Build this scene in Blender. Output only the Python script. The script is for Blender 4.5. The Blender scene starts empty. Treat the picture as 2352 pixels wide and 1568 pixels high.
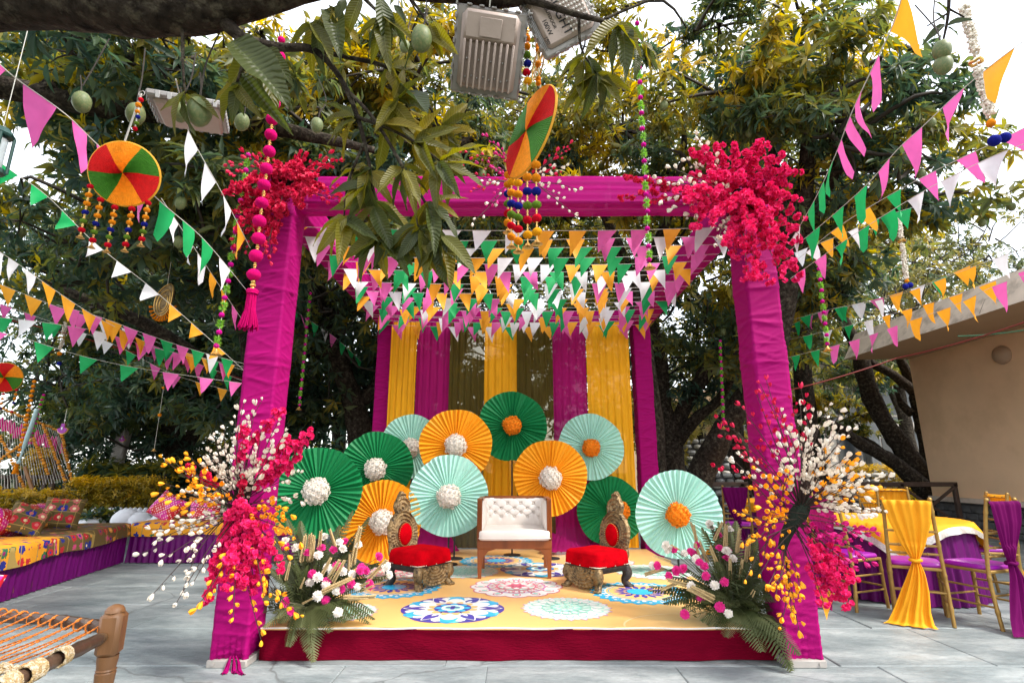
import bpy, math, random
import numpy as np
from mathutils import Vector, Matrix, Quaternion, Euler

SC = bpy.context.scene
COL = SC.collection
R = math.radians
PI = math.pi

# ------------------------------------------------------------------ camera
CAM_H, TILT, FPX = 1.3, R(13.4), 1222.0          # eye height, upward tilt, focal length in px of a 2352 wide frame
cam_d = bpy.data.cameras.new("camera")
cam = bpy.data.objects.new("camera", cam_d)
COL.objects.link(cam)
cam.location = (0, 0, CAM_H)
cam.rotation_euler = (R(90) + TILT, 0, 0)
cam_d.sensor_width = 36.0
cam_d.lens = FPX / 2352.0 * 36.0
cam_d.clip_start = 0.05
cam_d.clip_end = 400
SC.camera = cam

# ------------------------------------------------------------------ sky, sun, exposure (bright overcast, exposed for the shade)
SUN_EL, SUN_AZ = R(48), R(118)                   # azimuth clockwise from +Y: from the right, a little behind the camera
w = bpy.data.worlds.new("World")
SC.world = w
w.use_nodes = True
nt = w.node_tree
nt.nodes.clear()
sky = nt.nodes.new("ShaderNodeTexSky")
sky.sky_type = 'NISHITA'
sky.sun_disc = False
sky.sun_elevation = SUN_EL
sky.sun_rotation = SUN_AZ
sky.dust_density = 1.0
sky.air_density = 1.2
bw = nt.nodes.new("ShaderNodeRGBToBW")
mx = nt.nodes.new("ShaderNodeMix"); mx.data_type = 'RGBA'
mx.inputs[0].default_value = 0.72                # bright cloud cover over most of the blue
bg = nt.nodes.new("ShaderNodeBackground"); bg.inputs[1].default_value = 0.13
wo = nt.nodes.new("ShaderNodeOutputWorld")
nt.nodes.remove(bw)
nt.links.new(sky.outputs[0], mx.inputs[6])
mx.inputs[7].default_value = (5.0, 5.05, 5.15, 1)
nt.links.new(mx.outputs[2], bg.inputs[0])
nt.links.new(bg.outputs[0], wo.inputs[0])
sun_d = bpy.data.lights.new("sun", 'SUN')
sun_d.energy = 1.5
sun_d.angle = R(12)
sun_d.color = (1.0, 0.95, 0.88)
sun = bpy.data.objects.new("sun", sun_d)
COL.objects.link(sun)
sd = Vector((math.sin(SUN_AZ) * math.cos(SUN_EL), math.cos(SUN_AZ) * math.cos(SUN_EL), math.sin(SUN_EL)))
sun.rotation_euler = sd.to_track_quat('Z', 'Y').to_euler()
SC.view_settings.view_transform = 'Standard'
SC.view_settings.look = 'None'
SC.view_settings.gamma = 1.0
SC.view_settings.use_curve_mapping = False
SC.view_settings.exposure = 1.95
SC.cycles.max_bounces = 8
SC.cycles.transparent_max_bounces = 16

# ------------------------------------------------------------------ helpers
CT, ST = math.cos(TILT), math.sin(TILT)
def ray(x, y):
    dx, dy = (x - 1176.0) / FPX, (784.0 - y) / FPX
    return Vector((dx, CT - dy * ST, ST + dy * CT))
def P(x, y, Y):                                   # the point of the place at depth Y seen at (x, y)
    d = ray(x, y)
    return Vector((0, 0, CAM_H)) + d * (Y / d.y)
def G(x, y, z=0.0):                               # the point at height z seen at (x, y)
    d = ray(x, y)
    return Vector((0, 0, CAM_H)) + d * ((z - CAM_H) / d.z)
def V(*a): return Vector(a)
rnd = random.Random(11)
U = rnd.uniform

class MB:
    """collects faces, then links them as one mesh object"""
    def __init__(s): s.v, s.f, s.m, s.mi, s.uv = [], [], [], 0, None
    def mat(s, i): s.mi = i; return s
    def add(s, vs, fs):
        b = len(s.v); s.v += [tuple(p) for p in vs]
        for f in fs: s.f.append([b + i for i in f]); s.m.append(s.mi)
        return s
    def box(s, c, d, rot=None, bev=0.0, taper=1.0):
        hx, hy, hz = d[0] / 2, d[1] / 2, d[2] / 2
        if bev > 0:
            b = min(bev, hx * .9, hy * .9, hz * .9); h = (hx, hy, hz); vs = []; ix = {}
            for sx in (-1, 1):
                for sy in (-1, 1):
                    for sz in (-1, 1):
                        for ax in range(3):
                            q = [sx, sy, sz]; ix[(sx, sy, sz, ax)] = len(vs)
                            vs.append(V(*[q[i] * (h[i] if i == ax else h[i] - b) for i in range(3)]))
            fs = []; S4 = ((-1, -1), (1, -1), (1, 1), (-1, 1))
            def key(ax, s0, o1, s1, o2, s2):
                q = [0, 0, 0]; q[ax] = s0; q[o1] = s1; q[o2] = s2; return q
            for ax in range(3):
                o1, o2 = (ax + 1) % 3, (ax + 2) % 3
                for s0 in (-1, 1):
                    fs.append([ix[(*key(ax, s0, o1, s1, o2, s2), ax)] for s1, s2 in S4])
                for s1, s2 in S4:
                    lo, hi = key(ax, -1, o1, s1, o2, s2), key(ax, 1, o1, s1, o2, s2)
                    fs.append([ix[(*lo, o1)], ix[(*hi, o1)], ix[(*hi, o2)], ix[(*lo, o2)]])
            for sx in (-1, 1):
                for sy in (-1, 1):
                    for sz in (-1, 1): fs.append([ix[(sx, sy, sz, k)] for k in range(3)])
            for f in fs:
                n = (vs[f[1]] - vs[f[0]]).cross(vs[f[2]] - vs[f[0]])
                if n.dot(sum((vs[i] for i in f), V(0, 0, 0))) < 0: f.reverse()
        else:
            vs = [V(a * hx, e * hy, k * hz) for k in (-1, 1) for (a, e) in ((-1, -1), (1, -1), (1, 1), (-1, 1))]
            fs = [[3, 2, 1, 0], [4, 5, 6, 7], [0, 1, 5, 4], [1, 2, 6, 5], [2, 3, 7, 6], [3, 0, 4, 7]]
        if taper != 1.0: vs = [V(p.x * (taper if p.z < 0 else 1), p.y * (taper if p.z < 0 else 1), p.z) for p in vs]
        if rot is not None: vs = [rot @ p for p in vs]
        c = Vector(c)
        return s.add([p + c for p in vs], fs)
    def tube(s, pts, rad, n=8, cap=True):
        pts = [Vector(p) for p in pts]; k = len(pts)
        if not hasattr(rad, '__len__'): rad = [rad] * k
        t0 = (pts[1] - pts[0]).normalized()
        nrm = t0.orthogonal().normalized(); vs = []
        for i, p in enumerate(pts):
            t = (pts[min(i + 1, k - 1)] - pts[max(i - 1, 0)])
            t = t.normalized() if t.length > 1e-9 else t0
            nrm = (nrm - t * nrm.dot(t)); nrm = nrm.normalized() if nrm.length > 1e-6 else t.orthogonal().normalized()
            bn = t.cross(nrm)
            for j in range(n):
                a = 2 * PI * j / n
                vs.append(p + (nrm * math.cos(a) + bn * math.sin(a)) * rad[i])
        fs = [[i * n + j, i * n + (j + 1) % n, (i + 1) * n + (j + 1) % n, (i + 1) * n + j] for i in range(k - 1) for j in range(n)]
        if cap: fs += [list(range(n))[::-1], [(k - 1) * n + j for j in range(n)]]
        return s.add(vs, fs)
    def lathe(s, prof, n=16, c=(0, 0, 0), rot=None, cap=True):
        c = Vector(c); vs = []
        for (r, z) in prof:
            for j in range(n):
                p = V(r * math.cos(2 * PI * j / n), r * math.sin(2 * PI * j / n), z)
                vs.append((rot @ p if rot is not None else p) + c)
        k = len(prof)
        fs = [[i * n + j, i * n + (j + 1) % n, (i + 1) * n + (j + 1) % n, (i + 1) * n + j] for i in range(k - 1) for j in range(n)]
        if cap: fs += [list(range(n))[::-1], [(k - 1) * n + j for j in range(n)]]
        return s.add(vs, fs)
    def ball(s, c, r, n=10, k=6, rz=None, jit=0.0):
        prof = []; rz = rz or r
        c = Vector(c); vs = [c + V(0, 0, -rz)]
        for i in range(1, k):
            a = -PI / 2 + PI * i / k
            for j in range(n):
                q = 1 + (U(-jit, jit) if jit else 0)
                vs.append(c + V(r * math.cos(a) * math.cos(2 * PI * j / n) * q, r * math.cos(a) * math.sin(2 * PI * j / n) * q, rz * math.sin(a) * q))
        vs.append(c + V(0, 0, rz)); L = len(vs) - 1
        fs = [[0, 1 + (j + 1) % n, 1 + j] for j in range(n)]
        for i in range(k - 2):
            fs += [[1 + i * n + j, 1 + i * n + (j + 1) % n, 1 + (i + 1) * n + (j + 1) % n, 1 + (i + 1) * n + j] for j in range(n)]
        fs += [[1 + (k - 2) * n + j, 1 + (k - 2) * n + (j + 1) % n, L] for j in range(n)]
        return s.add(vs, fs)
    def grid(s, fn, nu, nv, close_u=False):
        vs = [fn(i / nu, j / nv) for j in range(nv + 1) for i in range(nu + (0 if close_u else 1))]
        w_ = nu if close_u else nu + 1
        fs = [[j * w_ + i, j * w_ + (i + 1) % w_, (j + 1) * w_ + (i + 1) % w_, (j + 1) * w_ + i] for j in range(nv) for i in range(nu)]
        return s.add(vs, fs)
    def mesh(s, name, mats, smooth=True):
        me = bpy.data.meshes.new(name)
        me.from_pydata(s.v, [], s.f)
        for m in (mats if isinstance(mats, (list, tuple)) else [mats]): me.materials.append(m)
        if any(s.m): me.polygons.foreach_set('material_index', s.m)
        if smooth:
            me.polygons.foreach_set('use_smooth', [True] * len(s.f))
            if smooth != 'all' and hasattr(me, 'set_sharp_from_angle'): me.set_sharp_from_angle(angle=R(38))
        me.update()
        return me
    def build(s, name, mats, parent=None, smooth=True, world=False):
        return link(name, s.mesh(name, mats, smooth), parent, world)

def link(name, me, parent=None, world=False, mw=None):
    o = bpy.data.objects.new(name, me); COL.objects.link(o)
    if mw is not None: o.matrix_basis = mw
    if parent is not None:
        o.parent = parent
        if world:                                   # geometry given in place coordinates: undo the chain of parents
            m = Matrix.Identity(4); q = parent
            while q is not None: m = (q.matrix_parent_inverse @ q.matrix_basis) @ m; q = q.parent
            o.matrix_parent_inverse = m.inverted()
    return o
LABELS = set()
def tag(o, label, cat, group=None, kind=None):
    o['label'] = label; o['category'] = cat
    if group: o['group'] = group
    if kind: o['kind'] = kind
    LABELS.add(label)
    return o
def thing(name, label, cat, loc=(0, 0, 0), rz=0.0, group=None):
    o = bpy.data.objects.new(name, None); COL.objects.link(o)
    o.empty_display_size = .1
    o.location = loc; o.rotation_euler = (0, 0, rz)
    return tag(o, label, cat, group)
def copy_tree(o, parent=None):
    c = o.copy(); COL.objects.link(c)
    if parent is not None: c.parent = parent
    for ch in o.children: copy_tree(ch, c)
    return c
def catenary(a, b, sag, n=16):
    a, b = Vector(a), Vector(b)
    return [a.lerp(b, i / n) - V(0, 0, sag * 4 * (i / n) * (1 - i / n)) for i in range(n + 1)]
def spline(pts, n=6):
    pts = [Vector(p) for p in pts]; out = []
    for i in range(len(pts) - 1):
        p0, p1, p2, p3 = pts[max(i - 1, 0)], pts[i], pts[i + 1], pts[min(i + 2, len(pts) - 1)]
        for k in range(n):
            t = k / n
            out.append(0.5 * ((2 * p1) + (p2 - p0) * t + (2 * p0 - 5 * p1 + 4 * p2 - p3) * t * t + (3 * p1 - p0 - 3 * p2 + p3) * t ** 3))
    return out + [pts[-1]]
def lerpl(a, n):                                    # radii along a spline
    m = []
    for i in range(len(a) - 1): m += [a[i] + (a[i + 1] - a[i]) * k / n for k in range(n)]
    return m + [a[-1]]
def nz(p, s=1.0, seed=0.0):                         # cheap smooth noise
    x, y, z = p[0] * s + seed, p[1] * s + seed * 1.7, p[2] * s - seed
    return (math.sin(1.7 * x + 2.3 * math.sin(.9 * y + z)) + math.sin(2.1 * y + 1.9 * math.sin(1.1 * z + .7 * x)) + math.sin(1.9 * z + 2.1 * math.sin(.8 * x + y))) / 3

# ------------------------------------------------------------------ materials
def new_mat(name):
    m = bpy.data.materials.new(name); m.use_nodes = True
    t = m.node_tree; t.nodes.clear()
    return m, t, t.nodes.new, t.links.new
def M(name, col, rough=.6, var=.12, vs=8.0, bump=0.0, bs=40.0, stretch=(1, 1, 1), metal=0.0, trans=0.0, transp=0.0, sheen=0.0, spec=.4, coat=0.0, col2=None, c2s=3.0, c2lo=.45, c2hi=.6, coord='Object'):
    """base colour with grain, optional second colour in patches, bump, thin-cloth translucency and transparency"""
    m, t, N, L = new_mat(name)
    out = N('ShaderNodeOutputMaterial'); b = N('ShaderNodeBsdfPrincipled')
    tc = N('ShaderNodeTexCoord'); mp = N('ShaderNodeMapping'); mp.inputs['Scale'].default_value = stretch
    L(tc.outputs[coord], mp.inputs[0])
    n1 = N('ShaderNodeTexNoise'); n1.inputs['Scale'].default_value = vs; n1.inputs['Detail'].default_value = 6
    L(mp.outputs[0], n1.inputs['Vector'])
    hs = N('ShaderNodeHueSaturation'); hs.inputs['Color'].default_value = (*col, 1)
    mr = N('ShaderNodeMapRange'); mr.inputs[1].default_value = .25; mr.inputs[2].default_value = .75
    mr.inputs[3].default_value = 1 - var; mr.inputs[4].default_value = 1 + var
    L(n1.outputs[0], mr.inputs[0]); L(mr.outputs[0], hs.inputs['Value'])
    c = hs.outputs[0]
    if col2:
        n2 = N('ShaderNodeTexNoise'); n2.inputs['Scale'].default_value = c2s; n2.inputs['Detail'].default_value = 8; n2.inputs['Roughness'].default_value = .65
        L(mp.outputs[0], n2.inputs['Vector'])
        m2 = N('ShaderNodeMapRange'); m2.inputs[1].default_value = c2lo; m2.inputs[2].default_value = c2hi
        L(n2.outputs[0], m2.inputs[0])
        mi = N('ShaderNodeMix'); mi.data_type = 'RGBA'
        L(m2.outputs[0], mi.inputs[0]); L(c, mi.inputs[6]); mi.inputs[7].default_value = (*col2, 1); c = mi.outputs[2]
    L(c, b.inputs['Base Color'])
    b.inputs['Roughness'].default_value = rough; b.inputs['Metallic'].default_value = metal
    b.inputs['Specular IOR Level'].default_value = spec
    if sheen: b.inputs['Sheen Weight'].default_value = sheen; b.inputs['Sheen Roughness'].default_value = .4
    if coat: b.inputs['Coat Weight'].default_value = coat
    if bump:
        nb = N('ShaderNodeTexNoise'); nb.inputs['Scale'].default_value = bs; nb.inputs['Detail'].default_value = 5
        L(mp.outputs[0], nb.inputs['Vector'])
        bp = N('ShaderNodeBump'); bp.inputs['Strength'].default_value = bump; bp.inputs['Distance'].default_value = .02
        L(nb.outputs[0], bp.inputs['Height']); L(bp.outputs[0], b.inputs['Normal'])
    sh = b.outputs[0]
    if trans:
        tr = N('ShaderNodeBsdfTranslucent'); L(c, tr.inputs[0])
        ms = N('ShaderNodeMixShader'); ms.inputs[0].default_value = trans
        L(sh, ms.inputs[1]); L(tr.outputs[0], ms.inputs[2]); sh = ms.outputs[0]
    if transp:
        tp = N('ShaderNodeBsdfTransparent'); tp.inputs[0].default_value = (*[min(1, x * .7 + .3) for x in col], 1)
        ms = N('ShaderNodeMixShader'); ms.inputs[0].default_value = transp
        L(sh, ms.inputs[1]); L(tp.outputs[0], ms.inputs[2]); sh = ms.outputs[0]
    L(sh, out.inputs[0])
    return m
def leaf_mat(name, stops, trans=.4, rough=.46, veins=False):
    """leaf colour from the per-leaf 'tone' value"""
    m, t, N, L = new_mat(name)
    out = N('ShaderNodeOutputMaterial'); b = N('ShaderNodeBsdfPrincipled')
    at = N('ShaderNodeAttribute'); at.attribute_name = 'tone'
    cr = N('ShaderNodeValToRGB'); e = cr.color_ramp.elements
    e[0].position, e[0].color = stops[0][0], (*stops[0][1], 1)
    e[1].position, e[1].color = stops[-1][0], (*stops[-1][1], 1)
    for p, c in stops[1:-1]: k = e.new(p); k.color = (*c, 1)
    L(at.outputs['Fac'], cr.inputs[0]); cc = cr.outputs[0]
    if veins:                                        # pale midrib and slanting side veins, from the leaf's own lengthwise and crosswise coordinates
        a1 = N('ShaderNodeAttribute'); a1.attribute_name = 'along'; a2 = N('ShaderNodeAttribute'); a2.attribute_name = 'across'
        ab = N('ShaderNodeMath'); ab.operation = 'ABSOLUTE'; L(a2.outputs['Fac'], ab.inputs[0])
        k1 = N('ShaderNodeMath'); k1.operation = 'MULTIPLY_ADD'; L(ab.outputs[0], k1.inputs[0]); k1.inputs[1].default_value = -.12; L(a1.outputs['Fac'], k1.inputs[2])
        k2 = N('ShaderNodeMath'); k2.operation = 'MULTIPLY'; L(k1.outputs[0], k2.inputs[0]); k2.inputs[1].default_value = 105
        sn = N('ShaderNodeMath'); sn.operation = 'SINE'; L(k2.outputs[0], sn.inputs[0])
        v1 = N('ShaderNodeMapRange'); v1.inputs[1].default_value = .55; v1.inputs[2].default_value = 1; v1.inputs[4].default_value = .35; L(sn.outputs[0], v1.inputs[0])
        v2 = N('ShaderNodeMapRange'); v2.inputs[1].default_value = .03; v2.inputs[2].default_value = .07; v2.inputs[3].default_value = .8; v2.inputs[4].default_value = 0; L(ab.outputs[0], v2.inputs[0])
        vm = N('ShaderNodeMath'); vm.operation = 'MAXIMUM'; L(v1.outputs[0], vm.inputs[0]); L(v2.outputs[0], vm.inputs[1])
        hv = N('ShaderNodeHueSaturation'); hv.inputs['Value'].default_value = 1.9; hv.inputs['Saturation'].default_value = .85; L(cc, hv.inputs['Color'])
        mv = N('ShaderNodeMix'); mv.data_type = 'RGBA'; L(vm.outputs[0], mv.inputs[0]); L(cc, mv.inputs[6]); L(hv.outputs[0], mv.inputs[7]); cc = mv.outputs[2]
        bm = N('ShaderNodeBump'); bm.inputs['Strength'].default_value = .35; bm.inputs['Distance'].default_value = .004; L(sn.outputs[0], bm.inputs['Height']); L(bm.outputs[0], b.inputs['Normal'])
    L(cc, b.inputs['Base Color'])
    b.inputs['Roughness'].default_value = rough; b.inputs['Specular IOR Level'].default_value = .5
    tr = N('ShaderNodeBsdfTranslucent')
    hs = N('ShaderNodeHueSaturation'); hs.inputs['Saturation'].default_value = 1.15; hs.inputs['Value'].default_value = 1.5; hs.inputs['Hue'].default_value = .5
    L(cc, hs.inputs['Color']); L(hs.outputs[0], tr.inputs[0])
    ms = N('ShaderNodeMixShader'); ms.inputs[0].default_value = trans
    L(b.outputs[0], ms.inputs[1]); L(tr.outputs[0], ms.inputs[2]); L(ms.outputs[0], out.inputs[0])
    return m

MAGENTA = (.31, .0003, .115); YELLOW = (.86, .36, .012); OLIVE = (.17, .12, .012); PINKF = (.78, .13, .43)
m_magenta = M('magenta_cloth', MAGENTA, .7, .08, 5, .25, 90, (1, 1, 8), spec=.12)
m_chiffon = M('magenta_chiffon', (.55, .003, .24), .45, .1, 3, .12, 30, (1, 8, 8), trans=.3, transp=.42, spec=.15)
m_redskirt = M('dark_red_cloth', (.13, .0006, .011), .95, .14, 4, .4, 25, (1, 1, 4), spec=.05)
m_cmag = M('magenta_curtain', (.4, .001, .14), .8, .12, 3, .12, 60, (6, 1, 1), trans=.2, transp=.05, spec=.3)
m_cyel = M('yellow_curtain', (.97, .44, .006), .7, .08, 3, .1, 60, (6, 1, 1), trans=.2, transp=.05, spec=.3)
m_coli = M('olive_curtain', (.16, .11, .01), .5, .1, 3, .1, 60, (6, 1, 1), trans=.35, transp=.42, spec=.3)
m_purple = M('purple_satin', (.115, .0008, .105), .5, .1, 4, .1, 40, spec=.25)
m_pad = M('purple_seat_pad', (.28, .003, .29), .35, .06, 5, spec=.5)
m_yelcl = M('yellow_cloth', YELLOW, .7, .06, 6, .12, 150, spec=.2, trans=.12)
m_purcl = M('plum_cloth', (.12, .001, .07), .8, .08, 6, .12, 150, spec=.1, trans=.1)
m_fwhite = M('white_flag', (.82, .82, .84), .6, .05, 20, trans=.3, spec=.3)
m_fpink = M('pink_flag', PINKF, .6, .06, 20, trans=.3, spec=.3)
m_fgreen = M('green_flag', (.012, .36, .1), .6, .06, 20, trans=.3, spec=.3)
m_fyel = M('yellow_flag', (.92, .4, .025), .6, .06, 20, trans=.3, spec=.3)
m_cord = M('white_cord', (.6, .58, .52), .8)
m_mint = M('mint_paper', (.42, .74, .63), .6, .05, 6, .05, 60, trans=.12, spec=.3)
m_green = M('green_paper', (.006, .2, .06), .55, .07, 6, .05, 60, trans=.08, spec=.35)
m_yelp = M('yellow_paper', (.9, .36, .012), .55, .05, 6, .05, 60, trans=.12, spec=.3)
m_velvet = M('red_velvet', (.42, .0008, .005), 1.0, .35, 9, .35, 90, spec=.03)
m_carved = M('carved_gilt_wood', (.26, .17, .075), .42, .35, 25, .4, 70, metal=.45, col2=(.03, .02, .014), c2s=22, c2lo=.48, c2hi=.66)
m_darkwood = M('dark_carved_wood', (.035, .025, .02), .5, .3, 20, .3, 60)
m_gold = M('gold', (.65, .4, .12), .35, .15, 30, metal=.8)
m_goldch = M('gold_chair_paint', (.34, .2, .05), .42, .2, 18, .08, 60, metal=.35)
m_teak = M('polished_teak', (.21, .055, .011), .38, .45, 7, .08, 30, (1, 1, .12), coat=.06, spec=.3)
m_cream = M('cream_leather', (.68, .62, .56), .42, .05, 6, .08, 140, spec=.45)
m_wood = M('turned_wood', (.2, .09, .032), .45, .35, 9, .15, 40, (1, 1, .15), spec=.45)
m_bamboo = M('bamboo', (.07, .04, .025), .35, .5, 6, .1, 30, col2=(.3, .17, .07), c2s=5, c2lo=.55, c2hi=.7, spec=.5)
m_orope = M('orange_rope', (.75, .22, .03), .7, .3, 120, .5, 200)
m_grope = M('gold_rope', (.36, .24, .1), .5, .4, 90, .6, 150, col2=(.55, .47, .34), c2s=60)
m_bark = M('mango_bark', (.03, .023, .018), .95, .8, 22, 1.0, 45, (1, 1, 1), col2=(.105, .09, .065), c2s=16, c2lo=.5, c2hi=.68, spec=.1)
m_twig = M('twig', (.035, .027, .02), .8, .3, 20)
m_mango = M('mango_skin', (.11, .145, .055), .5, .2, 14, .05, 60, col2=(.2, .19, .08), c2s=9, c2lo=.45, c2hi=.7, spec=.3)
m_stem = M('dark_stem', (.035, .02, .015), .7)
m_foam = M('green_foam', (.012, .02, .012), .95, .3, 60, .6, 120)
m_bwhite = M('white_petals', (.8, .73, .62), .7, .06, 30, trans=.2)
m_byel = M('yellow_petals', (.95, .43, .012), .65, .08, 30, trans=.2)
m_bpink = M('pink_petals', (.82, .012, .15), .7, .25, 60, trans=.25, col2=(.88, .13, .32), c2s=70, c2lo=.52, c2hi=.7, spec=.2)
m_bred = M('red_petals', (.64, .006, .065), .6, .2, 40, trans=.2)
m_bmag = M('magenta_petals', (.62, .008, .2), .6, .2, 40, trans=.2)
m_carn = M('carnation_pink', (.75, .03, .27), .7, .15, 60, trans=.2)
m_ball = M('white_flower_ball', (.82, .76, .68), .75, .08, 40, trans=.1)
m_mari = M('marigold', (.9, .3, .008), .75, .15, 60, trans=.1)
m_wheat = M('dried_wheat', (.55, .4, .19), .7, .2, 40, trans=.15)
m_steel = M('dull_steel', (.5, .48, .46), .45, .2, 20, metal=.6)
m_whitepaint = M('chipped_white_paint', (.36, .33, .3), .55, .15, 8, .1, 30, col2=(.12, .09, .07), c2s=14, c2lo=.62, c2hi=.68)
POM = {k: M('pompom_' + k, c, .95, .15, 60, .6, 220, spec=.08) for k, c in dict(pink=(.72, .004, .16), orange=(.9, .27, .01), red=(.6, .004, .02), blue=(.01, .015, .22), green=(.12, .22, .02), yellow=(.9, .36, .01), magenta=(.6, .006, .26)).items()}
m_fringe = M('green_fringe', (.28, .58, .06), .7, .2, 40, trans=.3)
# ------------------------------------------------------------------ the setting: ground, patio of stone slabs
m_soil = M('garden_soil', (.05, .045, .03), .95, .3, 3, .6, 12, col2=(.07, .09, .025), c2s=.8, spec=.1)
m_mortar = M('joint_sand', (.2, .21, .2), .95, .2, 10, .4, 40, spec=.1)
def stone_mat():
    m, t, N, L = new_mat('slate_slab')
    out = N('ShaderNodeOutputMaterial'); b = N('ShaderNodeBsdfPrincipled'); tc = N('ShaderNodeTexCoord')
    oi = N('ShaderNodeObjectInfo')
    ad = N('ShaderNodeVectorMath'); ad.operation = 'ADD'; L(tc.outputs['Object'], ad.inputs[0]); L(oi.outputs['Location'], ad.inputs[1])
    mp = N('ShaderNodeMapping'); mp.inputs['Rotation'].default_value = (0, 0, .5); mp.inputs['Scale'].default_value = (1.0, 2.6, 1); L(ad.outputs[0], mp.inputs[0])
    n1 = N('ShaderNodeTexNoise'); n1.inputs['Scale'].default_value = 1.6; n1.inputs['Detail'].default_value = 9; n1.inputs['Roughness'].default_value = .62; L(mp.outputs[0], n1.inputs[0])
    n2 = N('ShaderNodeTexNoise'); n2.inputs['Scale'].default_value = 14; n2.inputs['Detail'].default_value = 8; n2.inputs['Roughness'].default_value = .7; L(mp.outputs[0], n2.inputs[0])
    cr = N('ShaderNodeValToRGB'); e = cr.color_ramp.elements
    e[0].position, e[0].color = .3, (.14, .172, .176, 1); e[1].position, e[1].color = .72, (.41, .44, .43, 1)
    k = e.new(.5); k.color = (.24, .275, .275, 1)
    L(n1.outputs[0], cr.inputs[0])
    hs = N('ShaderNodeHueSaturation'); L(cr.outputs[0], hs.inputs['Color'])
    mr = N('ShaderNodeMapRange'); mr.inputs[3].default_value = .86; mr.inputs[4].default_value = 1.14; L(oi.outputs['Random'], mr.inputs[0])
    mr2 = N('ShaderNodeMapRange'); mr2.inputs[1].default_value = .3; mr2.inputs[2].default_value = .7; mr2.inputs[3].default_value = .78; mr2.inputs[4].default_value = 1.18; L(n2.outputs[0], mr2.inputs[0])
    mu = N('ShaderNodeMath'); mu.operation = 'MULTIPLY'; L(mr.outputs[0], mu.inputs[0]); L(mr2.outputs[0], mu.inputs[1]); L(mu.outputs[0], hs.inputs['Value'])
    # ochre rust stains and dark specks of the natural stone
    n3 = N('ShaderNodeTexNoise'); n3.inputs['Scale'].default_value = 2.3; n3.inputs['Detail'].default_value = 7; n3.inputs['Distortion'].default_value = .6; L(ad.outputs[0], n3.inputs[0])
    m3 = N('ShaderNodeMapRange'); m3.inputs[1].default_value = .62; m3.inputs[2].default_value = .75; m3.inputs[4].default_value = .35; L(n3.outputs[0], m3.inputs[0])
    mi = N('ShaderNodeMix'); mi.data_type = 'RGBA'; L(m3.outputs[0], mi.inputs[0]); L(hs.outputs[0], mi.inputs[6]); mi.inputs[7].default_value = (.25, .22, .17, 1)
    n4 = N('ShaderNodeTexNoise'); n4.inputs['Scale'].default_value = 38; n4.inputs['Detail'].default_value = 3; L(mp.outputs[0], n4.inputs[0])
    m4 = N('ShaderNodeMapRange'); m4.inputs[1].default_value = .64; m4.inputs[2].default_value = .7; m4.inputs[4].default_value = .55; L(n4.outputs[0], m4.inputs[0])
    mj = N('ShaderNodeMix'); mj.data_type = 'RGBA'; L(m4.outputs[0], mj.inputs[0]); L(mi.outputs[2], mj.inputs[6]); mj.inputs[7].default_value = (.09, .1, .1, 1)
    # hairline cracks
    vo = N('ShaderNodeTexVoronoi'); vo.feature = 'DISTANCE_TO_EDGE'; vo.inputs['Scale'].default_value = .55
    nv = N('ShaderNodeTexNoise'); nv.inputs['Scale'].default_value = 2.5; nv.inputs['Detail'].default_value = 6; L(ad.outputs[0], nv.inputs[0])
    va = N('ShaderNodeMix'); va.data_type = 'VECTOR'; va.inputs[0].default_value = .25; L(ad.outputs[0], va.inputs[4]); L(nv.outputs['Color'], va.inputs[5]); L(va.outputs[1], vo.inputs['Vector'])
    mc = N('ShaderNodeMapRange'); mc.inputs[1].default_value = .0; mc.inputs[2].default_value = .006; mc.inputs[3].default_value = .6; mc.inputs[4].default_value = 0; L(vo.outputs['Distance'], mc.inputs[0])
    mk = N('ShaderNodeMix'); mk.data_type = 'RGBA'; L(mc.outputs[0], mk.inputs[0]); L(mj.outputs[2], mk.inputs[6]); mk.inputs[7].default_value = (.08, .085, .08, 1)
    L(mk.outputs[2], b.inputs['Base Color'])
    b.inputs['Roughness'].default_value = .5; b.inputs['Specular IOR Level'].default_value = .4
    bp = N('ShaderNodeBump'); bp.inputs['Strength'].default_value = .35; bp.inputs['Distance'].default_value = .02
    L(n2.outputs[0], bp.inputs['Height']); L(bp.outputs[0], b.inputs['Normal']); L(b.outputs[0], out.inputs[0])
    return m
m_slab = stone_mat()
b = MB(); b.box((0, 40, -.14), (240, 240, .1))
ground = b.build('ground', m_soil, smooth=False); ground['kind'] = 'structure'
b = MB(); b.box((.6, 6.6, -.05), (17.8, 12.8, .082))
patio = b.build('patio', m_mortar, smooth=False); patio['kind'] = 'structure'
y = 1.6; row = 0
while y < 12.7:
    h = U(.68, .95); x = -8.1 + U(0, .8); row += 1
    while x < 9.3:
        wd = U(.8, 1.6)
        g = .0026
        j = lambda: U(-.012, .012)
        cx, cy = x + wd / 2, y + h / 2
        q = [V(-wd / 2 + g + j(), -h / 2 + g + j() * .4, 0), V(wd / 2 - g, -h / 2 + g + j() * .4, 0), V(wd / 2 - g + j() * .5, h / 2 - g, 0), V(-wd / 2 + g, h / 2 - g, 0)]
        zt = U(-.0015, .0015)
        bb = MB(); c_ = .006
        top = [p * 1 + V(-math.copysign(c_, p.x), -math.copysign(c_, p.y), zt) for p in q]
        mid = [p + V(0, 0, zt - .005) for p in q]; low = [p + V(0, 0, -.02) for p in q]
        bb.add(top + mid + low, [[0, 1, 2, 3]] + [[4 + i, 4 + (i + 1) % 4, (i + 1) % 4, i] for i in range(4)] + [[8 + i, 8 + (i + 1) % 4, 4 + (i + 1) % 4, 4 + i] for i in range(4)])
        o = bb.build('paving_stone', m_slab, patio, smooth=False)
        o.location = (cx, cy, 0)
        x += wd
    y += h

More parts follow.
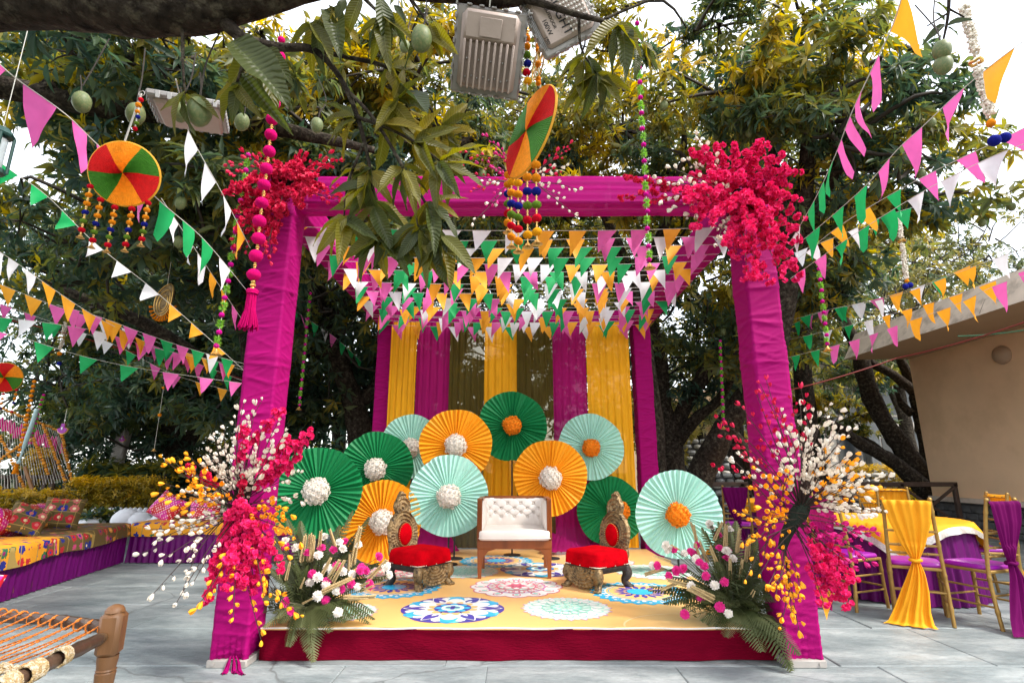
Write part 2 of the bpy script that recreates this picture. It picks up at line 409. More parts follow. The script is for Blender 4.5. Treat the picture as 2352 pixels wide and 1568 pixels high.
# ------------------------------------------------------------------ the pavilion: four cloth-wrapped posts and four beams
PX0, PX1, PY0, PY1, PZ = -2.04, 2.10, 3.98, 8.1, 3.66     # outer faces and top
PW = .25
pav = thing('wedding_pavilion', 'square open pavilion wrapped in magenta cloth standing around the stage', 'pavilion', (.03, 6.0, 0))
def wrapped_post(x, y, seed, zt=PZ - .24, w_=PW, d_=PW):
    """post with diagonally pulled cloth: shallow real creases"""
    b = MB(); nu, nv = 48, 400; rr = random.Random(seed)
    cre = [(rr.uniform(0, zt), rr.uniform(-.5, .9), rr.uniform(.002, .007), rr.uniform(.005, .012)) for _ in range(150)] + [(rr.uniform(0, zt), rr.uniform(-.4, .8), rr.uniform(.006, .012), rr.uniform(.015, .03)) for _ in range(14)]
    def fn(u, v):
        s = u * 4; k = int(s) % 4; f = s - int(s)
        hw, hd = w_ / 2, d_ / 2
        c = [(-hw, -hd), (hw, -hd), (hw, hd), (-hw, hd)]
        x0, y0 = c[k]; x1, y1 = c[(k + 1) % 4]
        px, py = x0 + (x1 - x0) * f, y0 + (y1 - y0) * f
        z = .03 + v * (zt - .03)
        n = [(0, -1), (1, 0), (0, 1), (-1, 0)][k]
        d = 0
        lat = f * w_
        for (zc, sl, am, wd) in cre:
            e = (z - zc - sl * (lat - .12) * (1 if k % 2 == 0 else -1)) / wd
            if abs(e) < 3: d += am * math.exp(-e * e) * (.4 + .6 * math.sin(PI * min(max(f, .02), .98)))
        if z < .3: d += .012 * math.sin(38 * f + 5 * seed) * (1 - (z - .07) / .23) - .03 * (1 - (z - .07) / .23) * math.sin(PI * f)
        d += .004 * math.sin(9 * z + seed) 
        return V(x + px + n[0] * d, y + py + n[1] * d, z)
    b.grid(fn, nu, nv, close_u=True)
    return b
posts = []
for i, (sx, sy) in enumerate(((0, 0), (1, 0), (0, 1), (1, 1))):
    x = (PX0 + PW / 2) if sx == 0 else (PX1 - PW / 2); y = (PY0 + PW / 2) if sy == 0 else (PY1 - PW / 2)
    o = wrapped_post(x, y, i + 1).build('post', m_magenta, pav, smooth='all', world=True); posts.append(o)
    if sy == 0:
        b = MB(); b.box((x, y, .024), (PW + .02, PW + .03, .048), bev=.005)
        for k in (-.09, .09): b.lathe([(.011, 0), (.011, .006)], 10, (x + k, y - PW / 2 - .017, .025), Matrix.Rotation(PI / 2, 3, 'X'))
        b.build('base_plate', m_whitepaint, pav, world=True)
# knotted cloth tails at the foot of the near left post
b = MB()
for (dx, dy, l) in ((.03, -.1, .17), (.16, -.11, .19), (.1, -.09, .12)):
    p0 = V(PX0 + .14 + dx * .3, PY0 - .012, .07)
    pts = spline([p0, p0 + V(dx * .2, -.03, -.03), p0 + V(dx * .4, dy * .5 - .02, -.061), p0 + V(dx * .7, dy - .02, -.063)], 5)
    n = len(pts)
    b.grid(lambda u, v, pts=pts, n=n: pts[min(int(round(v * (n - 1))), n - 1)] + V((u - .5) * (.012 + .03 * v), .01 * math.sin(u * 9), .008 * math.sin(u * 14 + v * 5)), 6, n - 1)
b.build('cloth_tail', m_magenta, pav, world=True)
def beam(a, c, half, name, seed, mat):
    """box beam in wrapped cloth; the faces carry lengthwise pulls and tie bands"""
    a, c = Vector(a), Vector(c); d = (c - a).normalized(); s = V(-d.y, d.x, 0); L_ = (c - a).length; hh = .12; hw = half
    rr = random.Random(seed); ph = [rr.uniform(0, 6) for _ in range(6)]
    b = MB()
    def fn(u, v):
        q = u * 4; k = int(q) % 4; f = q - int(q)
        cs = [(-hw, -hh), (hw, -hh), (hw, hh), (-hw, hh)]
        x0, z0 = cs[k]; x1, z1 = cs[(k + 1) % 4]
        px, pz = x0 + (x1 - x0) * f, z0 + (z1 - z0) * f
        t = v * L_
        n = [(0, -1), (1, 0), (0, 1), (-1, 0)][k]
        dd = .006 * math.sin(f * 26 + ph[0] + .8 * math.sin(t * 2 + ph[1])) * math.sin(PI * f) + .004 * math.sin(t * 5 + ph[2])
        band = abs((t % 1.22) - .61)
        if band < .02: dd -= .008
        return a + d * t + s * (px + n[0] * dd) + V(0, 0, pz + n[1] * dd)
    b.grid(fn, 48, int(L_ * 22), close_u=True)
    for q in (a - d * .002, c + d * .002): b.add([q + s * x_ + V(0, 0, z_) for x_, z_ in ((-hw, -hh), (hw, -hh), (hw, hh), (-hw, hh))], [[0, 1, 2, 3]])
    return b.build(name, mat, pav, smooth='all', world=True)
zb = PZ - .122
hw = PW / 2 - .004
beam((PX0 + PW, PY0 + PW / 2, zb), (PX1 - PW, PY0 + PW / 2, zb), hw, 'beam', 3, m_chiffon)
beam((PX0 + PW, PY1 - PW / 2, zb), (PX1 - PW, PY1 - PW / 2, zb), hw, 'beam', 4, m_magenta)
beam((PX0 + PW / 2, PY0, zb), (PX0 + PW / 2, PY1, zb), hw + .002, 'beam', 5, m_magenta)
beam((PX1 - PW / 2, PY0, zb), (PX1 - PW / 2, PY1, zb), hw + .002, 'beam', 6, m_magenta)
# steel frame seen through the thin cloth of the front beam
b = MB()
for dy in (-.08, .08):
    for dz in (-.085, .085): b.tube([(PX0 + PW, PY0 + PW / 2 + dy, zb + dz), (PX1 - PW, PY0 + PW / 2 + dy, zb + dz)], .016, 6)
for k in range(5):
    x = PX0 + PW + .02 + k * .86
    for dy in (-.08, .08): b.tube([(x, PY0 + PW / 2 + dy, zb - .085), (x, PY0 + PW / 2 + dy, zb + .085)], .014, 6)
b.build('inner_frame', m_steel, pav, world=True)

# ------------------------------------------------------------------ curtains on the back of the pavilion
CY = PY1 - PW - .06
cur = [(895, 955, m_cyel, 'yellow', 0), (955, 1032, m_cmag, 'magenta', 1), (1032, 1112, m_coli, 'olive', 0), (1112, 1187, m_cyel, 'yellow', 0), (1187, 1270, m_coli, 'olive', 0), (1270, 1348, m_cmag, 'magenta', 1), (1348, 1447, m_cyel, 'yellow', 0)]
ctext = ['bright yellow curtain beside the left rear post, outermost panel', 'magenta sheer curtain between the left yellow and olive panels',
         'see-through olive curtain left of the middle yellow panel', 'bright yellow curtain hanging in the middle behind the love seat',
         'see-through olive curtain right of the middle yellow panel', 'magenta sheer curtain between the right olive and yellow panels',
         'bright yellow curtain beside the right rear post, wide outer panel']
for k, (xa, xb, mt, cn, pud) in enumerate(cur):
    x0, x1 = P(xa, 850, CY).x, P(xb, 850, CY).x
    ph = U(0, 6); wd = x1 - x0; nf = max(5, int(wd / .085))
    def fn(u, v, x0=x0, wd=wd, ph=ph, nf=nf, pud=pud, k=k):
        z = .235 + (3.46 - .235) * v
        fold = math.sin(u * nf * 2 * PI + ph + .5 * math.sin(z * 1.3 + ph)) * .5 + .28 * math.sin(u * nf * 3.7 * PI + ph * 2)
        am = .024 * (.55 + .45 * (1 - v)) 
        y = CY + (k % 2) * .035 + fold * am
        x = x0 + wd * u
        if pud and v < .09:                          # long cloth running out on the stage floor
            q = (1 - v / .09); y -= q * q * (.42 + .16 * math.sin(u * 7 + ph)); x += (u - .5) * .5 * q
            z = .235 + (.04 + .05 * abs(fold)) * (1 - q * .6) + .28 * (1 - q) ** 2
        return V(x, y, z)
    b = MB(); b.grid(fn, nf * 9, 46)
    o = b.build('curtain', mt, smooth='all'); tag(o, ctext[k], 'curtain', 'curtain panels behind the stage')

# ------------------------------------------------------------------ stage with printed floor
SX0, SX1, SY0, SY1, SZ = -1.76, 1.86, 4.11, 7.82, .215
stage = thing('stage_platform', 'low square stage with printed mandala floor and dark red cloth skirt', 'stage', (.05, 5.95, 0))
b = MB()
per = [(SX0, SY0), (SX1, SY0), (SX1, SY1), (SX0, SY1)]
def sk(u, v):
    q = u * 4; k = int(q) % 4; f = q - int(q)
    x0, y0 = per[k]; x1, y1 = per[(k + 1) % 4]
    n = [(0, -1), (1, 0), (0, 1), (-1, 0)][k]
    t = f * 3.6
    d = .006 * math.sin(t * 5 + 3 * v) + .004 * math.sin(t * 17 + 4 * v + math.sin(t * 3)) + .006 * (1 - v) * math.sin(t * 9) 
    return V(x0 + (x1 - x0) * f + n[0] * d, y0 + (y1 - y0) * f + n[1] * d, .004 + v * (SZ - .006))
b.grid(sk, 320, 12, close_u=True)
b.build('skirt', m_redskirt, stage, smooth='all', world=True)
m_print = M('printed_floor', (.86, .5, .17), .38, .04, 2, .03, 20, col2=(.84, .42, .2), c2s=.5, c2lo=.52, c2hi=.7, spec=.4)
b = MB(); b.box(((SX0 + SX1) / 2, (SY0 + SY1) / 2, SZ - .01), (SX1 - SX0 + .01, SY1 - SY0 + .01, .02), bev=.005)
b.build('printed_floor', m_print, stage, world=True)
b = MB(); b.tube([(SX0 + (SX1 - SX0) * i / 40, SY0 - .02, SZ - .004 + .003 * math.sin(i * 1.1)) for i in range(41)], .006, 6)
b.build('edge_piping', M('white_piping', (.75, .68, .62), .6), stage, world=True)
def pm(n, c): return M('print_' + n, c, .4, .04, 8, spec=.4)
INK = [pm('white', (.82, .8, .74)), pm('sky_blue', (.03, .42, .68)), pm('indigo', (.06, .045, .33)), pm('turquoise', (.1, .55, .62)), pm('rose', (.72, .16, .24)), pm('sea_green', (.3, .68, .55)), pm('lilac', (.5, .22, .55)), pm('peach', (.86, .5, .17)), pm('pale_green', (.6, .78, .66))]
def mandala(cx, cy, Rm, rings, seed=0):
    """stack of thin printed shapes: rings = (kind, r0, r1, count, ink, phase)"""
    b = MB(); z = SZ + .0012
    for (kd, r0, r1, n, ink, ph) in rings:
        b.mat(ink); z += .0007
        r0 *= Rm; r1 *= Rm
        if kd == 'disc':
            k = 48; b.add([V(cx, cy, z)] + [V(cx + r1 * math.cos(2 * PI * i / k), cy + r1 * math.sin(2 * PI * i / k), z) for i in range(k)], [[0, 1 + i, 1 + (i + 1) % k] for i in range(k)])
        elif kd == 'ring':
            k = 64; b.add([V(cx + r * math.cos(2 * PI * i / k), cy + r * math.sin(2 * PI * i / k), z) for r in (r0, r1) for i in range(k)], [[i, k + i, k + (i + 1) % k, (i + 1) % k] for i in range(k)])
        elif kd == 'star':                          # zigzag edge
            pts = []
            for i in range(n * 2):
                a = PI * i / n + ph; r = r1 if i % 2 == 0 else r0
                pts.append(V(cx + r * math.cos(a), cy + r * math.sin(a), z))
            b.add([V(cx, cy, z)] + pts, [[0, 1 + i, 1 + (i + 1) % (2 * n)] for i in range(2 * n)])
        elif kd == 'scallop':
            k = n * 8; pts = []
            for i in range(k):
                a = 2 * PI * i / k; r = r0 + (r1 - r0) * abs(math.cos(n * (a - ph) / 2)) ** .7
                pts.append(V(cx + r * math.cos(a), cy + r * math.sin(a), z))
            b.add([V(cx, cy, z)] + pts, [[0, 1 + i, 1 + (i + 1) % k] for i in range(k)])
        elif kd in ('petal', 'drop'):
            for i in range(n):
                a = 2 * PI * i / n + ph; wv = (r1 - r0) * (.32 if kd == 'petal' else .26); pts = []
                wv = min(wv, PI * (r0 + r1) / 2 / n * .95); 
                for q in range(12):
                    t = q / 12 * 2 * PI; l = (r0 + r1) / 2 + (r1 - r0) / 2 * math.cos(t)
                    ww = wv * math.sin(t) * (1 if kd == 'petal' else (1 - .75 * (math.cos(t) + 1) / 2) * 1.5)
                    pts.append(V(cx + l * math.cos(a) - ww * math.sin(a), cy + l * math.sin(a) + ww * math.cos(a), z))
                b.add(pts, [list(range(12))])
        elif kd == 'dots':
            for i in range(n):
                a = 2 * PI * i / n + ph; l = (r0 + r1) / 2; rr = (r1 - r0) / 2; c = V(cx + l * math.cos(a), cy + l * math.sin(a), z)
                b.add([c + V(rr * math.cos(q * PI / 4), rr * math.sin(q * PI / 4), 0) for q in range(8)], [list(range(8))])
    b.build('mandala_print', INK, stage, smooth=False, world=True)
def m_blueflower(c, r):
    mandala(c.x, c.y, r, [('scallop', .9, 1, 6, 2, 0), ('petal', .42, 1.0, 6, 1, PI / 6), ('petal', .45, .98, 6, 3, PI / 6 + .12), ('petal', .3, .92, 12, 0, PI / 12), ('petal', .42, .95, 6, 1, PI / 6), ('petal', .25, .8, 6, 0, PI / 6), ('drop', .45, .97, 6, 0, 0), ('drop', .5, .93, 6, 2, 0), ('drop', .5, .66, 6, 0, 0), ('petal', .15, .5, 12, 7, PI / 12), ('disc', 0, .36, 0, 2, 0), ('petal', .06, .36, 8, 1, 0), ('disc', 0, .22, 0, 0, 0), ('disc', 0, .15, 0, 5, 0), ('petal', 0, .14, 4, 2, 0)])
def m_rose(c, r):
    mandala(c.x, c.y, r, [('scallop', .9, 1, 12, 4, 0), ('scallop', .87, .97, 12, 0, 0), ('petal', .62, .9, 12, 4, 0), ('petal', .66, .87, 12, 0, 0), ('petal', .7, .83, 12, 5, 0), ('ring', .6, .63, 0, 6, 0), ('petal', .42, .64, 16, 4, PI / 16), ('petal', .46, .6, 16, 8, PI / 16), ('ring', .4, .43, 0, 4, 0), ('dots', .5, .54, 24, 4, .1), ('disc', 0, .38, 0, 8, 0), ('petal', .08, .38, 8, 4, 0), ('petal', .12, .33, 8, 0, 0), ('drop', .05, .27, 8, 4, PI / 8), ('disc', 0, .08, 0, 4, 0)])
def m_seagreen(c, r):
    mandala(c.x, c.y, r, [('star', .84, 1, 20, 6, 0), ('star', .82, .97, 20, 0, 0), ('petal', .66, .94, 20, 8, PI / 20), ('petal', .55, .82, 16, 5, 0), ('petal', .58, .78, 16, 0, 0), ('ring', .5, .53, 0, 5, 0), ('petal', .3, .56, 14, 5, .1), ('petal', .34, .52, 14, 8, .1), ('disc', 0, .32, 0, 5, 0), ('petal', .05, .3, 10, 8, 0), ('ring', .14, .17, 0, 5, 0), ('disc', 0, .1, 0, 8, 0), ('petal', 0, .09, 6, 5, 0)])
def m_bluestar(c, r):
    mandala(c.x, c.y, r, [('star', .9, 1, 24, 1, 0), ('dots', .8, .87, 24, 0, 0), ('dots', .74, .78, 36, 0, .1), ('petal', .68, .8, 24, 0, .13), ('ring', .66, .69, 0, 0, 0), ('disc', 0, .66, 0, 7, 0), ('ring', .6, .62, 0, 1, 0), ('drop', .3, .52, 16, 2, 0), ('star', .24, .34, 16, 2, 0), ('disc', 0, .25, 0, 1, 0)])
m_blueflower(G(1040, 1398, SZ), .41)
m_rose(G(1186, 1347, SZ), .44)
m_seagreen(G(1301, 1396, SZ), .37)
m_bluestar(G(905, 1349, SZ), .45)
m_bluestar(G(1470, 1360, SZ), .46)
m_seagreen(G(780, 1405, SZ), .3)
m_blueflower(G(1240, 1307, SZ), .44)
m_seagreen(G(1070, 1312, SZ), .38)
m_bluestar(G(1140, 1288, SZ), .46)
m_rose(G(905, 1312, SZ), .42)
m_seagreen(G(1500, 1312, SZ), .44)
m_rose(G(1400, 1290, SZ), .3)
# one orange ring of the print, cut by the front corner
b = MB(); c = G(1590, 1440, SZ); b.mat(0); k = 60
b.add([V(c.x + r * math.cos(PI * i / k), c.y + .02 + r * math.sin(PI * i / k) * .72, SZ + .0012) for r in (.46, .475) for i in range(k + 1)], [[i, i + 1, k + 2 + i, k + 1 + i] for i in range(k)])
b.build('ring_print', pm('orange_line', (.92, .66, .34)), stage, smooth=False, world=True)
# ------------------------------------------------------------------ mango trees: trunk and limbs, crown of leaf whorls, fruit
np_r = np.random.default_rng(5)
DK, MD, OL, GO = (.018, .045, .032), (.03, .065, .028), (.1, .095, .012), (.36, .22, .012)
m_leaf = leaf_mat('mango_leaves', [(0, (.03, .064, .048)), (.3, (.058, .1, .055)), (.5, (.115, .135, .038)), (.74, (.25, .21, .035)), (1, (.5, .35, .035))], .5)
m_leafy = leaf_mat('yellow_green_leaves', [(0, (.09, .09, .014)), (.4, (.27, .2, .018)), (1, (.66, .4, .025))], .4)
m_leafp = leaf_mat('far_leaves', [(0, (.035, .07, .046)), (.5, (.12, .14, .05)), (1, (.4, .31, .08))], .46)
m_dry = M('dry_leaf', (.35, .2, .1), .7, .3, 20, trans=.3)
LEAF8_V = np.array([[0, 0, 0], [.33, -.5, .10], [.33, 0, 0], [.33, .5, .10], [.7, -.36, .0], [.7, 0, -.07], [.7, .36, .0], [1, 0, -.22]])
LEAF8_F = [[0, 1, 2], [0, 2, 3], [1, 4, 5, 2], [2, 5, 6, 3], [4, 7, 5], [5, 7, 6]]
LEAF5_V = np.array([[0, 0, 0], [.45, -.5, .06], [.45, 0, -.02], [.45, .5, .06], [1, 0, -.16]])
LEAF5_F = [[0, 1, 2], [0, 2, 3], [1, 4, 2], [2, 4, 3]]
def frames(pos, dirn, up):
    """orthonormal leaf frames, arrays of n"""
    x = dirn / np.linalg.norm(dirn, axis=1, keepdims=True)
    y = np.cross(up, x); y /= np.maximum(np.linalg.norm(y, axis=1, keepdims=True), 1e-6)
    z = np.cross(x, y)
    return x, y, z
def leaf_mesh(name, F, mat, tmpl=5):
    """one mesh of many leaves; F = dict(pos, dir, up, len, wid, tone)"""
    TV, TF = (LEAF5_V, LEAF5_F) if tmpl == 5 else (LEAF8_V, LEAF8_F)
    x, y, z = frames(F['pos'], F['dir'], F['up'])
    n, k = len(x), len(TV)
    L, W = F['len'][:, None, None], F['wid'][:, None, None]
    v = F['pos'][:, None, :] + x[:, None, :] * (TV[None, :, 0:1] * L) + y[:, None, :] * (TV[None, :, 1:2] * W) + z[:, None, :] * (TV[None, :, 2:3] * L)
    loops = np.concatenate([np.array(f) for f in TF]); sizes = np.array([len(f) for f in TF])
    li = (loops[None, :] + (np.arange(n) * k)[:, None]).ravel(); ls = np.tile(sizes, n)
    me = bpy.data.meshes.new(name)
    me.vertices.add(n * k); me.vertices.foreach_set('co', v.reshape(-1).astype(np.float32))
    me.loops.add(len(li)); me.loops.foreach_set('vertex_index', li.astype(np.int32))
    st = np.concatenate([[0], np.cumsum(ls)[:-1]])
    me.polygons.add(len(ls)); me.polygons.foreach_set('loop_start', st.astype(np.int32)); me.polygons.foreach_set('use_smooth', np.ones(len(ls), dtype=bool))
    me.update(calc_edges=True); me.validate()
    at = me.attributes.new('tone', 'FLOAT', 'POINT'); at.data.foreach_set('value', np.repeat(F['tone'], k).astype(np.float32))
    me.materials.append(mat)
    return me
def whorls(cs, per, L0, droop=.6, tone=None, spread=1.0):
    """leaves round twig ends: cs = array of (x, y, z) and outward directions"""
    c, d = cs; n = len(c)
    d = d / np.maximum(np.linalg.norm(d, axis=1, keepdims=True), 1e-6)
    cc = np.repeat(c, per, 0); dd = np.repeat(d, per, 0); m = n * per
    q = np_r.normal(size=(m, 3)); q -= dd * (q * dd).sum(1, keepdims=True); q /= np.linalg.norm(q, axis=1, keepdims=True)
    ax = np_r.uniform(-.2, 1.0, (m, 1))
    ld = q * spread + dd * ax; ld[:, 2] -= droop * np_r.uniform(.3, 1.3, m)
    s = np_r.uniform(0, 1, (m, 1))
    pos = cc + dd * (s * .1 - .06) + q * .01
    up = dd + np_r.normal(size=(m, 3)) * .35 + np.array([0, 0, .4])
    ln = L0 * np_r.uniform(.6, 1.25, m)
    tn = np.repeat(tone, per) + np_r.normal(size=m) * .09
    return dict(pos=pos, dir=ld, up=up, len=ln, wid=ln * np_r.uniform(.23, .33, m), tone=np.clip(tn, 0, 1))
def cat(fs): return {k: np.concatenate([f[k] for f in fs]) for k in fs[0]}
def sub(F, idx): return {k: F[k][idx] for k in F}
CAMP = np.array([0, 0, CAM_H])
# shared meshes for leaves built one by one: three shapes in five tones
LEAFSH = {}
def leaf_shape(q, tone, mat):
    key = (q, round(tone * 6), mat.name)
    if key not in LEAFSH:
        rr = random.Random(q * 7 + 1); b = MB(); nl = 7
        bend, fold, wav = rr.uniform(.12, .4), rr.uniform(.12, .3), rr.uniform(.006, .02)
        def fn(u, v):
            t = v; wv = .5 * math.sin(PI * min(1, t ** .8)) ** .8 * (1 - .25 * t)
            s = (u - .5) * 2
            return V(t - .04 * bend * t, s * wv, -bend * t * t * .9 + abs(s) * wv * fold + wav * math.sin(t * 15 + q) * s * 2)
        b.grid(fn, 4, nl)
        al = [v / nl for v in range(nl + 1) for u in range(5)]; ac = [(u / 4 - .5) * 2 for v in range(nl + 1) for u in range(5)]
        me = b.mesh('leaf', mat, smooth='all')
        at = me.attributes.new('tone', 'FLOAT', 'POINT'); at.data.foreach_set('value', [key[1] / 6] * len(me.vertices))
        for nm_, va_ in (('along', al), ('across', ac)): at = me.attributes.new(nm_, 'FLOAT', 'POINT'); at.data.foreach_set('value', va_)
        LEAFSH[key] = me
    return LEAFSH[key]
def single_leaves(F, parent, mat):
    x, y, z = frames(F['pos'], F['dir'], F['up'])
    inv = Matrix.Translation(-parent.location)
    for i in range(len(x)):
        l, w_ = float(F['len'][i]), float(F['wid'][i])
        mw = Matrix((( x[i][0] * l, y[i][0] * w_, z[i][0] * l, F['pos'][i][0]), (x[i][1] * l, y[i][1] * w_, z[i][1] * l, F['pos'][i][1]), (x[i][2] * l, y[i][2] * w_, z[i][2] * l, F['pos'][i][2]), (0, 0, 0, 1)))
        link('leaf', leaf_shape(i % 5, float(F['tone'][i]), mat), parent, mw=inv @ mw)
def in_view(p, mrg=60):
    """rough pixel position of points, to choose which leaves to build singly"""
    d = p - CAMP
    yc = d[:, 1] * CT + d[:, 2] * ST; zc = -d[:, 1] * ST + d[:, 2] * CT
    u = 1176 + FPX * d[:, 0] / np.maximum(yc, .01); v = 784 - FPX * zc / np.maximum(yc, .01)
    return (yc > .3) & (u > -mrg) & (u < 2352 + mrg) & (v > -mrg) & (v < 1568 + mrg)
MANGOS = []
for q in range(3):
    b = MB(); rr = random.Random(q)
    b.ball((0, 0, -.55), .42, 12, 8, .55)
    b.v = [(x * (1 + .12 * (z + .55)), y, z + .08 * x) for x, y, z in b.v]
    b.mat(1); b.tube([(0, 0, -.03), (.02, 0, .35), (-.03, .02, .9)], [.045, .03, .03], 5)
    MANGOS.append(b.mesh('mango', [m_mango, m_twig]))
def put_mango(parent, p, size, rz=0.0):
    inv = Matrix.Translation(-parent.location)
    link('mango', MANGOS[rnd.randrange(3)], parent, mw=inv @ Matrix.Translation(Vector(p) + V(0, 0, size * .55)) @ Euler((U(-.15, .15), U(-.15, .15), rz)).to_matrix().to_4x4() @ Matrix.Scale(size, 4))
def bark_tube(b, pts, rad, n=10, seed=0.0):
    k0 = len(b.v); sp = spline(pts, 6); b.tube(sp, lerpl(rad, 6), n)
    for i in range(k0, len(b.v)):
        p = b.v[i]; c = sp[min((i - k0) // n, len(sp) - 1)]; d = Vector(p) - c
        if d.length > .03: b.v[i] = tuple(c + d * (1 + .16 * nz(p, 5, seed) + .07 * nz(p, 16, seed)))
def tree(label, base, limbs, blobs, L0=.2, per=11, mat=None, single=0, mangoes=0, gold=.5, name='mango_tree', group='mango trees round the patio', cat_='tree', tmpl=5, twigs=True):
    """limbs = [(points, radii)], first is the trunk; blobs = [(centre, radii, whorls, tone, tone spread)]"""
    mat = mat or m_leaf
    root = thing(name, label, cat_, base, group=group)
    for i, (pts, rad) in enumerate(limbs):
        b = MB(); bark_tube(b, pts, rad, 12 if rad[0] > .08 else 8, i * 1.3)
        b.build('trunk' if i == 0 else 'limb', m_bark, root, smooth='all', world=True)
    Fs = []; tw = MB()
    for (c, r, n, tone, tsp) in blobs:
        c, r = np.array(c, float), np.array(r, float)
        # uneven outline: whorls gather round a few dozen sub-clumps inside the ellipsoid
        nc = max(8, n // 13)
        q = np_r.normal(size=(nc, 3)); q /= np.linalg.norm(q, axis=1, keepdims=True)
        sc = q * (np_r.uniform(.1, 1.12, (nc, 1)) ** .55)
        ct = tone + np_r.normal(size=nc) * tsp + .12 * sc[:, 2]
        w_ = np_r.uniform(.3, 1.6, nc); pick = np_r.choice(nc, n, p=w_ / w_.sum())
        off = np_r.normal(size=(n, 3)) * np.array([.15, .15, .12])
        pc = sc[pick] + off
        pos = c + pc * r
        dirn = pc * r * .6 + np_r.normal(size=(n, 3)) * .5 * r.mean() + np.array([0, 0, .25])
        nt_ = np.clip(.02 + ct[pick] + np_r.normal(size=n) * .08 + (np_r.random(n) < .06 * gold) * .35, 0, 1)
        Fs.append(whorls((pos, dirn), per, L0, .6, nt_))
        if twigs:
            for i in range(nc):
                a = Vector(c + sc[i] * r); m0 = Vector(c + sc[i] * r * .25 + np_r.normal(size=3) * .15 * r)
                sp = spline([m0, m0.lerp(a, .5) + Vector(np_r.normal(size=3) * .12 * r.mean()), a], 3)
                tw.tube(sp, [.035 - .004 * k for k in range(len(sp))], 4, cap=False)
                for j in np.nonzero(pick == i)[0][::3]:
                    e = Vector(pos[j]); tw.tube([a, a.lerp(e, .5) + V(U(-.05, .05), U(-.05, .05), U(-.03, .06)), e], [.012, .008, .005], 3, cap=False)
    F = cat(Fs)
    # keep leaves out of the ground and off the camera
    ok = (F['pos'][:, 2] > .3) & (np.linalg.norm(F['pos'] - CAMP, axis=1) > 1.6)
    F = sub(F, ok)
    if single:
        d = np.linalg.norm(F['pos'] - CAMP, axis=1) / F['len']; d[~in_view(F['pos'])] = 1e9
        o = np.argsort(d); single_leaves(sub(F, o[:single]), root, mat); F = sub(F, o[single:])
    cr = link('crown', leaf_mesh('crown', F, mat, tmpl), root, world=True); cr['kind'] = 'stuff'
    if twigs and tw.v: t_ = tw.build('twigs', m_twig, root, smooth='all', world=True); t_['kind'] = 'stuff'
    if mangoes:
        f = F['pos'][in_view(F['pos'], -20)]
        for i in np_r.choice(len(f), min(mangoes, len(f)), replace=False): put_mango(root, f[i] - np.array([0, 0, .15]), U(.09, .13))
    return root
def ball_limb(p, q, r0, r1, sag=0.0):
    p, q = Vector(p), Vector(q); m_ = p.lerp(q, .5) + V(U(-.15, .15), U(-.15, .15), U(-.1, .2) - sag)
    return ([p, m_, q], [r0, (r0 + r1) / 2, r1])

# tree behind the left side of the pavilion
t1 = [P(828, 1015, 10.2), P(812, 930, 10.1), P(770, 800, 9.9), P(725, 660, 9.6), P(690, 560, 9.2), P(640, 450, 8.6)]
tree('dark mango tree whose leaning trunk rises behind the left magenta post', (t1[0].x, t1[0].y, 0),
     [([V(t1[0].x + .1, t1[0].y, -.1)] + t1, [.3, .24, .21, .19, .17, .13, .08]),
      ([t1[1], P(868, 880, 10.3), P(880, 760, 10.4), P(905, 650, 10.3)], [.16, .13, .11, .06]),
      ([t1[2], P(690, 800, 10.2), P(600, 700, 10.4), P(480, 620, 10.2)], [.14, .12, .1, .05]),
      ([t1[3], P(800, 560, 9), P(900, 420, 8.4), P(980, 330, 8)], [.12, .1, .07, .04])],
     [((-3.4, 9.7, 4.4), (2.3, 1.6, 1.9), 900, .38, .14), ((-1.6, 9.6, 5.6), (2.2, 1.8, 1.5), 700, .5, .18), ((-3.3, 11, 2.6), (1.6, 1.2, 1.2), 380, .26, .1), ((-2.9, 6.5, 5.4), (1.9, 1.7, 1.0), 620, .46, .2)],
     single=230, mangoes=26)
# tree at the far left, dark trunks behind the hedge
t2 = [P(410, 1090, 13.2), P(385, 1010, 13.2), P(330, 950, 13.0), P(290, 860, 12.6), P(300, 740, 12)]
tree('spreading mango tree with low dark limbs behind the clipped yellow hedge', (t2[0].x, t2[0].y, 0),
     [([V(t2[0].x + .1, t2[0].y, -.1)] + t2, [.34, .26, .2, .17, .14, .08]),
      ([t2[0], P(440, 1000, 13.4), P(520, 930, 13.2), P(560, 850, 12.6)], [.2, .17, .13, .07]),
      ([t2[1], P(420, 950, 13.6), P(450, 860, 13.6), P(430, 760, 13)], [.18, .15, .12, .06])],
     [((-8.4, 12, 4.6), (3.0, 2.2, 2.0), 1150, .3, .12), ((-6.4, 11.2, 2.9), (2.4, 1.6, 1.0), 620, .34, .14), ((-9.5, 12.5, 2.4), (2.2, 1.5, 1.0), 420, .3, .12), ((-4.7, 12.4, 3.2), (1.7, 1.5, 1.3), 420, .28, .1), ((-9.2, 11.6, 6.4), (2.6, 1.5, 1.9), 480, .38, .16), ((-6.9, 10.9, 5.4), (2.0, 1.2, 1.6), 420, .36, .14), ((-10.2, 12.6, 3.6), (2.6, 1.2, 1.7), 460, .32, .12), ((-7.2, 11.8, 3.6), (2.0, 1.0, 1.2), 340, .32, .12)],
     single=110, mangoes=16, per=11)
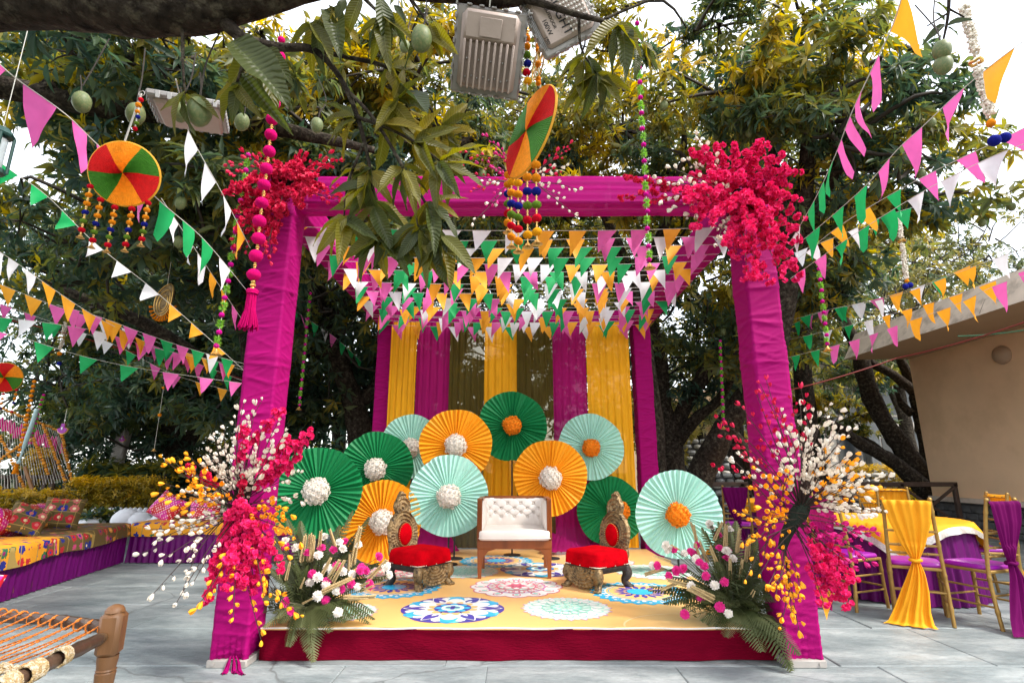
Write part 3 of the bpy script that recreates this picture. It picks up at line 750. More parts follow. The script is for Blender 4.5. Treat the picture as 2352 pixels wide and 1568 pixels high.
# tree on the left, its big limb crosses the frame behind the flags
q0 = V(-6.3, 4.4, 0)
tree('big mango tree at the left whose thick limb runs level over the bunting', q0,
     [([q0 - V(0, 0, .1), q0 + V(.1, .1, 1.2), q0 + V(.35, .2, 2.6), P(-420, 130, 4.6)], [.36, .3, .27, .22]),
      ([P(-420, 130, 4.6), P(30, 205, 4.8), P(240, 250, 4.9), P(420, 262, 5.0), P(560, 280, 5.1), P(680, 305, 5.2), P(860, 345, 5.4)], [.2, .115, .11, .1, .09, .075, .04]),
      ([P(120, 215, 4.8), P(90, 120, 5.2), P(180, 30, 5.4)], [.08, .06, .03]),
      ([P(420, 262, 5.0), P(500, 180, 5.3), P(560, 60, 5.5)], [.06, .05, .02])],
     [((-3.7, 5.6, 4.3), (1.5, 1.1, .8), 420, .4, .16), ((-5.2, 7.2, 4.7), (1.9, 1.3, 1.2), 560, .38, .14), ((-2.6, 6.2, 4.6), (1.3, 1.0, .9), 330, .44, .18), ((-5.0, 10.2, 2.8), (1.6, 1.0, .9), 250, .3, .1), ((-3.6, 4.6, 5.3), (1.8, 1.2, .6), 330, .42, .18), ((-4.6, 2.4, 5.6), (2.0, 1.7, .9), 520, .4, .16), ((-6.5, 1.0, 5.2), (1.8, 1.6, 1.0), 380, .4, .16)],
     single=300, mangoes=26, L0=.2)
# middle of the background, above and behind the curtains
tree('mango tree in the middle behind the striped curtains with golden new leaves', (.5, 13.5, 0),
     [([V(.5, 13.5, -.1), V(.4, 13.4, 2.4), V(.1, 13.2, 4.4), V(-.6, 12.6, 6)], [.3, .24, .18, .08]),
      ([V(.4, 13.4, 2.4), V(1.2, 13, 4), V(1.7, 12.2, 5.6)], [.16, .12, .06]), ([V(.1, 13.2, 4.4), P(1050, 560, 12.4), P(1080, 470, 12), P(1130, 330, 11)], [.14, .13, .1, .04])],
     [((-.6, 12, 6.9), (2.6, 1.8, 1.5), 520, .6, .2), ((1.8, 12.4, 6.4), (2.2, 1.6, 1.6), 430, .56, .2), ((.3, 12.8, 3.9), (2.6, 1.3, 1.2), 520, .42, .16), ((.6, 10.2, 6.8), (2.0, 1.4, .8), 260, .62, .2)],
     single=80, mangoes=14)
# forked tree right of the back post
t3 = [P(1545, 1110, 12), P(1540, 1000, 12), P(1525, 930, 12), P(1518, 840, 11.8), P(1500, 740, 11.4), P(1500, 600, 11)]
tree('forked mango tree seen between the two right posts of the pavilion', (t3[0].x, t3[0].y, 0),
     [([V(t3[0].x, t3[0].y, -.1)] + t3, [.34, .3, .26, .17, .16, .13, .07]),
      ([t3[1], P(1578, 925, 11.8), P(1625, 850, 11.5), P(1670, 780, 11.2), P(1690, 690, 11)], [.2, .17, .15, .12, .06]),
      ([P(1556, 1015, 11.9), P(1600, 960, 11.6), P(1650, 920, 11.4), P(1690, 850, 11)], [.14, .12, .1, .06]),
      ([t3[3], P(1450, 720, 11.6), P(1400, 600, 11.4)], [.1, .08, .04])],
     [((3.7, 10.4, 5.3), (2.0, 1.6, 1.5), 420, .46, .18), ((5.2, 11.6, 4.2), (1.6, 1.4, 1.2), 420, .4, .16), ((3.6, 12.4, 3.6), (1.5, 1.3, .9), 300, .38, .14), ((3.3, 8.4, 6.1), (1.5, 1.5, .9), 230, .58, .18)],
     single=90, mangoes=18)
t4 = [P(1600, 1120, 10.8), P(1650, 1010, 10.6), P(1700, 930, 10.4), P(1745, 860, 10.2), P(1790, 700, 9.6), P(1800, 560, 9)]
tree('leaning mango trunk passing behind the right magenta post', (t4[0].x, t4[0].y, 0),
     [([V(t4[0].x - .1, t4[0].y, -.1)] + t4, [.3, .26, .24, .22, .2, .13, .06]),
      ([P(1745, 1130, 11.2), P(1720, 1060, 11), P(1690, 1000, 10.8), P(1650, 960, 10.8)], [.17, .14, .1, .06]),
      ([t4[3], P(1850, 760, 10), P(1900, 640, 9.4)], [.12, .1, .05])],
     [((4.3, 7.6, 5.4), (1.8, 1.4, 1.4), 420, .44, .18), ((4.5, 9.0, 3.7), (1.1, 1.1, .8), 200, .5, .18), ((5.3, 8.8, 5.1), (1.3, 1.3, 1.2), 280, .52, .2), ((3.4, 6.4, 6.1), (1.5, 1.3, .8), 250, .54, .2)],
     single=300, mangoes=44)
# right tree by the cream building: S-shaped trunk, low boughs
t5 = [P(2150, 1150, 13), P(2110, 1085, 13), P(2060, 1010, 13), P(2010, 930, 13), P(1985, 860, 12.9), P(1970, 800, 12.8), P(1940, 740, 12.4), P(1900, 640, 11.8)]
tree('crooked mango tree with sweeping low boughs beside the cream building', (t5[0].x, t5[0].y, 0),
     [([V(t5[0].x + .1, t5[0].y, -.1)] + t5, [.36, .3, .25, .22, .2, .2, .17, .12, .06]),
      ([t5[0], P(2120, 1120, 12.8), P(2050, 1060, 12.6), P(1980, 1020, 12.4), P(1930, 985, 12.2), P(1900, 960, 12)], [.26, .2, .16, .13, .1, .05]),
      ([t5[1], P(2040, 1050, 13.2), P(1985, 1010, 13.3), P(1940, 1005, 13.4)], [.16, .12, .09, .05]),
      ([P(2145, 1100, 13.1), P(2125, 1000, 13.2), P(2110, 930, 13.2), P(2095, 880, 13.2), P(2070, 830, 13), P(2050, 790, 12.8)], [.2, .18, .16, .14, .11, .08]),
      ([P(2100, 900, 13.2), P(2050, 860, 13), P(1995, 830, 12.9)], [.13, .11, .09]),
      ([P(2095, 950, 13.2), P(2070, 925, 13.4), P(2060, 900, 13.4)], [.1, .08, .05])],
     [((7.3, 14.2, 5.4), (2.2, 1.3, 1.7), 480, .52, .18), ((7.2, 13.9, 2.8), (1.3, 1.0, .7), 190, .46, .16), ((9.3, 14.4, 4.3), (1.4, 1.2, .9), 200, .55, .18), ((8.9, 14, 2.7), (.9, .8, .6), 70, .6, .2), ((9.6, 15, 7.6), (1.9, 1.4, 1.6), 260, .55, .18)],
     single=60, mangoes=14)
# canopy over the pavilion: high boughs of a tree at the right rear
tree('tall mango tree whose fruiting boughs hang high above the right front corner', (3.85, 8.0, 0),
     [([V(3.85, 8.0, -.1), V(3.82, 7.9, 2.2), V(4.1, 7.3, 4.2), P(1860, 310, 6.4), P(1830, 160, 6.2)], [.2, .17, .15, .1, .04]),
      ([V(4.1, 7.3, 4.2), P(1950, 330, 6.4), P(2050, 260, 6.2)], [.1, .08, .03]), ([V(4.1, 7.3, 4.2), P(1760, 330, 6.6), P(1650, 220, 6.4)], [.1, .08, .03])],
     [((4.1, 6.0, 5.6), (1.35, .9, .9), 330, .36, .16), ((5.1, 6.3, 5.0), (1.1, .9, .8), 220, .52, .2), ((3.2, 6.4, 6.5), (1.2, 1, .7), 170, .58, .2), ((4.9, 6.0, 6.5), (1.0, .8, .6), 110, .5, .18), ((4.5, 7.0, 7.9), (1.5, .9, .8), 170, .5, .2), ((3.0, 7.1, 8.1), (1.2, .9, .7), 110, .56, .2)],
     single=300, mangoes=44, L0=.19)
tree('thin-crowned mango tree reaching over the front beam with yellow leaf tips', (1.6, 9.6, 0),
     [([V(2.55, 9.6, -.1), V(2.5, 9.5, 2.4), V(2.2, 9.2, 4.4), V(1.5, 8.6, 6.0), V(.7, 7.6, 6.6)], [.2, .16, .13, .08, .04]),
      ([V(2.2, 9.2, 4.4), V(2.9, 8.4, 6), V(2.8, 7.6, 6.8)], [.1, .07, .03]), ([V(1.5, 8.6, 6.0), P(1180, 300, 7.4), P(1060, 330, 7), P(990, 360, 6.8)], [.09, .08, .06, .03])],
     [((.2, 7.4, 6.2), (1.5, 1.2, .7), 230, .66, .2), ((1.6, 7.6, 6.6), (1.3, 1.1, .8), 250, .6, .2), ((-1.0, 7.2, 6.2), (1.4, 1.1, .8), 330, .62, .2), ((2.5, 7.4, 5.6), (1.0, .9, .7), 210, .52, .2), ((-.2, 6.6, 5.0), (1.0, .8, .35), 110, .66, .2), ((1.5, 7.3, 8.2), (1.3, .9, .7), 120, .62, .2), ((-.6, 7.3, 8.2), (1.4, .9, .7), 150, .62, .2)],
     single=200, mangoes=34, L0=.18)
tree('mango canopy closing over the upper left corner above the disc', (-4.25, 9.3, 0),
     [([V(-4.25, 9.3, -.1), V(-4.3, 9.2, 2.4), V(-4.6, 8.4, 4.6), V(-4.4, 7.4, 6.2), V(-3.6, 6.8, 7.2)], [.3, .26, .2, .13, .05]),
      ([V(-4.6, 8.4, 4.6), V(-6.2, 7.6, 6), V(-7, 7, 7.2)], [.14, .1, .04]), ([V(-4.3, 9.2, 2.4), V(-6.0, 8.4, 3.6), V(-7.6, 8, 4.2)], [.14, .1, .05]),
      ([V(-4.4, 7.4, 6.2), V(-2.8, 6.6, 6.8), V(-1.6, 6.2, 7)], [.1, .07, .03])],
     [((-5.6, 6.6, 6.6), (1.9, 1.3, 1.1), 430, .46, .2), ((-3.2, 6.3, 6.6), (1.7, 1.2, .9), 360, .54, .2), ((-7.6, 9.4, 5.0), (1.8, 1.4, 1.4), 420, .34, .12), ((-6.6, 11.0, 3.4), (1.8, 1.2, 1.1), 330, .3, .1), ((-1.5, 6.0, 6.3), (1.2, .9, .6), 170, .6, .2)],
     single=200, mangoes=26)
tree('high open-crowned mango tree filling the sky above the front beam', (-1.9, 15.2, 0),
     [([V(-1.9, 15.2, -.1), V(-1.8, 15.1, 3), V(-1.2, 14.6, 6), V(0, 14, 8.4)], [.3, .24, .18, .06]), ([V(-1.2, 14.6, 6), V(-3, 14, 8.2), V(-4, 13.6, 9)], [.14, .1, .04]), ([V(-1.2, 14.6, 6), V(.8, 13.8, 7.4), V(2.4, 13.2, 9)], [.14, .1, .04])],
     [((-2.6, 13.6, 8.8), (3.4, 1.8, 2.2), 560, .62, .18), ((2.4, 13.4, 8.8), (3.4, 1.8, 2.2), 520, .62, .18), ((0, 13, 11.2), (4.4, 1.6, 1.6), 380, .66, .18)], mat=m_leafp, L0=.2, per=9, mangoes=30)
tree('open-crowned mango tree high behind the right front corner', (6.2, 14.8, 0),
     [([V(6.2, 14.8, -.1), V(6.1, 14.7, 3), V(6.3, 14, 6.2), V(6.0, 13.2, 8.8)], [.28, .22, .16, .06]), ([V(6.3, 14, 6.2), V(7.8, 13.4, 8)], [.12, .05])],
     [((6.2, 12.6, 8.6), (2.6, 1.6, 2.2), 420, .58, .18), ((8.2, 12.8, 7.0), (1.8, 1.4, 1.4), 220, .6, .18)], mat=m_leafp, L0=.2, per=9, mangoes=16)
tree('airy mango boughs filling the upper right behind the string of pink flags', (7.6, 13.6, 0),
     [([V(7.6, 13.6, -.1), V(7.4, 13.4, 3), V(6.8, 12, 6), V(6.2, 10.6, 8)], [.28, .22, .15, .05]), ([V(6.8, 12, 6), V(7.6, 11, 7.4)], [.12, .04]), ([V(6.8, 12, 6), V(5, 10.4, 8.2)], [.12, .04])],
     [((5.4, 9.6, 8.6), (2.4, 1.5, 1.6), 330, .56, .2), ((7.2, 10.4, 7.0), (1.8, 1.4, 1.3), 260, .5, .18), ((3.0, 9.4, 8.6), (2.0, 1.4, 1.5), 230, .62, .2), ((.6, 9.6, 8.8), (2.2, 1.4, 1.4), 230, .64, .2), ((-2.4, 9.4, 8.6), (2.2, 1.4, 1.4), 260, .6, .2)], L0=.19, per=9, single=120, mangoes=30)
tree('small-leaved far tree standing above the cream roof at the right edge', (19, 24, 0),
     [([V(19, 24, -.1), V(18.9, 24, 4), V(18.7, 23.8, 9)], [.3, .22, .1]), ([V(18.9, 24, 4), V(17.4, 23.6, 8)], [.14, .05])],
     [((18.2, 23.6, 8.6), (3.2, 2, 2.4), 420, .5, .18), ((21.2, 23.6, 9.6), (2.4, 2, 2.6), 300, .5, .18), ((14.4, 23.8, 8.2), (2.2, 1.6, 1.6), 220, .55, .18)], mat=m_leafp, L0=.22, per=9, name='far_tree', group='far trees beyond the garden')
# far trees
tree('pale far tree with open crown at the right edge behind the flags', (15.5, 21, 0),
     [([V(15.5, 21, -.1), V(15.4, 21, 3), V(15.2, 20.8, 6)], [.3, .22, .1]), ([V(15.4, 21, 3), V(14.2, 20.6, 6)], [.14, .05])],
     [((15.2, 20.6, 7.2), (3.4, 2.5, 2.6), 620, .55, .18), ((13.2, 20.8, 5.4), (2.2, 2, 1.4), 260, .6, .18), ((16.6, 20.8, 9.4), (2.8, 2, 2.0), 380, .58, .18), ((19.6, 21, 10.4), (2.6, 2, 2.2), 330, .55, .18)], mat=m_leafp, L0=.22, per=10, name='far_tree', group='far trees beyond the garden')
tree('far tree filling the gap under the cream roof overhang', (11.2, 20, 0),
     [([V(11.2, 20, -.1), V(11.1, 20, 3), V(11, 19.8, 6)], [.25, .2, .1])],
     [((11, 19.6, 5.4), (3.2, 2, 2.6), 640, .5, .18), ((8.6, 19, 3.4), (2.0, 1.5, 1.4), 260, .6, .2)], mat=m_leafp, L0=.24, per=10, name='far_tree', group='far trees beyond the garden')
tree('far yellow-green tree behind the forked trunk', (6.4, 18, 0),
     [([V(6.4, 18, -.1), V(6.3, 18, 3), V(6.2, 17.8, 5)], [.22, .16, .08])],
     [((6.2, 17.6, 4.4), (2.6, 1.6, 2.0), 520, .62, .2), ((4.0, 17, 2.7), (2.0, 1.4, 1.2), 300, .66, .2), ((3.2, 17.4, 6.4), (2.4, 1.6, 2.0), 330, .55, .2)], mat=m_leafp, L0=.24, per=10, name='far_tree', group='far trees beyond the garden')
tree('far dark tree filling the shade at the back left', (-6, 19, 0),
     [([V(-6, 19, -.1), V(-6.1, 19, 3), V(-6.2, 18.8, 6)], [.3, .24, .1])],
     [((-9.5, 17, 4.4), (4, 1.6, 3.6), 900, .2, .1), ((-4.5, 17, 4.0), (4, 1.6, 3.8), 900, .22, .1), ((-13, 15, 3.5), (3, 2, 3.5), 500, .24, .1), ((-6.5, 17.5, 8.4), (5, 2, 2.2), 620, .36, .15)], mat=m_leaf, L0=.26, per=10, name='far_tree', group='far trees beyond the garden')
tree('far tree in the middle seen dimly through the olive curtains', (-.4, 18.5, 0),
     [([V(-.4, 18.5, -.1), V(-.3, 18.4, 3), V(0, 18.2, 6)], [.3, .24, .1])],
     [((0, 18, 3.4), (4.2, 1.5, 2.8), 800, .4, .16), ((1, 18, 8.2), (4.5, 1.8, 2.0), 420, .55, .2)], mat=m_leafp, L0=.26, per=10, name='far_tree', group='far trees beyond the garden')
# ------------------------------------------------------------------ building at the right, walls, rails, house and hedges behind
m_plaster = M('cream_plaster', (.88, .6, .38), .9, .05, 2, .15, 60, spec=.1, col2=(.76, .5, .3), c2s=.8, c2lo=.5, c2hi=.75)
m_fascia = M('weathered_fascia', (.72, .6, .5), .85, .1, 4, .1, 30, col2=(.3, .24, .19), c2s=2.5, c2lo=.5, c2hi=.7, spec=.15)
m_soffit = M('brown_soffit', (.5, .35, .22), .85, .05, 2)
m_plinth = M('grey_rubble', (.11, .11, .11), .9, .4, 6, .8, 14)
bx0, by1 = 9.35, 12.3
bld = thing('building', 'plain cream building with wide slanted roof overhang at the right edge', 'building', (12, 7.5, 0))
b = MB(); b.box((12.4, 6.9, 2.25), (6.1, 10.8, 3.14)); b.build('wall', m_plaster, bld, smooth=False, world=True)
b = MB()
for (xa, xb, z) in ((9.3, 9.42, .66),): b.box(((xa + xb) / 2 - .03, 6.9, z), (.16, 10.82, .1), bev=.01)
b.build('ledge', m_fascia, bld, world=True)
b = MB(); b.box((12.44, 6.9, .3), (6.1, 10.76, .6)); b.build('plinth', m_plinth, bld, smooth=False, world=True)
rs = random.Random(4); z = .0
while z < .56:
    h = rs.uniform(.11, .17); y = 8.4
    while y < 12.2:
        l = rs.uniform(.2, .42)
        if y + l > 12.28: l = 12.28 - y
        b = MB(); b.box((0, 0, 0), (.07, l - .012, h - .012), bev=.018); o = b.build('plinth_stone', m_plinth, bld, world=False)
        o.location = V(9.385 - rs.uniform(0, .012), y + l / 2, z + h / 2) - bld.location
        y += l + .001
    z += h
b = MB()                                                   # roof slab: sloping fascia, soffit, top
x0, x1, xt, zs, zt = 7.85, 15.5, 8.2, 3.8, 4.42
pr = [(x0, zs), (x1, zs + .02), (x1, zt + .5), (xt, zt)]
vs = [V(x, y, z) for y in (1.2, 12.34) for x, z in pr]
b.add(vs, [[0, 1, 2, 3], [7, 6, 5, 4], [0, 4, 5, 1], [3, 2, 6, 7]]); b.mat(1); b.add(vs, [[0, 3, 7, 4]])
b.build('roof', [m_soffit, m_fascia], bld, smooth=False, world=True)
b = MB()
for k in range(8): b.tube([(x0 + .02 + .0, 1.6 + k * 1.4, zs + .03), (xt + .0, 1.6 + k * 1.4, zt - .02)], .008, 4)
b.build('fascia_joint', M('joint', (.2, .16, .13), .9), bld, world=True)
b = MB(); pl = P(2352, 815, 9.9); pl.x = 9.35; b.lathe([(.0, 0), (.17, 0), (.18, .03), (.15, .1), (.08, .15), (0, .16)], 20, pl, Matrix.Rotation(-PI / 2, 3, 'Y'))
b.build('wall_light', M('lamp_bowl', (.4, .27, .18), .5), bld, world=True)
# red and green cables slung from the eave
b = MB(); b.tube(catenary(P(1770, 905, 9), P(2060, 822, 8.7), .04, 12) + catenary(P(2060, 822, 8.7), P(2460, 700, 7.2), .06, 12)[1:], .012, 5)
tag(b.build('cable', M('red_cable', (.2, .02, .015), .6)), 'thin red cable slung low along the cream eave', 'cable')
b = MB(); b.tube(catenary(P(2200, 772, 8.2), P(2460, 735, 7.2), .05, 12), .01, 5)
tag(b.build('cable', M('green_cable', (.05, .2, .1), .6)), 'thin green cable under the cream eave beside the red one', 'cable')

# low dark rail behind the tables
m_rail = M('dark_rail_wood', (.06, .035, .025), .6, .3, 12)
rl = thing('wooden_railing', 'dark brown wooden railing with crossed braces behind the banquet chairs', 'railing', (6.6, 11.4, 0))
b = MB(); b.box((6.4, 11.4, .98), (5.6, .08, .09), bev=.008); b.build('top_rail', m_rail, rl, world=True)
b = MB(); b.box((6.4, 11.4, .16), (5.6, .06, .07), bev=.008); b.build('bottom_rail', m_rail, rl, world=True)
for k in range(6):
    b = MB(); b.box((3.65 + k * 1.1, 11.4, .5), (.08, .08, 1.0), bev=.008); b.build('rail_post', m_rail, rl, world=True)
    if k < 5:
        for s in (-1, 1):
            b = MB(); b.box((4.2 + k * 1.1, 11.4 + .02 * s, .56), (1.24, .035, .05), Matrix.Rotation(s * .6, 3, 'Y')); b.build('brace', m_rail, rl, world=True)

# terrace of pale stones and the house far behind
m_pale = [M('pale_stone_%s' % n, c, .9, .25, 9, .4, 30) for n, c in (('a', (.55, .54, .52)), ('b', (.42, .42, .42)), ('c', (.62, .58, .52)))]
def rubble_wall(name, label, x0, x1, y, z0, z1, sh, cat_='wall', dx=0.0, group=None, n_max=290):
    w_ = thing(name, label, cat_, ((x0 + x1) / 2, y, 0), group=group)
    b = MB(); b.box(((x0 + x1) / 2, y + .2, (z0 + z1) / 2), (x1 - x0, .3, z1 - z0 - .03)); b.build('backing', m_plinth, w_, smooth=False, world=True)
    pool = []
    for q in range(6):
        bb = MB(); bb.ball((0, 0, 0), .5, 8, 5, .5, jit=.12); bb.v = [(math.copysign(abs(x) ** .7 * .62, x), math.copysign(abs(y_) ** .7 * .62, y_), math.copysign(abs(z) ** .7 * .62, z)) for x, y_, z in bb.v]
        pool.append(bb.mesh('stone', m_pale[q % 3], smooth='all'))
    z = z0; k = 0
    while z < z1 - .02:
        h = sh * rs.uniform(.8, 1.2); x = x0
        while x < x1:
            l = h * rs.uniform(1.1, 2.2)
            if k < n_max:
                link('stone', pool[rs.randrange(6)], w_, mw=Matrix.Translation(V(x + l / 2, y + .02 + rs.uniform(-.02, .02), z + h / 2) - w_.location) @ Matrix.Rotation(rs.uniform(-.06, .06), 4, 'Y') @ Matrix.Diagonal((l, .3, h, 1)))
            k += 1; x += l
        z += h
    return w_
rubble_wall('stone_wall', 'pale dry stone terrace wall behind the forked trees on the right', 4.6, 9.6, 14.6, 0, 1.15, .16)
rubble_wall('stone_wall', 'upper pale stone terrace wall below the brown roofed house', 4.4, 8.2, 17.0, .9, 2.1, .2, n_max=150)
m_house = M('house_stone', (.2, .21, .22), .9, .3, 5, .5, 16); m_trim = M('pale_trim', (.55, .5, .45), .8); m_glassd = M('dark_window', (.02, .025, .03), .15, .2, 3, spec=.6)
hs_ = thing('house', 'far grey stone house with pale bands and dark windows behind the crooked tree', 'house', (13.6, 24, 0))
b = MB(); b.box((14.5, 25, 3), (8, 4, 6)); b.build('wall', m_house, hs_, smooth=False, world=True)
for k, x in enumerate((11.4, 13.3, 15.2)):
    b = MB(); b.box((x, 22.85, 3), (.5, .4, 5.9), bev=.03); b.build('column', m_trim if k % 2 else m_house, hs_, world=True)
    for z in (2.0, 4.1):
        b = MB(); b.box((x + .95, 22.98, z), (1.1, .08, 1.3)); f = b.build('window', m_trim, hs_, world=True, smooth=False)
        b = MB(); b.box((x + .95, 22.93, z), (.94, .04, 1.12)); b.build('pane', m_glassd, f, world=True, smooth=False)
for z in (3.05, 5.2):
    b = MB(); b.box((14.5, 22.9, z), (8.1, .3, .3), bev=.02); b.build('band', m_trim, hs_, world=True)
b = MB(); b.box((14.5, 24.6, 6.2), (9, 5.4, .3), bev=.05); b.build('roof', m_fascia, hs_, world=True)
h2 = thing('house', 'far small house with brown sloping roof glimpsed between the forked trunks', 'house', (6.6, 21, 0))
b = MB(); b.box((6.6, 21.6, 2.0), (3.6, 2.4, 4.0)); b.build('wall', m_plaster, h2, smooth=False, world=True)
b = MB(); vs = [V(4.5, 20.1, 3.3), V(8.7, 20.1, 3.3), V(8.7, 21.9, 4.3), V(4.5, 21.9, 4.3)]; b.add(vs + [v + V(0, 0, .14) for v in vs], [[3, 2, 1, 0], [4, 5, 6, 7], [0, 1, 5, 4], [1, 2, 6, 5], [2, 3, 7, 6], [3, 0, 4, 7]])
b.build('roof', M('brown_roof', (.2, .12, .07), .8, .2, 6), h2, smooth=False, world=True)
b = MB(); b.box((6.2, 20.37, 2.2), (1.0, .06, 1.1)); f = b.build('window', m_trim, h2, smooth=False, world=True)
b = MB(); b.box((6.2, 20.33, 2.2), (.84, .04, .94)); b.build('pane', m_glassd, f, smooth=False, world=True)

# ------------------------------------------------------------------ hedges, shrubs, fence, stones at the left
def hedge(label, x0, x1, y0, y1, z0, z1, n, tone, tsp, L0, name='clipped_hedge', cat_='hedge', mat=None, stems=9, group=None, loose=0.0):
    root = thing(name, label, cat_, ((x0 + x1) / 2, (y0 + y1) / 2, 0), group=group)
    p = np.stack([np_r.uniform(x0, x1, n), np_r.uniform(y0, y1, n), z0 + (z1 - z0) * np_r.uniform(0, 1, n) ** .7], 1)
    if loose: p[:, 2] += loose * np.sin(p[:, 0] * 3.1 + 1) * np.sin(p[:, 0] * 7.3)
    c = np.array([(x0 + x1) / 2, (y0 + y1) / 2, z0]); d = (p - c) / np.array([x1 - x0, y1 - y0, z1 - z0]) + np_r.normal(size=(n, 3)) * .25 + np.array([0, 0, .35])
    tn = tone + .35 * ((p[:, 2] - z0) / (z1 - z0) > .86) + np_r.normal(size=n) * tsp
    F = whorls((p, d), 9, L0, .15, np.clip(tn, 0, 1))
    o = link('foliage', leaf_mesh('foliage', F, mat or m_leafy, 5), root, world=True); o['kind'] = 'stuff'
    for k in range(stems):
        x, y = U(x0 + .05, x1 - .05), U(y0 + .05, y1 - .05); b = MB()
        b.tube(spline([V(x, y, -.02), V(x + U(-.06, .06), y, z0 + .1), V(x + U(-.15, .15), y, z1 - .15)], 3), .014, 5, cap=False)
        b.build('stem', m_twig, root, world=True)
    return root
a0, a1 = P(-60, 1185, 9.6), P(130, 1185, 9.6)
hedge('clipped golden hedge right behind the red bolster on the left bench', a0.x - .6, a1.x, 9.3, 9.9, .35, P(60, 1128, 9.5).z, 620, .42, .16, .1)
a0, a1 = P(150, 1185, 10.2), P(362, 1185, 10.2)
hedge('long clipped golden hedge with bare stems above the white boulders', a0.x, a1.x, 10.0, 10.6, .38, P(250, 1098, 10).z, 760, .42, .18, .09, stems=14)
a0 = P(2010, 1120, 15.5); a1 = P(2100, 1120, 15.5)
hedge('golden hedge under the crooked tree beside the cream building', a0.x - .6, a1.x + .6, 15.2, 16.2, .2, P(2050, 1068, 15.4).z, 640, .42, .16, .13)
a0, a1 = P(170, 1100, 11.6), P(420, 1100, 11.6)
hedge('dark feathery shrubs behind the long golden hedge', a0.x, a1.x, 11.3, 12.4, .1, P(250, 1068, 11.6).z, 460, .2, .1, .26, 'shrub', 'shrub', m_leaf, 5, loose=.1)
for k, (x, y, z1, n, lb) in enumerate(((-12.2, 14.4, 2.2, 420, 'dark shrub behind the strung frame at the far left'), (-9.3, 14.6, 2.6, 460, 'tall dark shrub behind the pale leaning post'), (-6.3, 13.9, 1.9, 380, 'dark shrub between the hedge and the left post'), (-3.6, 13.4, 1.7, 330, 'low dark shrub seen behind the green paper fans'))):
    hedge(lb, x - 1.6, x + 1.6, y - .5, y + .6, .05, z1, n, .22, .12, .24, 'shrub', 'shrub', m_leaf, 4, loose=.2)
hedge('bright yellow bush glowing behind the strung frame', P(65, 1060, 12).x, P(120, 1060, 12).x, 11.8, 12.4, .7, P(90, 1035, 12).z, 140, .6, .14, .14, 'bush', 'bush', None, 4, loose=.1)
hedge('small green plant between bench corner and white boulders', P(205, 1190, 9.2).x, P(262, 1190, 9.2).x, 9.0, 9.3, .42, P(230, 1178, 9.1).z, 26, .3, .1, .2, 'small_plant', 'plant', m_leaf, 3)
# picket fence in the dark
fe = thing('picket_fence', 'dark wooden picket fence behind the hedges at the far left', 'fence', (-9.5, 11.2, 0))
fx0, fx1 = P(-40, 1100, 11.2).x, P(158, 1100, 11.2).x
zt = P(80, 1088, 11.2).z
for z in (zt - .06, .35):
    b = MB(); b.box(((fx0 + fx1) / 2, 11.22, z), (fx1 - fx0, .05, .08)); b.build('fence_rail', m_rail, fe, smooth=False, world=True)
k = 0; x = fx0
while x < fx1:
    b = MB(); b.box((x, 11.17, zt / 2 - .02), (.07, .03, zt), Matrix.Rotation(U(-.22, .22), 3, 'Y')); b.build('picket', m_rail, fe, smooth=False, world=True); x += U(.12, .19)
# white painted boulders and a pebble border
m_wrock = M('white_boulder', (.72, .72, .74), .8, .08, 5, .4, 12)
for k, (px, py, r, lb) in enumerate(((205, 1194, .2, 'flat white boulder at the bench corner'), (288, 1187, .22, 'tall white boulder, biggest beside the bench corner'), (318, 1192, .19, 'white boulder leaning right of the tallest one'), (376, 1192, .18, 'white boulder half behind the back bench'), (345, 1197, .12, 'small white boulder in the middle of the row'))):
    p = P(px, py, 9.05); b = MB(); b.ball((0, 0, 0), r, 14, 9, r * (.5 if k == 0 else .85))
    b.v = [tuple(Vector(q) * (1 + .16 * nz(q, 3.3, k * 2.1))) for q in b.v]
    o = b.build('white_boulder', m_wrock, smooth='all'); o.location = (p.x, p.y, max(p.z - r * .3, .2)); tag(o, lb, 'boulder', 'white boulders behind the benches')
pb = thing('pebble_border', 'border row of upright white pebbles under the long golden hedge', 'garden border', (P(300, 1190, 9.8).x, 9.8, 0))
pool = []
for q in range(3):
    b = MB(); b.ball((0, 0, 0), .5, 8, 6, .5, jit=.08); pool.append(b.mesh('pebble', m_wrock, smooth='all'))
xa, xb = P(215, 1180, 9.8).x, P(500, 1180, 9.8).x
z0 = P(300, 1180, 9.8).z
b = MB(); b.box(((xa + xb) / 2, 9.95, z0 / 2 - .03), (xb - xa, .22, z0 - .02)); b.build('border_base', m_plinth, pb, smooth=False, world=True)
x = xa
while x < xb:
    link('pebble', pool[rnd.randrange(3)], pb, mw=Matrix.Translation(V(x, 9.82, z0 + .02) - pb.location) @ Matrix.Rotation(U(-.2, .2), 4, 'Y') @ Matrix.Diagonal((.085, .14, .19, 1))); x += .088
# pale leaning post
p0, p1 = P(250, 1075, 12.2), P(262, 985, 12.2)
b = MB(); b.box((0, 0, .9), (.28, .16, 2.6), bev=.03)
o = b.build('leaning_post', M('pale_weathered_board', (.34, .31, .29), .85, .25, 10, .5, 30, (1, 1, 6))); o.location = (p0.x, 12.2, 0); o.rotation_euler = (0, R(6), 0)
tag(o, 'pale weathered board post leaning in the shade behind the hedge', 'post')
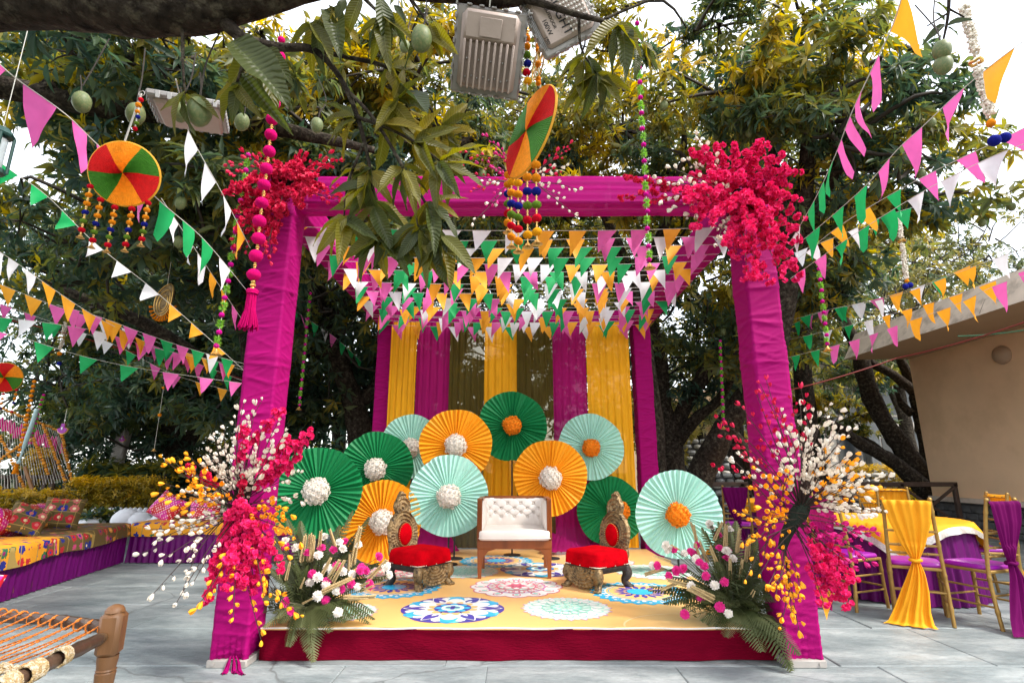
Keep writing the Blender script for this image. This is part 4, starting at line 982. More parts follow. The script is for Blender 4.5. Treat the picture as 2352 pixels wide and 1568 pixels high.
# upright frame strung with white cord and marigolds
fr = thing('strung_frame', 'tilted wooden frame strung with white cords and wound with marigold garlands', 'frame', (-9.4, 10.6, 0))
A, B_, C_, D_ = P(-30, 925, 10.4), P(140, 990, 10.9), P(165, 1105, 10.9), P(60, 1130, 10.5)
A2 = P(-60, 1130, 10.2)
def mari_rope(p, q, r=.035, n=26):
    b = MB(); p, q = Vector(p), Vector(q)
    for i in range(n):
        c = p.lerp(q, (i + .5) / n) + V(U(-.01, .01), U(-.01, .01), U(-.01, .01)); b.ball(c, r * U(.8, 1.15), 6, 4, r * .75, jit=.15)
    return b
m_marid = M('marigold_garland', (.55, .22, .02), .85, .3, 60)
for (p, q) in ((A, B_), (B_, C_), (P(0, 1000, 10.4), D_), (P(55, 955, 10.5), P(112, 1090, 10.7)), (P(100, 975, 10.7), P(150, 1105, 10.8)), (P(-20, 1070, 10.3), P(70, 1005, 10.6))):
    mari_rope(p, q, n=int((q - p).length / .05)).build('marigold_garland', m_marid, fr, world=True, smooth='all')
for k in range(34):
    t = k / 33; a = A.lerp(B_, t); c = A2.lerp(C_, min(1, t + .12)); b = MB()
    b.tube([a, a.lerp(c, .5) + V(0, 0, U(-.03, .01)), c], .0032, 4, cap=False); b.build('cord', m_cord, fr, world=True)
for k in range(18):
    p = A.lerp(B_, (k + .6) / 19) + V(0, .25, -.28 - .1 * U(0, 1)); b = MB(); b.lathe([(.008, .1), (.03, .05), (.045, -.03), (.05, -.13)], 7, p); b.build('pink_tassel', m_carn, fr, world=True)
b = MB(); b.box(P(70, 1112, 10.4), (.05, .03, .75), Matrix.Rotation(-.5, 3, 'Y')); b.build('prop_strut', m_wood, fr, world=True)
for q in ((A.x - .03, A.y, A.z), tuple(B_)): 
    b = MB(); b.tube([q, (q[0], q[1] + .1, 0)], .03, 6); b.build('frame_leg', m_rail, fr, world=True)
# ------------------------------------------------------------------ pleated paper fans with flower balls
def flower_ball_mesh(r, mat, seed, n=64):
    rr = random.Random(seed); b = MB(); b.ball((0, 0, 0), r * .8, 12, 8)
    for i in range(n):
        z = 1 - 2 * (i + .5) / n; a = i * 2.39996; q = math.sqrt(1 - z * z); d = V(q * math.cos(a), q * math.sin(a), z)
        if d.y > .6: continue
        c = d * r * rr.uniform(.78, .92); t1_ = d.orthogonal().normalized(); t2_ = d.cross(t1_); s = r * rr.uniform(.2, .27)
        k = 9
        for ring, (ro, up) in enumerate(((1.0, .1), (.68, .55), (.32, .8))):          # ruffled petals in three tiers
            vs = [c + d * (s * up * .35)]
            for j in range(k * 2):
                an = PI * j / k + ring * .4; ra = s * ro * (1.08 if j % 2 == 0 else .8) * rr.uniform(.88, 1.12)
                vs.append(c + (t1_ * math.cos(an) + t2_ * math.sin(an)) * ra + d * s * (up + rr.uniform(-.12, .14)))
            b.add(vs, [[0, 1 + j, 1 + (j + 1) % (2 * k)] for j in range(2 * k)])
    return b.mesh('flower_ball', mat, smooth=False)
BALLS = {'white': [flower_ball_mesh(.135, m_ball, s) for s in (1, 2)], 'orange': [flower_ball_mesh(.128, m_mari, s, 72) for s in (3, 4)]}
def fan_mesh(mat, seed, n=46):
    rr = random.Random(seed); b = MB(); Rf = .5
    rad = [.05, .16, .28, .39, .5]
    jit = [rr.uniform(-.5, .5) for _ in range(2 * n)]; zj = [rr.uniform(.55, 1.35) for _ in range(2 * n)]
    seam = rr.randrange(2 * n)
    vs = []
    for q, r in enumerate(rad):
        for j in range(2 * n):
            a = 2 * PI * (j + jit[j] * .45) / (2 * n)
            rr_ = r * (1 + (.014 * math.sin(3 * a + seed) + .008 * math.sin(7 * a + 2 * seed) + (.006 if j % 2 else 0) - (.022 if j in (seam, (seam + 1) % (2 * n)) else 0)) * (q == 4))
            dep = (.015 * (r / Rf) ** .6 + .003) * (1 if j % 2 == 0 else -1) * zj[j] + .03 * (r / Rf) + .008 * math.sin(2 * a + seed) * (r / Rf)
            vs.append(V(rr_ * math.cos(a), -dep, rr_ * math.sin(a)))
    m_ = 2 * n
    b.add(vs, [[q * m_ + j, (q + 1) * m_ + j, (q + 1) * m_ + (j + 1) % m_, q * m_ + (j + 1) % m_] for q in range(4) for j in range(m_) ])
    return b.mesh('paper_fan', mat, smooth=False)
FANM = {'green': [fan_mesh(m_green, s) for s in (1, 2)], 'mint': [fan_mesh(m_mint, s) for s in (3, 4)], 'yellow': [fan_mesh(m_yelp, s) for s in (5, 6)]}
m_pole = M('black_stand', (.02, .02, .022), .5)
fans = [  # px, py, r px, colour, ball, ball offset, label
    (730, 1128, 100, 'green', 'white', (0, .01), 'big green pleated paper fan with white flower ball, nearest the left post'),
    (866, 1073, 81, 'green', 'white', (-.05, -.04), 'green pleated paper fan with white flower ball between the big green and orange ones'),
    (945, 1025, 72, 'mint', 'white', (.0, -.03), 'pale mint paper fan half hidden behind the upper yellow fan'),
    (1047, 1023, 83, 'yellow', 'white', (0, 0), 'yellow paper fan with white flower ball left of the topmost green fan'),
    (1176, 978, 79, 'green', 'orange', (0, 0), 'topmost green paper fan with orange marigold ball at its centre'),
    (1264, 1095, 84, 'yellow', 'white', (0, -.03), 'yellow paper fan with white flower ball right above the love seat'),
    (1356, 1026, 75, 'mint', 'orange', (0, -.03), 'upper mint paper fan with orange marigold ball before the right curtain'),
    (1031, 1137, 90, 'mint', 'white', (0, -.02), 'mint paper fan with white flower ball left of the love seat'),
    (876, 1197, 92, 'yellow', 'white', (.03, 0), 'low yellow paper fan behind the left carved chair'),
    (1401, 1172, 76, 'green', 'orange', (.26, .03), 'green paper fan behind the right carved chair'),
    (1557, 1180, 97, 'mint', 'orange', (-.03, 0), 'big mint paper fan with marigold ball, nearest the right post')]
for i, (px, py, rp, fc, bc, off, lb) in enumerate(fans):
    Rf = .46; t = Rf * FPX / rp; p = V(0, 0, CAM_H) + ray(px, py) * t
    if p.y > 7.62: k = 7.62 / p.y; p = V(0, 0, CAM_H) + ray(px, py) * t * k; Rf *= k
    on = SX0 < p.x < SX1; z0 = SZ if on else 0.0
    root = thing('paper_fan', lb, 'paper fan', (p.x, p.y + .1, z0), group='pleated paper fans on the stage')
    s = Rf / .5
    yaw = -math.atan2(p.x, p.y) * .5 + U(-.06, .06); tl = U(-.05, .03)
    mw = Matrix.Translation((0, -.1, p.z - z0)) @ Euler((tl, U(-.3, .3), yaw)).to_matrix().to_4x4()
    link('pleated_disc', FANM[fc][i % 2], root, mw=mw @ Matrix.Scale(s, 4))
    link('flower_ball', BALLS[bc][i % 2], root, mw=mw @ Matrix.Translation((off[0] * .5, -.075, off[1] * .5)) @ Matrix.Rotation(i * 1.3, 4, 'Y') @ Matrix.Scale(s * (1.12 if bc == 'white' else 1.08), 4))
    b = MB(); b.tube([(0, .0, p.z - z0 + .1), (0, 0, .02)], .011, 6); b.lathe([(.11, 0), (.11, .012), (.03, .02)], 14); b.build('stand', m_pole, root)

# ------------------------------------------------------------------ love seat
ls = thing('love_seat', 'cream buttoned love seat with polished wooden frame in the middle of the stage', 'love seat', (.025, 6.08, SZ))
W2, D2 = .385, .3
b = MB()
for sx in (-1, 1):
    for sy in (-1, 1):
        b2 = MB(); x, y = sx * (W2 - .03), sy * (D2 - .03)
        vs = []
        for z, w_, o in ((0, .034, 0), (.1, .042, 0), (.2, .058, -.006), (.26, .11, -.03), (.285, .2, -.075)):
            xx = x + (o * sx if sy < 0 else 0); ww = w_ if sy < 0 else .05
            vs += [V(xx - ww / 2, y - .024, z), V(xx + ww / 2, y - .024, z), V(xx + ww / 2, y + .024, z), V(xx - ww / 2, y + .024, z)]
        b2.add(vs, [[4 * k + i, 4 * k + (i + 1) % 4, 4 * k + 4 + (i + 1) % 4, 4 * k + 4 + i] for k in range(4) for i in range(4)] + [[3, 2, 1, 0], [16, 17, 18, 19]])
        b2.build('leg', m_teak, ls, smooth=False)
b = MB(); b.box((0, 0, .325), (2 * W2 - .004, 2 * D2 - .002, .085), bev=.006); b.build('seat_rail', m_teak, ls)
b = MB()
def cush(u, v):
    a = u * 2 * PI; c, s_ = math.cos(a), math.sin(a); e = .18
    x = math.copysign(abs(c) ** e, c) * (W2 - .005); y = math.copysign(abs(s_) ** e, s_) * (D2 + .015) - .02
    pr = [(0, .368), (.97, .368), (1, .385), (1.0, .44), (.985, .458), (.8, .468), (.4, .474), (0, .476)]
    k = v * 7; i = min(int(k), 6); f = k - i
    r = pr[i][0] + (pr[i + 1][0] - pr[i][0]) * f; z = pr[i][1] + (pr[i + 1][1] - pr[i][1]) * f
    return V(x * r, y * r - .02 * (1 - r), z)
b.grid(cush, 72, 14, close_u=True); b.build('seat_cushion', m_cream, ls, smooth='all')
b = MB(); pts = [cush(i / 72, 1 / 7 * 2.05) * 1.0 for i in range(73)]; b.tube([p + V(p.x * .006, p.y * .006, 0) for p in pts], .004, 5); b.build('piping', m_cream, ls)
def upath(u, inset):                                         # plan of the wrap-round back, u 0..1 from left front to right front
    w_, d_, rc = W2 - inset, D2 - inset, .14
    segs = [(V(-w_, -D2 + .02, 0), V(-w_, d_ - rc, 0)), None, (V(-w_ + rc, d_, 0), V(w_ - rc, d_, 0)), None, (V(w_, d_ - rc, 0), V(w_, -D2 + .02, 0))]
    L1 = segs[0][1].y - segs[0][0].y; L2 = PI / 2 * rc; L3 = 2 * (w_ - rc); T = 2 * L1 + 2 * L2 + L3; s = u * T
    if s < L1: return V(-w_, -D2 + .02 + s, 0), V(1, 0, 0)
    s -= L1
    if s < L2: a = PI - s / rc; n = V(-math.cos(a), -math.sin(a), 0); return V(-w_ + rc + rc * math.cos(a), d_ - rc + rc * math.sin(a), 0), n
    s -= L2
    if s < L3: return V(-w_ + rc + s, d_, 0), V(0, -1, 0)
    s -= L3
    if s < L2: a = PI / 2 - s / rc; n = V(-math.cos(a), -math.sin(a), 0); return V(w_ - rc + rc * math.cos(a), d_ - rc + rc * math.sin(a), 0), n
    s -= L2
    return V(w_, d_ - rc - s, 0), V(-1, 0, 0)
btn = []
for r_, (z, n, o) in enumerate(((.7, 6, 0), (.645, 5, .5), (.6, 6, 0), (.555, 5, .5))):
    for k in range(n): btn.append((.27 + (k + o) * .092, z))
b = MB()
def pad(u, v):
    p, n = upath(u, .05); z = .45 + v * .31; d = .035 * max(0, math.sin(PI * min(1, v * 1.02))) ** .4 * min(1, u / .035, (1 - u) / .035) ** .5
    for bu, bz in btn:
        e = ((u - bu) * 1.75) ** 2 + (z - bz) ** 2
        if e < .012: d -= .022 * math.exp(-e / .00022) + .007 * math.exp(-e / .0012)
    for (bu, bz) in btn:                                      # folds running between the buttons
        for sx in (-1, 1):
            uu, zz = (u - bu) * 1.75, z - bz
            f = abs(uu * .55 - sx * zz * .8)
            if abs(uu) < .085 and abs(zz) < .06 and uu * sx > 0: d -= .006 * math.exp(-(f / .006) ** 2)
    return p + n * d + V(0, 0, z)
b.grid(pad, 240, 60); b.build('padded_back', m_cream, ls, smooth='all')
for bu, bz in btn:
    p, n = upath(bu, .05); b = MB(); b.ball(p + n * .016 + V(0, 0, bz), .009, 8, 5); b.build('button', m_cream, ls)
b = MB(); nn = 60; vs = []
for i in range(nn + 1):
    p, n = upath(i / nn, 0.0)
    vs += [p + n * .0 + V(0, 0, .37), p + V(0, 0, .775), p + n * .055 + V(0, 0, .782), p + n * .055 + V(0, 0, .755), p + n * .045 + V(0, 0, .37)]
b.add(vs, [[5 * i + k, 5 * i + k + 1, 5 * i + 6 + k, 5 * i + 5 + k] for i in range(nn) for k in range(4)]); b.build('back_shell', m_teak, ls)
for sx in (-1, 1):                                           # reeded fronts of the arms
    b = MB(); x = sx * (W2 - .024)
    b.box((x, -D2 + .01, .575), (.05, .03, .41), bev=.004)
    for k in range(4): b.tube([(x + (k - 1.5) * .011, -D2 - .006, .39), (x + (k - 1.5) * .011, -D2 - .006, .76)], .0048, 6)
    b.build('arm_front', m_teak, ls)

# ------------------------------------------------------------------ two low carved chairs with red velvet
def prof(tab, z):
    for (z0, w0), (z1, w1) in zip(tab, tab[1:]):
        if z0 <= z <= z1: f = (z - z0) / (z1 - z0); f = f * f * (3 - 2 * f); return w0 + (w1 - w0) * f
    return tab[-1][1]
def carved_chair(loc, rz, label):
    ch = thing('carved_chair', label, 'chair', loc, rz, 'carved chairs beside the love seat')
    hw, hd = .2, .2
    tab = [(.2, .15), (.27, .175), (.33, .165), (.42, .18), (.5, .178), (.57, .145), (.615, .1), (.635, .078), (.66, .09), (.69, .098), (.725, .088), (.76, .06), (.785, .045), (.8, .04), (.825, .02), (.84, .004)]
    b = MB()
    ce = .435
    def relief(x, z):
        e = math.sqrt((x / .085) ** 2 + ((z - ce) / .115) ** 2)
        an = math.atan2((z - ce) / .115, x / .085)
        d = 0
        if e < 1.9: d = .01 * math.cos((e - 1) * 2 * PI / .3) * (1 if e > .95 else 0) + (.004 * math.cos(an * 40) if 1.25 < e < 1.75 else 0)
        elif z > .63: d = .008 * math.cos(math.hypot(x, (z - .69)) * 150) + .004 * math.cos(x * 190)
        else: d = .008 * math.sin(x * 70 + math.sin(z * 60) * 2) * math.cos(z * 75)
        return d
    for side in (-1, 1):
        def fn(u, v, side=side):
            z = .2 + v * .64; w_ = prof(tab, z); x = (u - .5) * 2 * w_; rim = max(0, abs(u - .5) * 2 - .86) / .14
            y = hd + (z - .2) * .12 - side * 0
            th = .022 * (1 - rim ** 3)
            return V(x, y + (.02 + (-(relief(x, z) + th) if side < 0 else th)), z)
        b.grid(fn, 44, 110)
    b.build('carved_back', m_carved, ch, smooth='all')
    yb = hd + (ce - .2) * .12 - .012
    b = MB(); b.ball((0, 0, 0), 1, 22, 12); b.v = [(x * .078, y * .034 + yb, z * .106 + ce) for x, y, z in b.v]; b.build('back_medallion', m_velvet, ch, smooth='all')
    b = MB()
    for k in range(34):
        a = 2 * PI * k / 34; b.ball((.08 * math.cos(a), yb - .014, ce + .108 * math.sin(a)), .0042, 6, 4)
    b.build('medallion_studs', m_gold, ch)
    b = MB()
    def cu(u, v):
        a = u * 2 * PI; c, s = math.cos(a), math.sin(a); e = .22; t = [(0, .2), (1.02, .2), (1.05, .215), (1.04, .275), (1.0, .312), (.9, .328), (.55, .34), (0, .345)]
        k = v * 7; i = min(int(k), 6); f = k - i; r = t[i][0] + (t[i + 1][0] - t[i][0]) * f; z = t[i][1] + (t[i + 1][1] - t[i][1]) * f
        x, y = math.copysign(abs(c) ** e, c) * hw * r, math.copysign(abs(s) ** e, s) * hd * r
        return V(x, y, z + .004 * nz((x * 9, y * 9, loc[0])))
    b.grid(cu, 64, 28, close_u=True); b.build('seat_cushion', m_velvet, ch, smooth='all')
    b = MB()
    for k in range(88):
        p = cu(k / 88, .31); b.ball((p.x * 1.012, p.y * 1.012, .207), .0045, 6, 4)
    b.build('seat_studs', M('pale_studs', (.75, .68, .55), .3, metal=.5), ch)
    b = MB(); b.box((0, 0, .175), (2 * hw, 2 * hd, .05), bev=.005)
    for k in range(24):
        for sx in (-1, 1): b.box((sx * (hw + .003), -hd + .02 + k * .0157, .172), (.012, .008, .04), bev=.002)
    b.build('seat_frame', m_darkwood, ch)
    for (n_, rot, w_) in (('front_apron', 0, hw),):
        b = MB(); mr = Matrix.Rotation(rot, 3, 'Z')
        def ap(u, v, w_=w_, mr=mr):
            x = (u - .5) * 2 * w_ * .99; arc = .062 + .075 * math.cos(x / w_ * 1.45) if abs(x) < w_ * .72 else .06
            full = .19; h = full - (full - (full - arc - .03)) * v if False else .19 - v * (arc + .035)
            e = math.hypot(x, (h - .185) * 1.25)
            d = .006 * math.cos(e * 190) + (.004 * math.cos(math.atan2(h - .19, x) * 26) if e > .05 else 0) + (.006 * math.cos(x * 260) if v < .22 else 0)
            return mr @ V(x, -w_ - .006 - d * .9, h)
        b.grid(ap, 70, 26); b.build(n_, m_carved, ch, smooth='all')
    for sx in (-1, 1):
        for sy in (-1, 1):
            b = MB(); k = (.9 if sy < 0 else 1)
            pts = spline([V(sx * (hw - .03), sy * (hd - .03), .185), V(sx * (hw - .015), sy * (hd - .015), .12), V(sx * (hw - .035), sy * (hd - .035), .06), V(sx * (hw - .02), sy * (hd - .01), .02), V(sx * (hw - .012), sy * (hd + .002), 0)], 4)
            b.tube(pts, lerpl([.04, .044, .03, .03, .034], 4), 8)
            for q in (-1, 0, 1): b.ball((sx * (hw - .012) + q * .02, sy * (hd + .01) + (-.012 if sy < 0 else .012), .012), .014, 6, 4)
            b.build('leg', m_carved if sy < 0 else m_darkwood, ch, smooth='all')
    return ch
cc1 = carved_chair((-.89, 5.5, SZ), math.atan2(.78, .62), 'low carved chair with red velvet seat left of the love seat')
cc2 = carved_chair((.81, 5.43, SZ), math.atan2(-.78, .62), 'low carved chair with red velvet seat right of the love seat')

cc1.scale = cc2.scale = (1.08, 1.08, 1.02)
# ------------------------------------------------------------------ artificial flower sprays
def bud_mesh(mat, seed, L_=.0265):
    rr = random.Random(seed); b = MB()
    for k in range(3):
        a0 = 2 * PI * k / 3 + rr.uniform(-.3, .3); wd = rr.uniform(.85, 1.15)
        def fn(u, v, a0=a0, wd=wd):
            a = a0 + (u - .5) * 2.3 * wd * (1 - .35 * v); r = L_ * (.1 + .34 * math.sin(PI * min(1, v * .74 + .02))) * (1 + .3 * v * rr.uniform(.5, 1.2))
            return V(r * math.cos(a), r * math.sin(a), L_ * (v * 1.25 + .1 * v * math.cos((u - .5) * 3)) )
        b.grid(fn, 3, 3)
    return b.mesh('bud', mat, smooth='all')
def ruffle_mesh(mat, seed, s=.028):
    rr = random.Random(seed); b = MB()
    for k in range(7):
        d = V(rr.gauss(0, 1), rr.gauss(0, 1), rr.gauss(.5, .7)).normalized(); c = d * s * .3; t1_ = d.orthogonal().normalized(); t2_ = d.cross(t1_)
        n = 7; vs = [c]
        for j in range(n):
            a = 2 * PI * j / n; ra = s * rr.uniform(.45, .85); vs.append(c + (t1_ * math.cos(a) + t2_ * math.sin(a)) * ra + d * s * rr.uniform(.1, .6))
        b.add(vs, [[0, 1 + j, 1 + (j + 1) % n] for j in range(n)])
    return b.mesh('flower', mat, smooth=False)
BUD = {c: [bud_mesh(m, s + 10 * i) for s in range(4)] for i, (c, m) in enumerate((('white', m_bwhite), ('yellow', m_byel), ('red', m_bred), ('magenta', m_bmag)))}
RUF = {c: [ruffle_mesh(m, s + 40) for s in range(5)] for c, m in (('pink', m_bpink), ('crimson', m_bred))}
def qrot(d, roll): return d.to_track_quat('Z', 'Y').to_matrix().to_4x4() @ Matrix.Rotation(roll, 4, 'Z')
class Arr:
    """an arrangement: every spray is a part, its blossoms are sub-parts; past 300 of one colour they become one part"""
    def __init__(s, name, label, hub, group):
        s.hub = Vector(hub); s.t = thing(name, label, 'flower arrangement', hub, group=group); s.cnt = {}; s.rest = {}
    def spray(s, end, col, kind='bud', n=9, bare=.25, bend=0.0, size=1.0, start=None, stem_r=.003, branch=True, droop=0.0):
        a = (Vector(start) if start is not None else s.hub + V(U(-.05, .05), U(-.03, .05), U(-.06, .06))) - s.hub; e = Vector(end) - s.hub
        d = e - a; L_ = d.length; side = V(-d.z, 0, d.x).normalized() if abs(d.x) + abs(d.z) > 1e-4 else V(1, 0, 0)
        mid = a.lerp(e, .55) + side * L_ * (bend + U(-.06, .06)) + V(0, U(-.03, .03), U(0, .03) + droop)
        pts = spline([a, mid, e], 7); b = MB(); b.tube(pts, lerpl([stem_r * 1.3, stem_r, stem_r * .6], 7), 4, cap=False)
        sp = None; items = []
        for k in range(n):
            t = bare + (1 - bare) * (k + U(.2, .8)) / n if k < n - 1 else 1.0
            i = min(int(t * (len(pts) - 1)), len(pts) - 2); f = t * (len(pts) - 1) - i
            p = pts[i].lerp(pts[i + 1], f); dr = (pts[i + 1] - pts[i]).normalized()
            if kind == 'bud':
                o = V(U(-1, 1), U(-1, .6), U(-1, 1)); o = (o - dr * o.dot(dr)); o = o.normalized() if o.length > .01 else side
                q = p + o * U(.006, .03) * (0 if k == n - 1 else 1); dd = (dr + o * U(.2, .9)).normalized()
                if branch and k < n - 1: b.tube([p, q], stem_r * .6, 3, cap=False)
                items.append((q, dd, size * U(.6, 1.25)))
            else:
                for z in range(2):
                    q = p + V(U(-1, 1), U(-1, 1), U(-1, 1)) * .026 * size; items.append((q, dr, size * U(.75, 1.25)))
        st = b.build('spray', m_stem, s.t)
        nm = col + ('_bud' if kind == 'bud' else '_blossom'); pool = BUD[col] if kind == 'bud' else RUF[col]
        for (q, dd, sz) in items:
            mw = Matrix.Translation(q) @ qrot(dd, U(0, 6.28)) @ Matrix.Scale(sz, 4); me = pool[rnd.randrange(len(pool))]
            if s.cnt.get(nm, 0) < 300: s.cnt[nm] = s.cnt.get(nm, 0) + 1; link(nm, me, st, mw=mw)
            else: s.rest.setdefault((nm + 's', me.materials[0].name), []).append((me, mw))
        return st
    def done(s):
        for (nm, mt), L_ in s.rest.items():
            b = MB()
            for me, mw in L_: b.add([mw @ v.co for v in me.vertices], [list(p.vertices) for p in me.polygons])
            o = b.build(nm, bpy.data.materials[mt], s.t, smooth=False); o['kind'] = 'stuff'
def ends(lst, Y, dy=.25):
    return [P(x, y, Y + U(-dy, dy * .4)) for x, y in lst]
def jitter(lst, k, j=26):
    return [(x + U(-j, j), y + U(-j, j)) for x, y in lst for _ in range(k)]
# --- left post, low arrangement
hub = P(548, 1165, 3.84); A1 = Arr('flower_arrangement', 'spreading white, yellow and pink flower spray tied low on the left post', hub, 'flower sprays tied to the pavilion')
b = MB(); bark_tube(b, [V(-.04, .02, -.2), V(0, 0, 0), V(.05, 0, .2)], [.035, .055, .035], 8); b.build('foam_core', m_foam, A1.t)
for e in ends([(560, 925), (602, 918), (583, 955), (540, 960), (515, 985), (490, 1000), (478, 1035), (500, 1045), (470, 1065), (640, 965), (655, 990), (520, 1030), (560, 1000), (600, 985), (625, 1020), (545, 1060), (500, 1080), (585, 1045), (610, 1075), (690, 1085), (700, 1150), (655, 1050), (470, 1120), (440, 1085), (460, 1150), (425, 1130), (530, 1090), (575, 1090)], 3.7): A1.spray(e, 'white', n=9, bare=.28)
for e in ends([(320, 1272), (345, 1215), (360, 1240), (390, 1215), (400, 1195), (372, 1285)], 3.55): A1.spray(e, 'white', n=9, bare=.25, bend=.03)
for e in ends([(352, 1363), (405, 1384), (420, 1355), (445, 1335)], 3.45): A1.spray(e, 'white', n=6, bare=.42, bend=-.03)
for e in ends([(372, 1050), (402, 1062), (365, 1132), (378, 1110), (395, 1150), (420, 1080), (432, 1045), (440, 1120), (455, 1100), (410, 1165)], 3.55): A1.spray(e, 'yellow', n=8, bare=.3)
for e in ends([(668, 1182), (650, 1192), (655, 1215), (690, 1245), (640, 1160), (660, 1275)], 3.6): A1.spray(e, 'yellow', n=8, bare=.35)
for e in ends([(452, 1396), (536, 1418), (600, 1470), (607, 1380), (690, 1412), (660, 1395)], 3.55): A1.spray(e, 'yellow', n=8, bare=.4, droop=-.04)
for e in ends([(705, 992), (668, 1010), (660, 1040), (635, 1060), (640, 940), (560, 985)], 3.75): A1.spray(e, 'pink', 'ruf', n=9, bare=.45)
for e in ends([(472, 1378), (490, 1350), (500, 1320), (520, 1345), (545, 1335), (560, 1300), (585, 1365), (592, 1340), (615, 1310), (600, 1290), (530, 1290), (575, 1270), (505, 1285), (560, 1335), (620, 1265), (545, 1250), (590, 1230), (650, 1300), (515, 1240), (540, 1215), (580, 1180), (560, 1160), (525, 1180), (575, 1205)], 3.66, .14): A1.spray(e, 'pink', 'ruf', n=9, bare=.22, droop=-.02)
for e in ends([(430, 1075), (470, 1090), (560, 1100)], 3.75): A1.spray(e, 'crimson', 'ruf', n=6, bare=.5, size=.8)
A1.done()
# --- right post, low arrangement
hub = P(1823, 1190, 3.84); A2_ = Arr('flower_arrangement', 'white, yellow and magenta flower spray tied low on the right post', hub, 'flower sprays tied to the pavilion')
b = MB(); bark_tube(b, [P(1795, 1262, 3.84) - hub, P(1812, 1215, 3.82) - hub, P(1835, 1180, 3.82) - hub, P(1852, 1140, 3.84) - hub], [.03, .05, .055, .03], 8); b.build('foam_core', m_foam, A2_.t)
up0 = P(1840, 1168, 3.82)
for e in ends([(1795, 945), (1838, 930), (1868, 945), (1905, 930), (1930, 945), (1900, 960), (1930, 985), (1960, 985), (1812, 985), (1785, 1000), (1850, 990), (1880, 985), (1775, 1040), (1800, 1060), (1860, 1035), (1895, 1020), (1920, 1040), (1945, 1050), (1975, 1070), (1960, 1095), (1990, 1090), (1905, 1075), (1935, 1085), (1880, 1060), (1850, 1075), (2000, 1120), (1985, 1140)], 3.7): A2_.spray(e, 'white', n=9, bare=.3, start=up0)
for e in ends([(2042, 1095), (2012, 1165), (2030, 1172), (1990, 1180), (1965, 1165), (1940, 1175), (1685, 1055), (1700, 1045)], 3.6): A2_.spray(e, 'white', n=8, bare=.32, start=up0)
for e in ends([(1700, 1180), (1735, 1078), (1722, 1098), (1760, 1120), (1770, 1145), (1690, 1172), (1748, 1165), (1790, 1090), (1812, 1085), (1780, 1190)], 3.66): A2_.spray(e, 'yellow', n=6, bare=.25)
for e in ends([(1706, 1245), (1720, 1250), (1712, 1330), (1745, 1318), (1752, 1292), (1735, 1240)], 3.62): A2_.spray(e, 'yellow', n=6, bare=.25, droop=.04)
for e in ends([(1793, 1440), (1835, 1447), (1818, 1420), (1782, 1365), (1812, 1370), (1772, 1345), (1835, 1375), (1760, 1350)], 3.64, .1): A2_.spray(e, 'yellow', n=8, bare=.2, droop=-.03, start=P(1803, 1250, 3.8))
for e in ends([(1933, 1010), (1965, 1042), (2012, 1120), (1958, 1060), (1975, 1095), (1935, 1120), (1905, 1100), (2020, 1145)], 3.68): A2_.spray(e, 'yellow', n=8, bare=.3, start=up0)
for e in ends([(1760, 872), (1738, 905), (1745, 880), (1700, 930), (1840, 892), (1815, 915), (1645, 960), (1660, 1002), (1640, 1070), (1690, 1030), (1655, 985), (1780, 930)], 3.74): A2_.spray(e, 'red', n=8, bare=.42, start=up0)
for e in ends([(2002, 1290), (1995, 1245), (2010, 1222), (1960, 1300), (1940, 1280), (1975, 1262), (1920, 1240), (1985, 1225)], 3.6): A2_.spray(e, 'magenta', n=9, bare=.3)
for e in ends([(1952, 1380), (1935, 1360), (1945, 1330), (1920, 1345), (1905, 1320), (1965, 1325), (1895, 1395), (1895, 1300), (1925, 1310), (1945, 1395), (1910, 1375)], 3.58, .1): A2_.spray(e, 'pink', 'ruf', n=7, bare=.5, size=.85)
A2_.done()
# --- corner arrangements on the beams
hub = P(1690, 450, 3.84); A3 = Arr('flower_arrangement', 'large cascading hot pink blossom bunch with white buds on the top right corner', hub, 'flower sprays tied to the pavilion')
b = MB(); bark_tube(b, [V(-.35, 0, .1), V(0, 0, 0), V(.1, 0, -.25)], [.03, .06, .03], 8); b.build('foam_core', m_foam, A3.t)
for e in ends([(1592, 350), (1620, 345), (1650, 338), (1690, 345), (1745, 322), (1760, 335), (1790, 355), (1800, 385), (1832, 388), (1720, 350), (1810, 420), (1830, 460), (1840, 500), (1842, 545), (1836, 632), (1815, 600), (1800, 640), (1770, 650), (1740, 640), (1716, 648), (1690, 590), (1670, 560), (1755, 560), (1785, 560), (1810, 560), (1730, 530), (1765, 500), (1790, 480), (1800, 450), (1700, 520), (1640, 500), (1600, 480), (1580, 460), (1610, 430), (1640, 440), (1670, 480), (1590, 400), (1630, 400), (1665, 400), (1700, 400), (1750, 400), (1770, 430), (1720, 455), (1745, 470), (1600, 520), (1560, 440)], 3.62, .2): A3.spray(e, 'pink', 'ruf', n=10, bare=.25, droop=.02)
for e in ends([(1442, 405), (1430, 455), (1470, 415), (1490, 460), (1510, 425)], 3.7, .1): A3.spray(e, 'crimson', 'ruf', n=7, bare=.55, size=.85)
for e in ends([(1540, 385), (1575, 368), (1490, 405), (1520, 460), (1545, 480), (1600, 310), (1612, 325), (1650, 545), (1640, 520), (1560, 420), (1600, 380), (1660, 430), (1640, 560), (1620, 420), (1580, 500)], 3.58, .1): A3.spray(e, 'white', n=8, bare=.3)
A3.done()
hub = P(655, 415, 3.84); A4 = Arr('flower_arrangement', 'crimson blossom bunch tied on the top left corner of the pavilion', hub, 'flower sprays tied to the pavilion')
b = MB(); bark_tube(b, [V(-.2, 0, -.1), V(0, 0, 0), V(.25, 0, .03)], [.03, .05, .03], 8); b.build('foam_core', m_foam, A4.t)
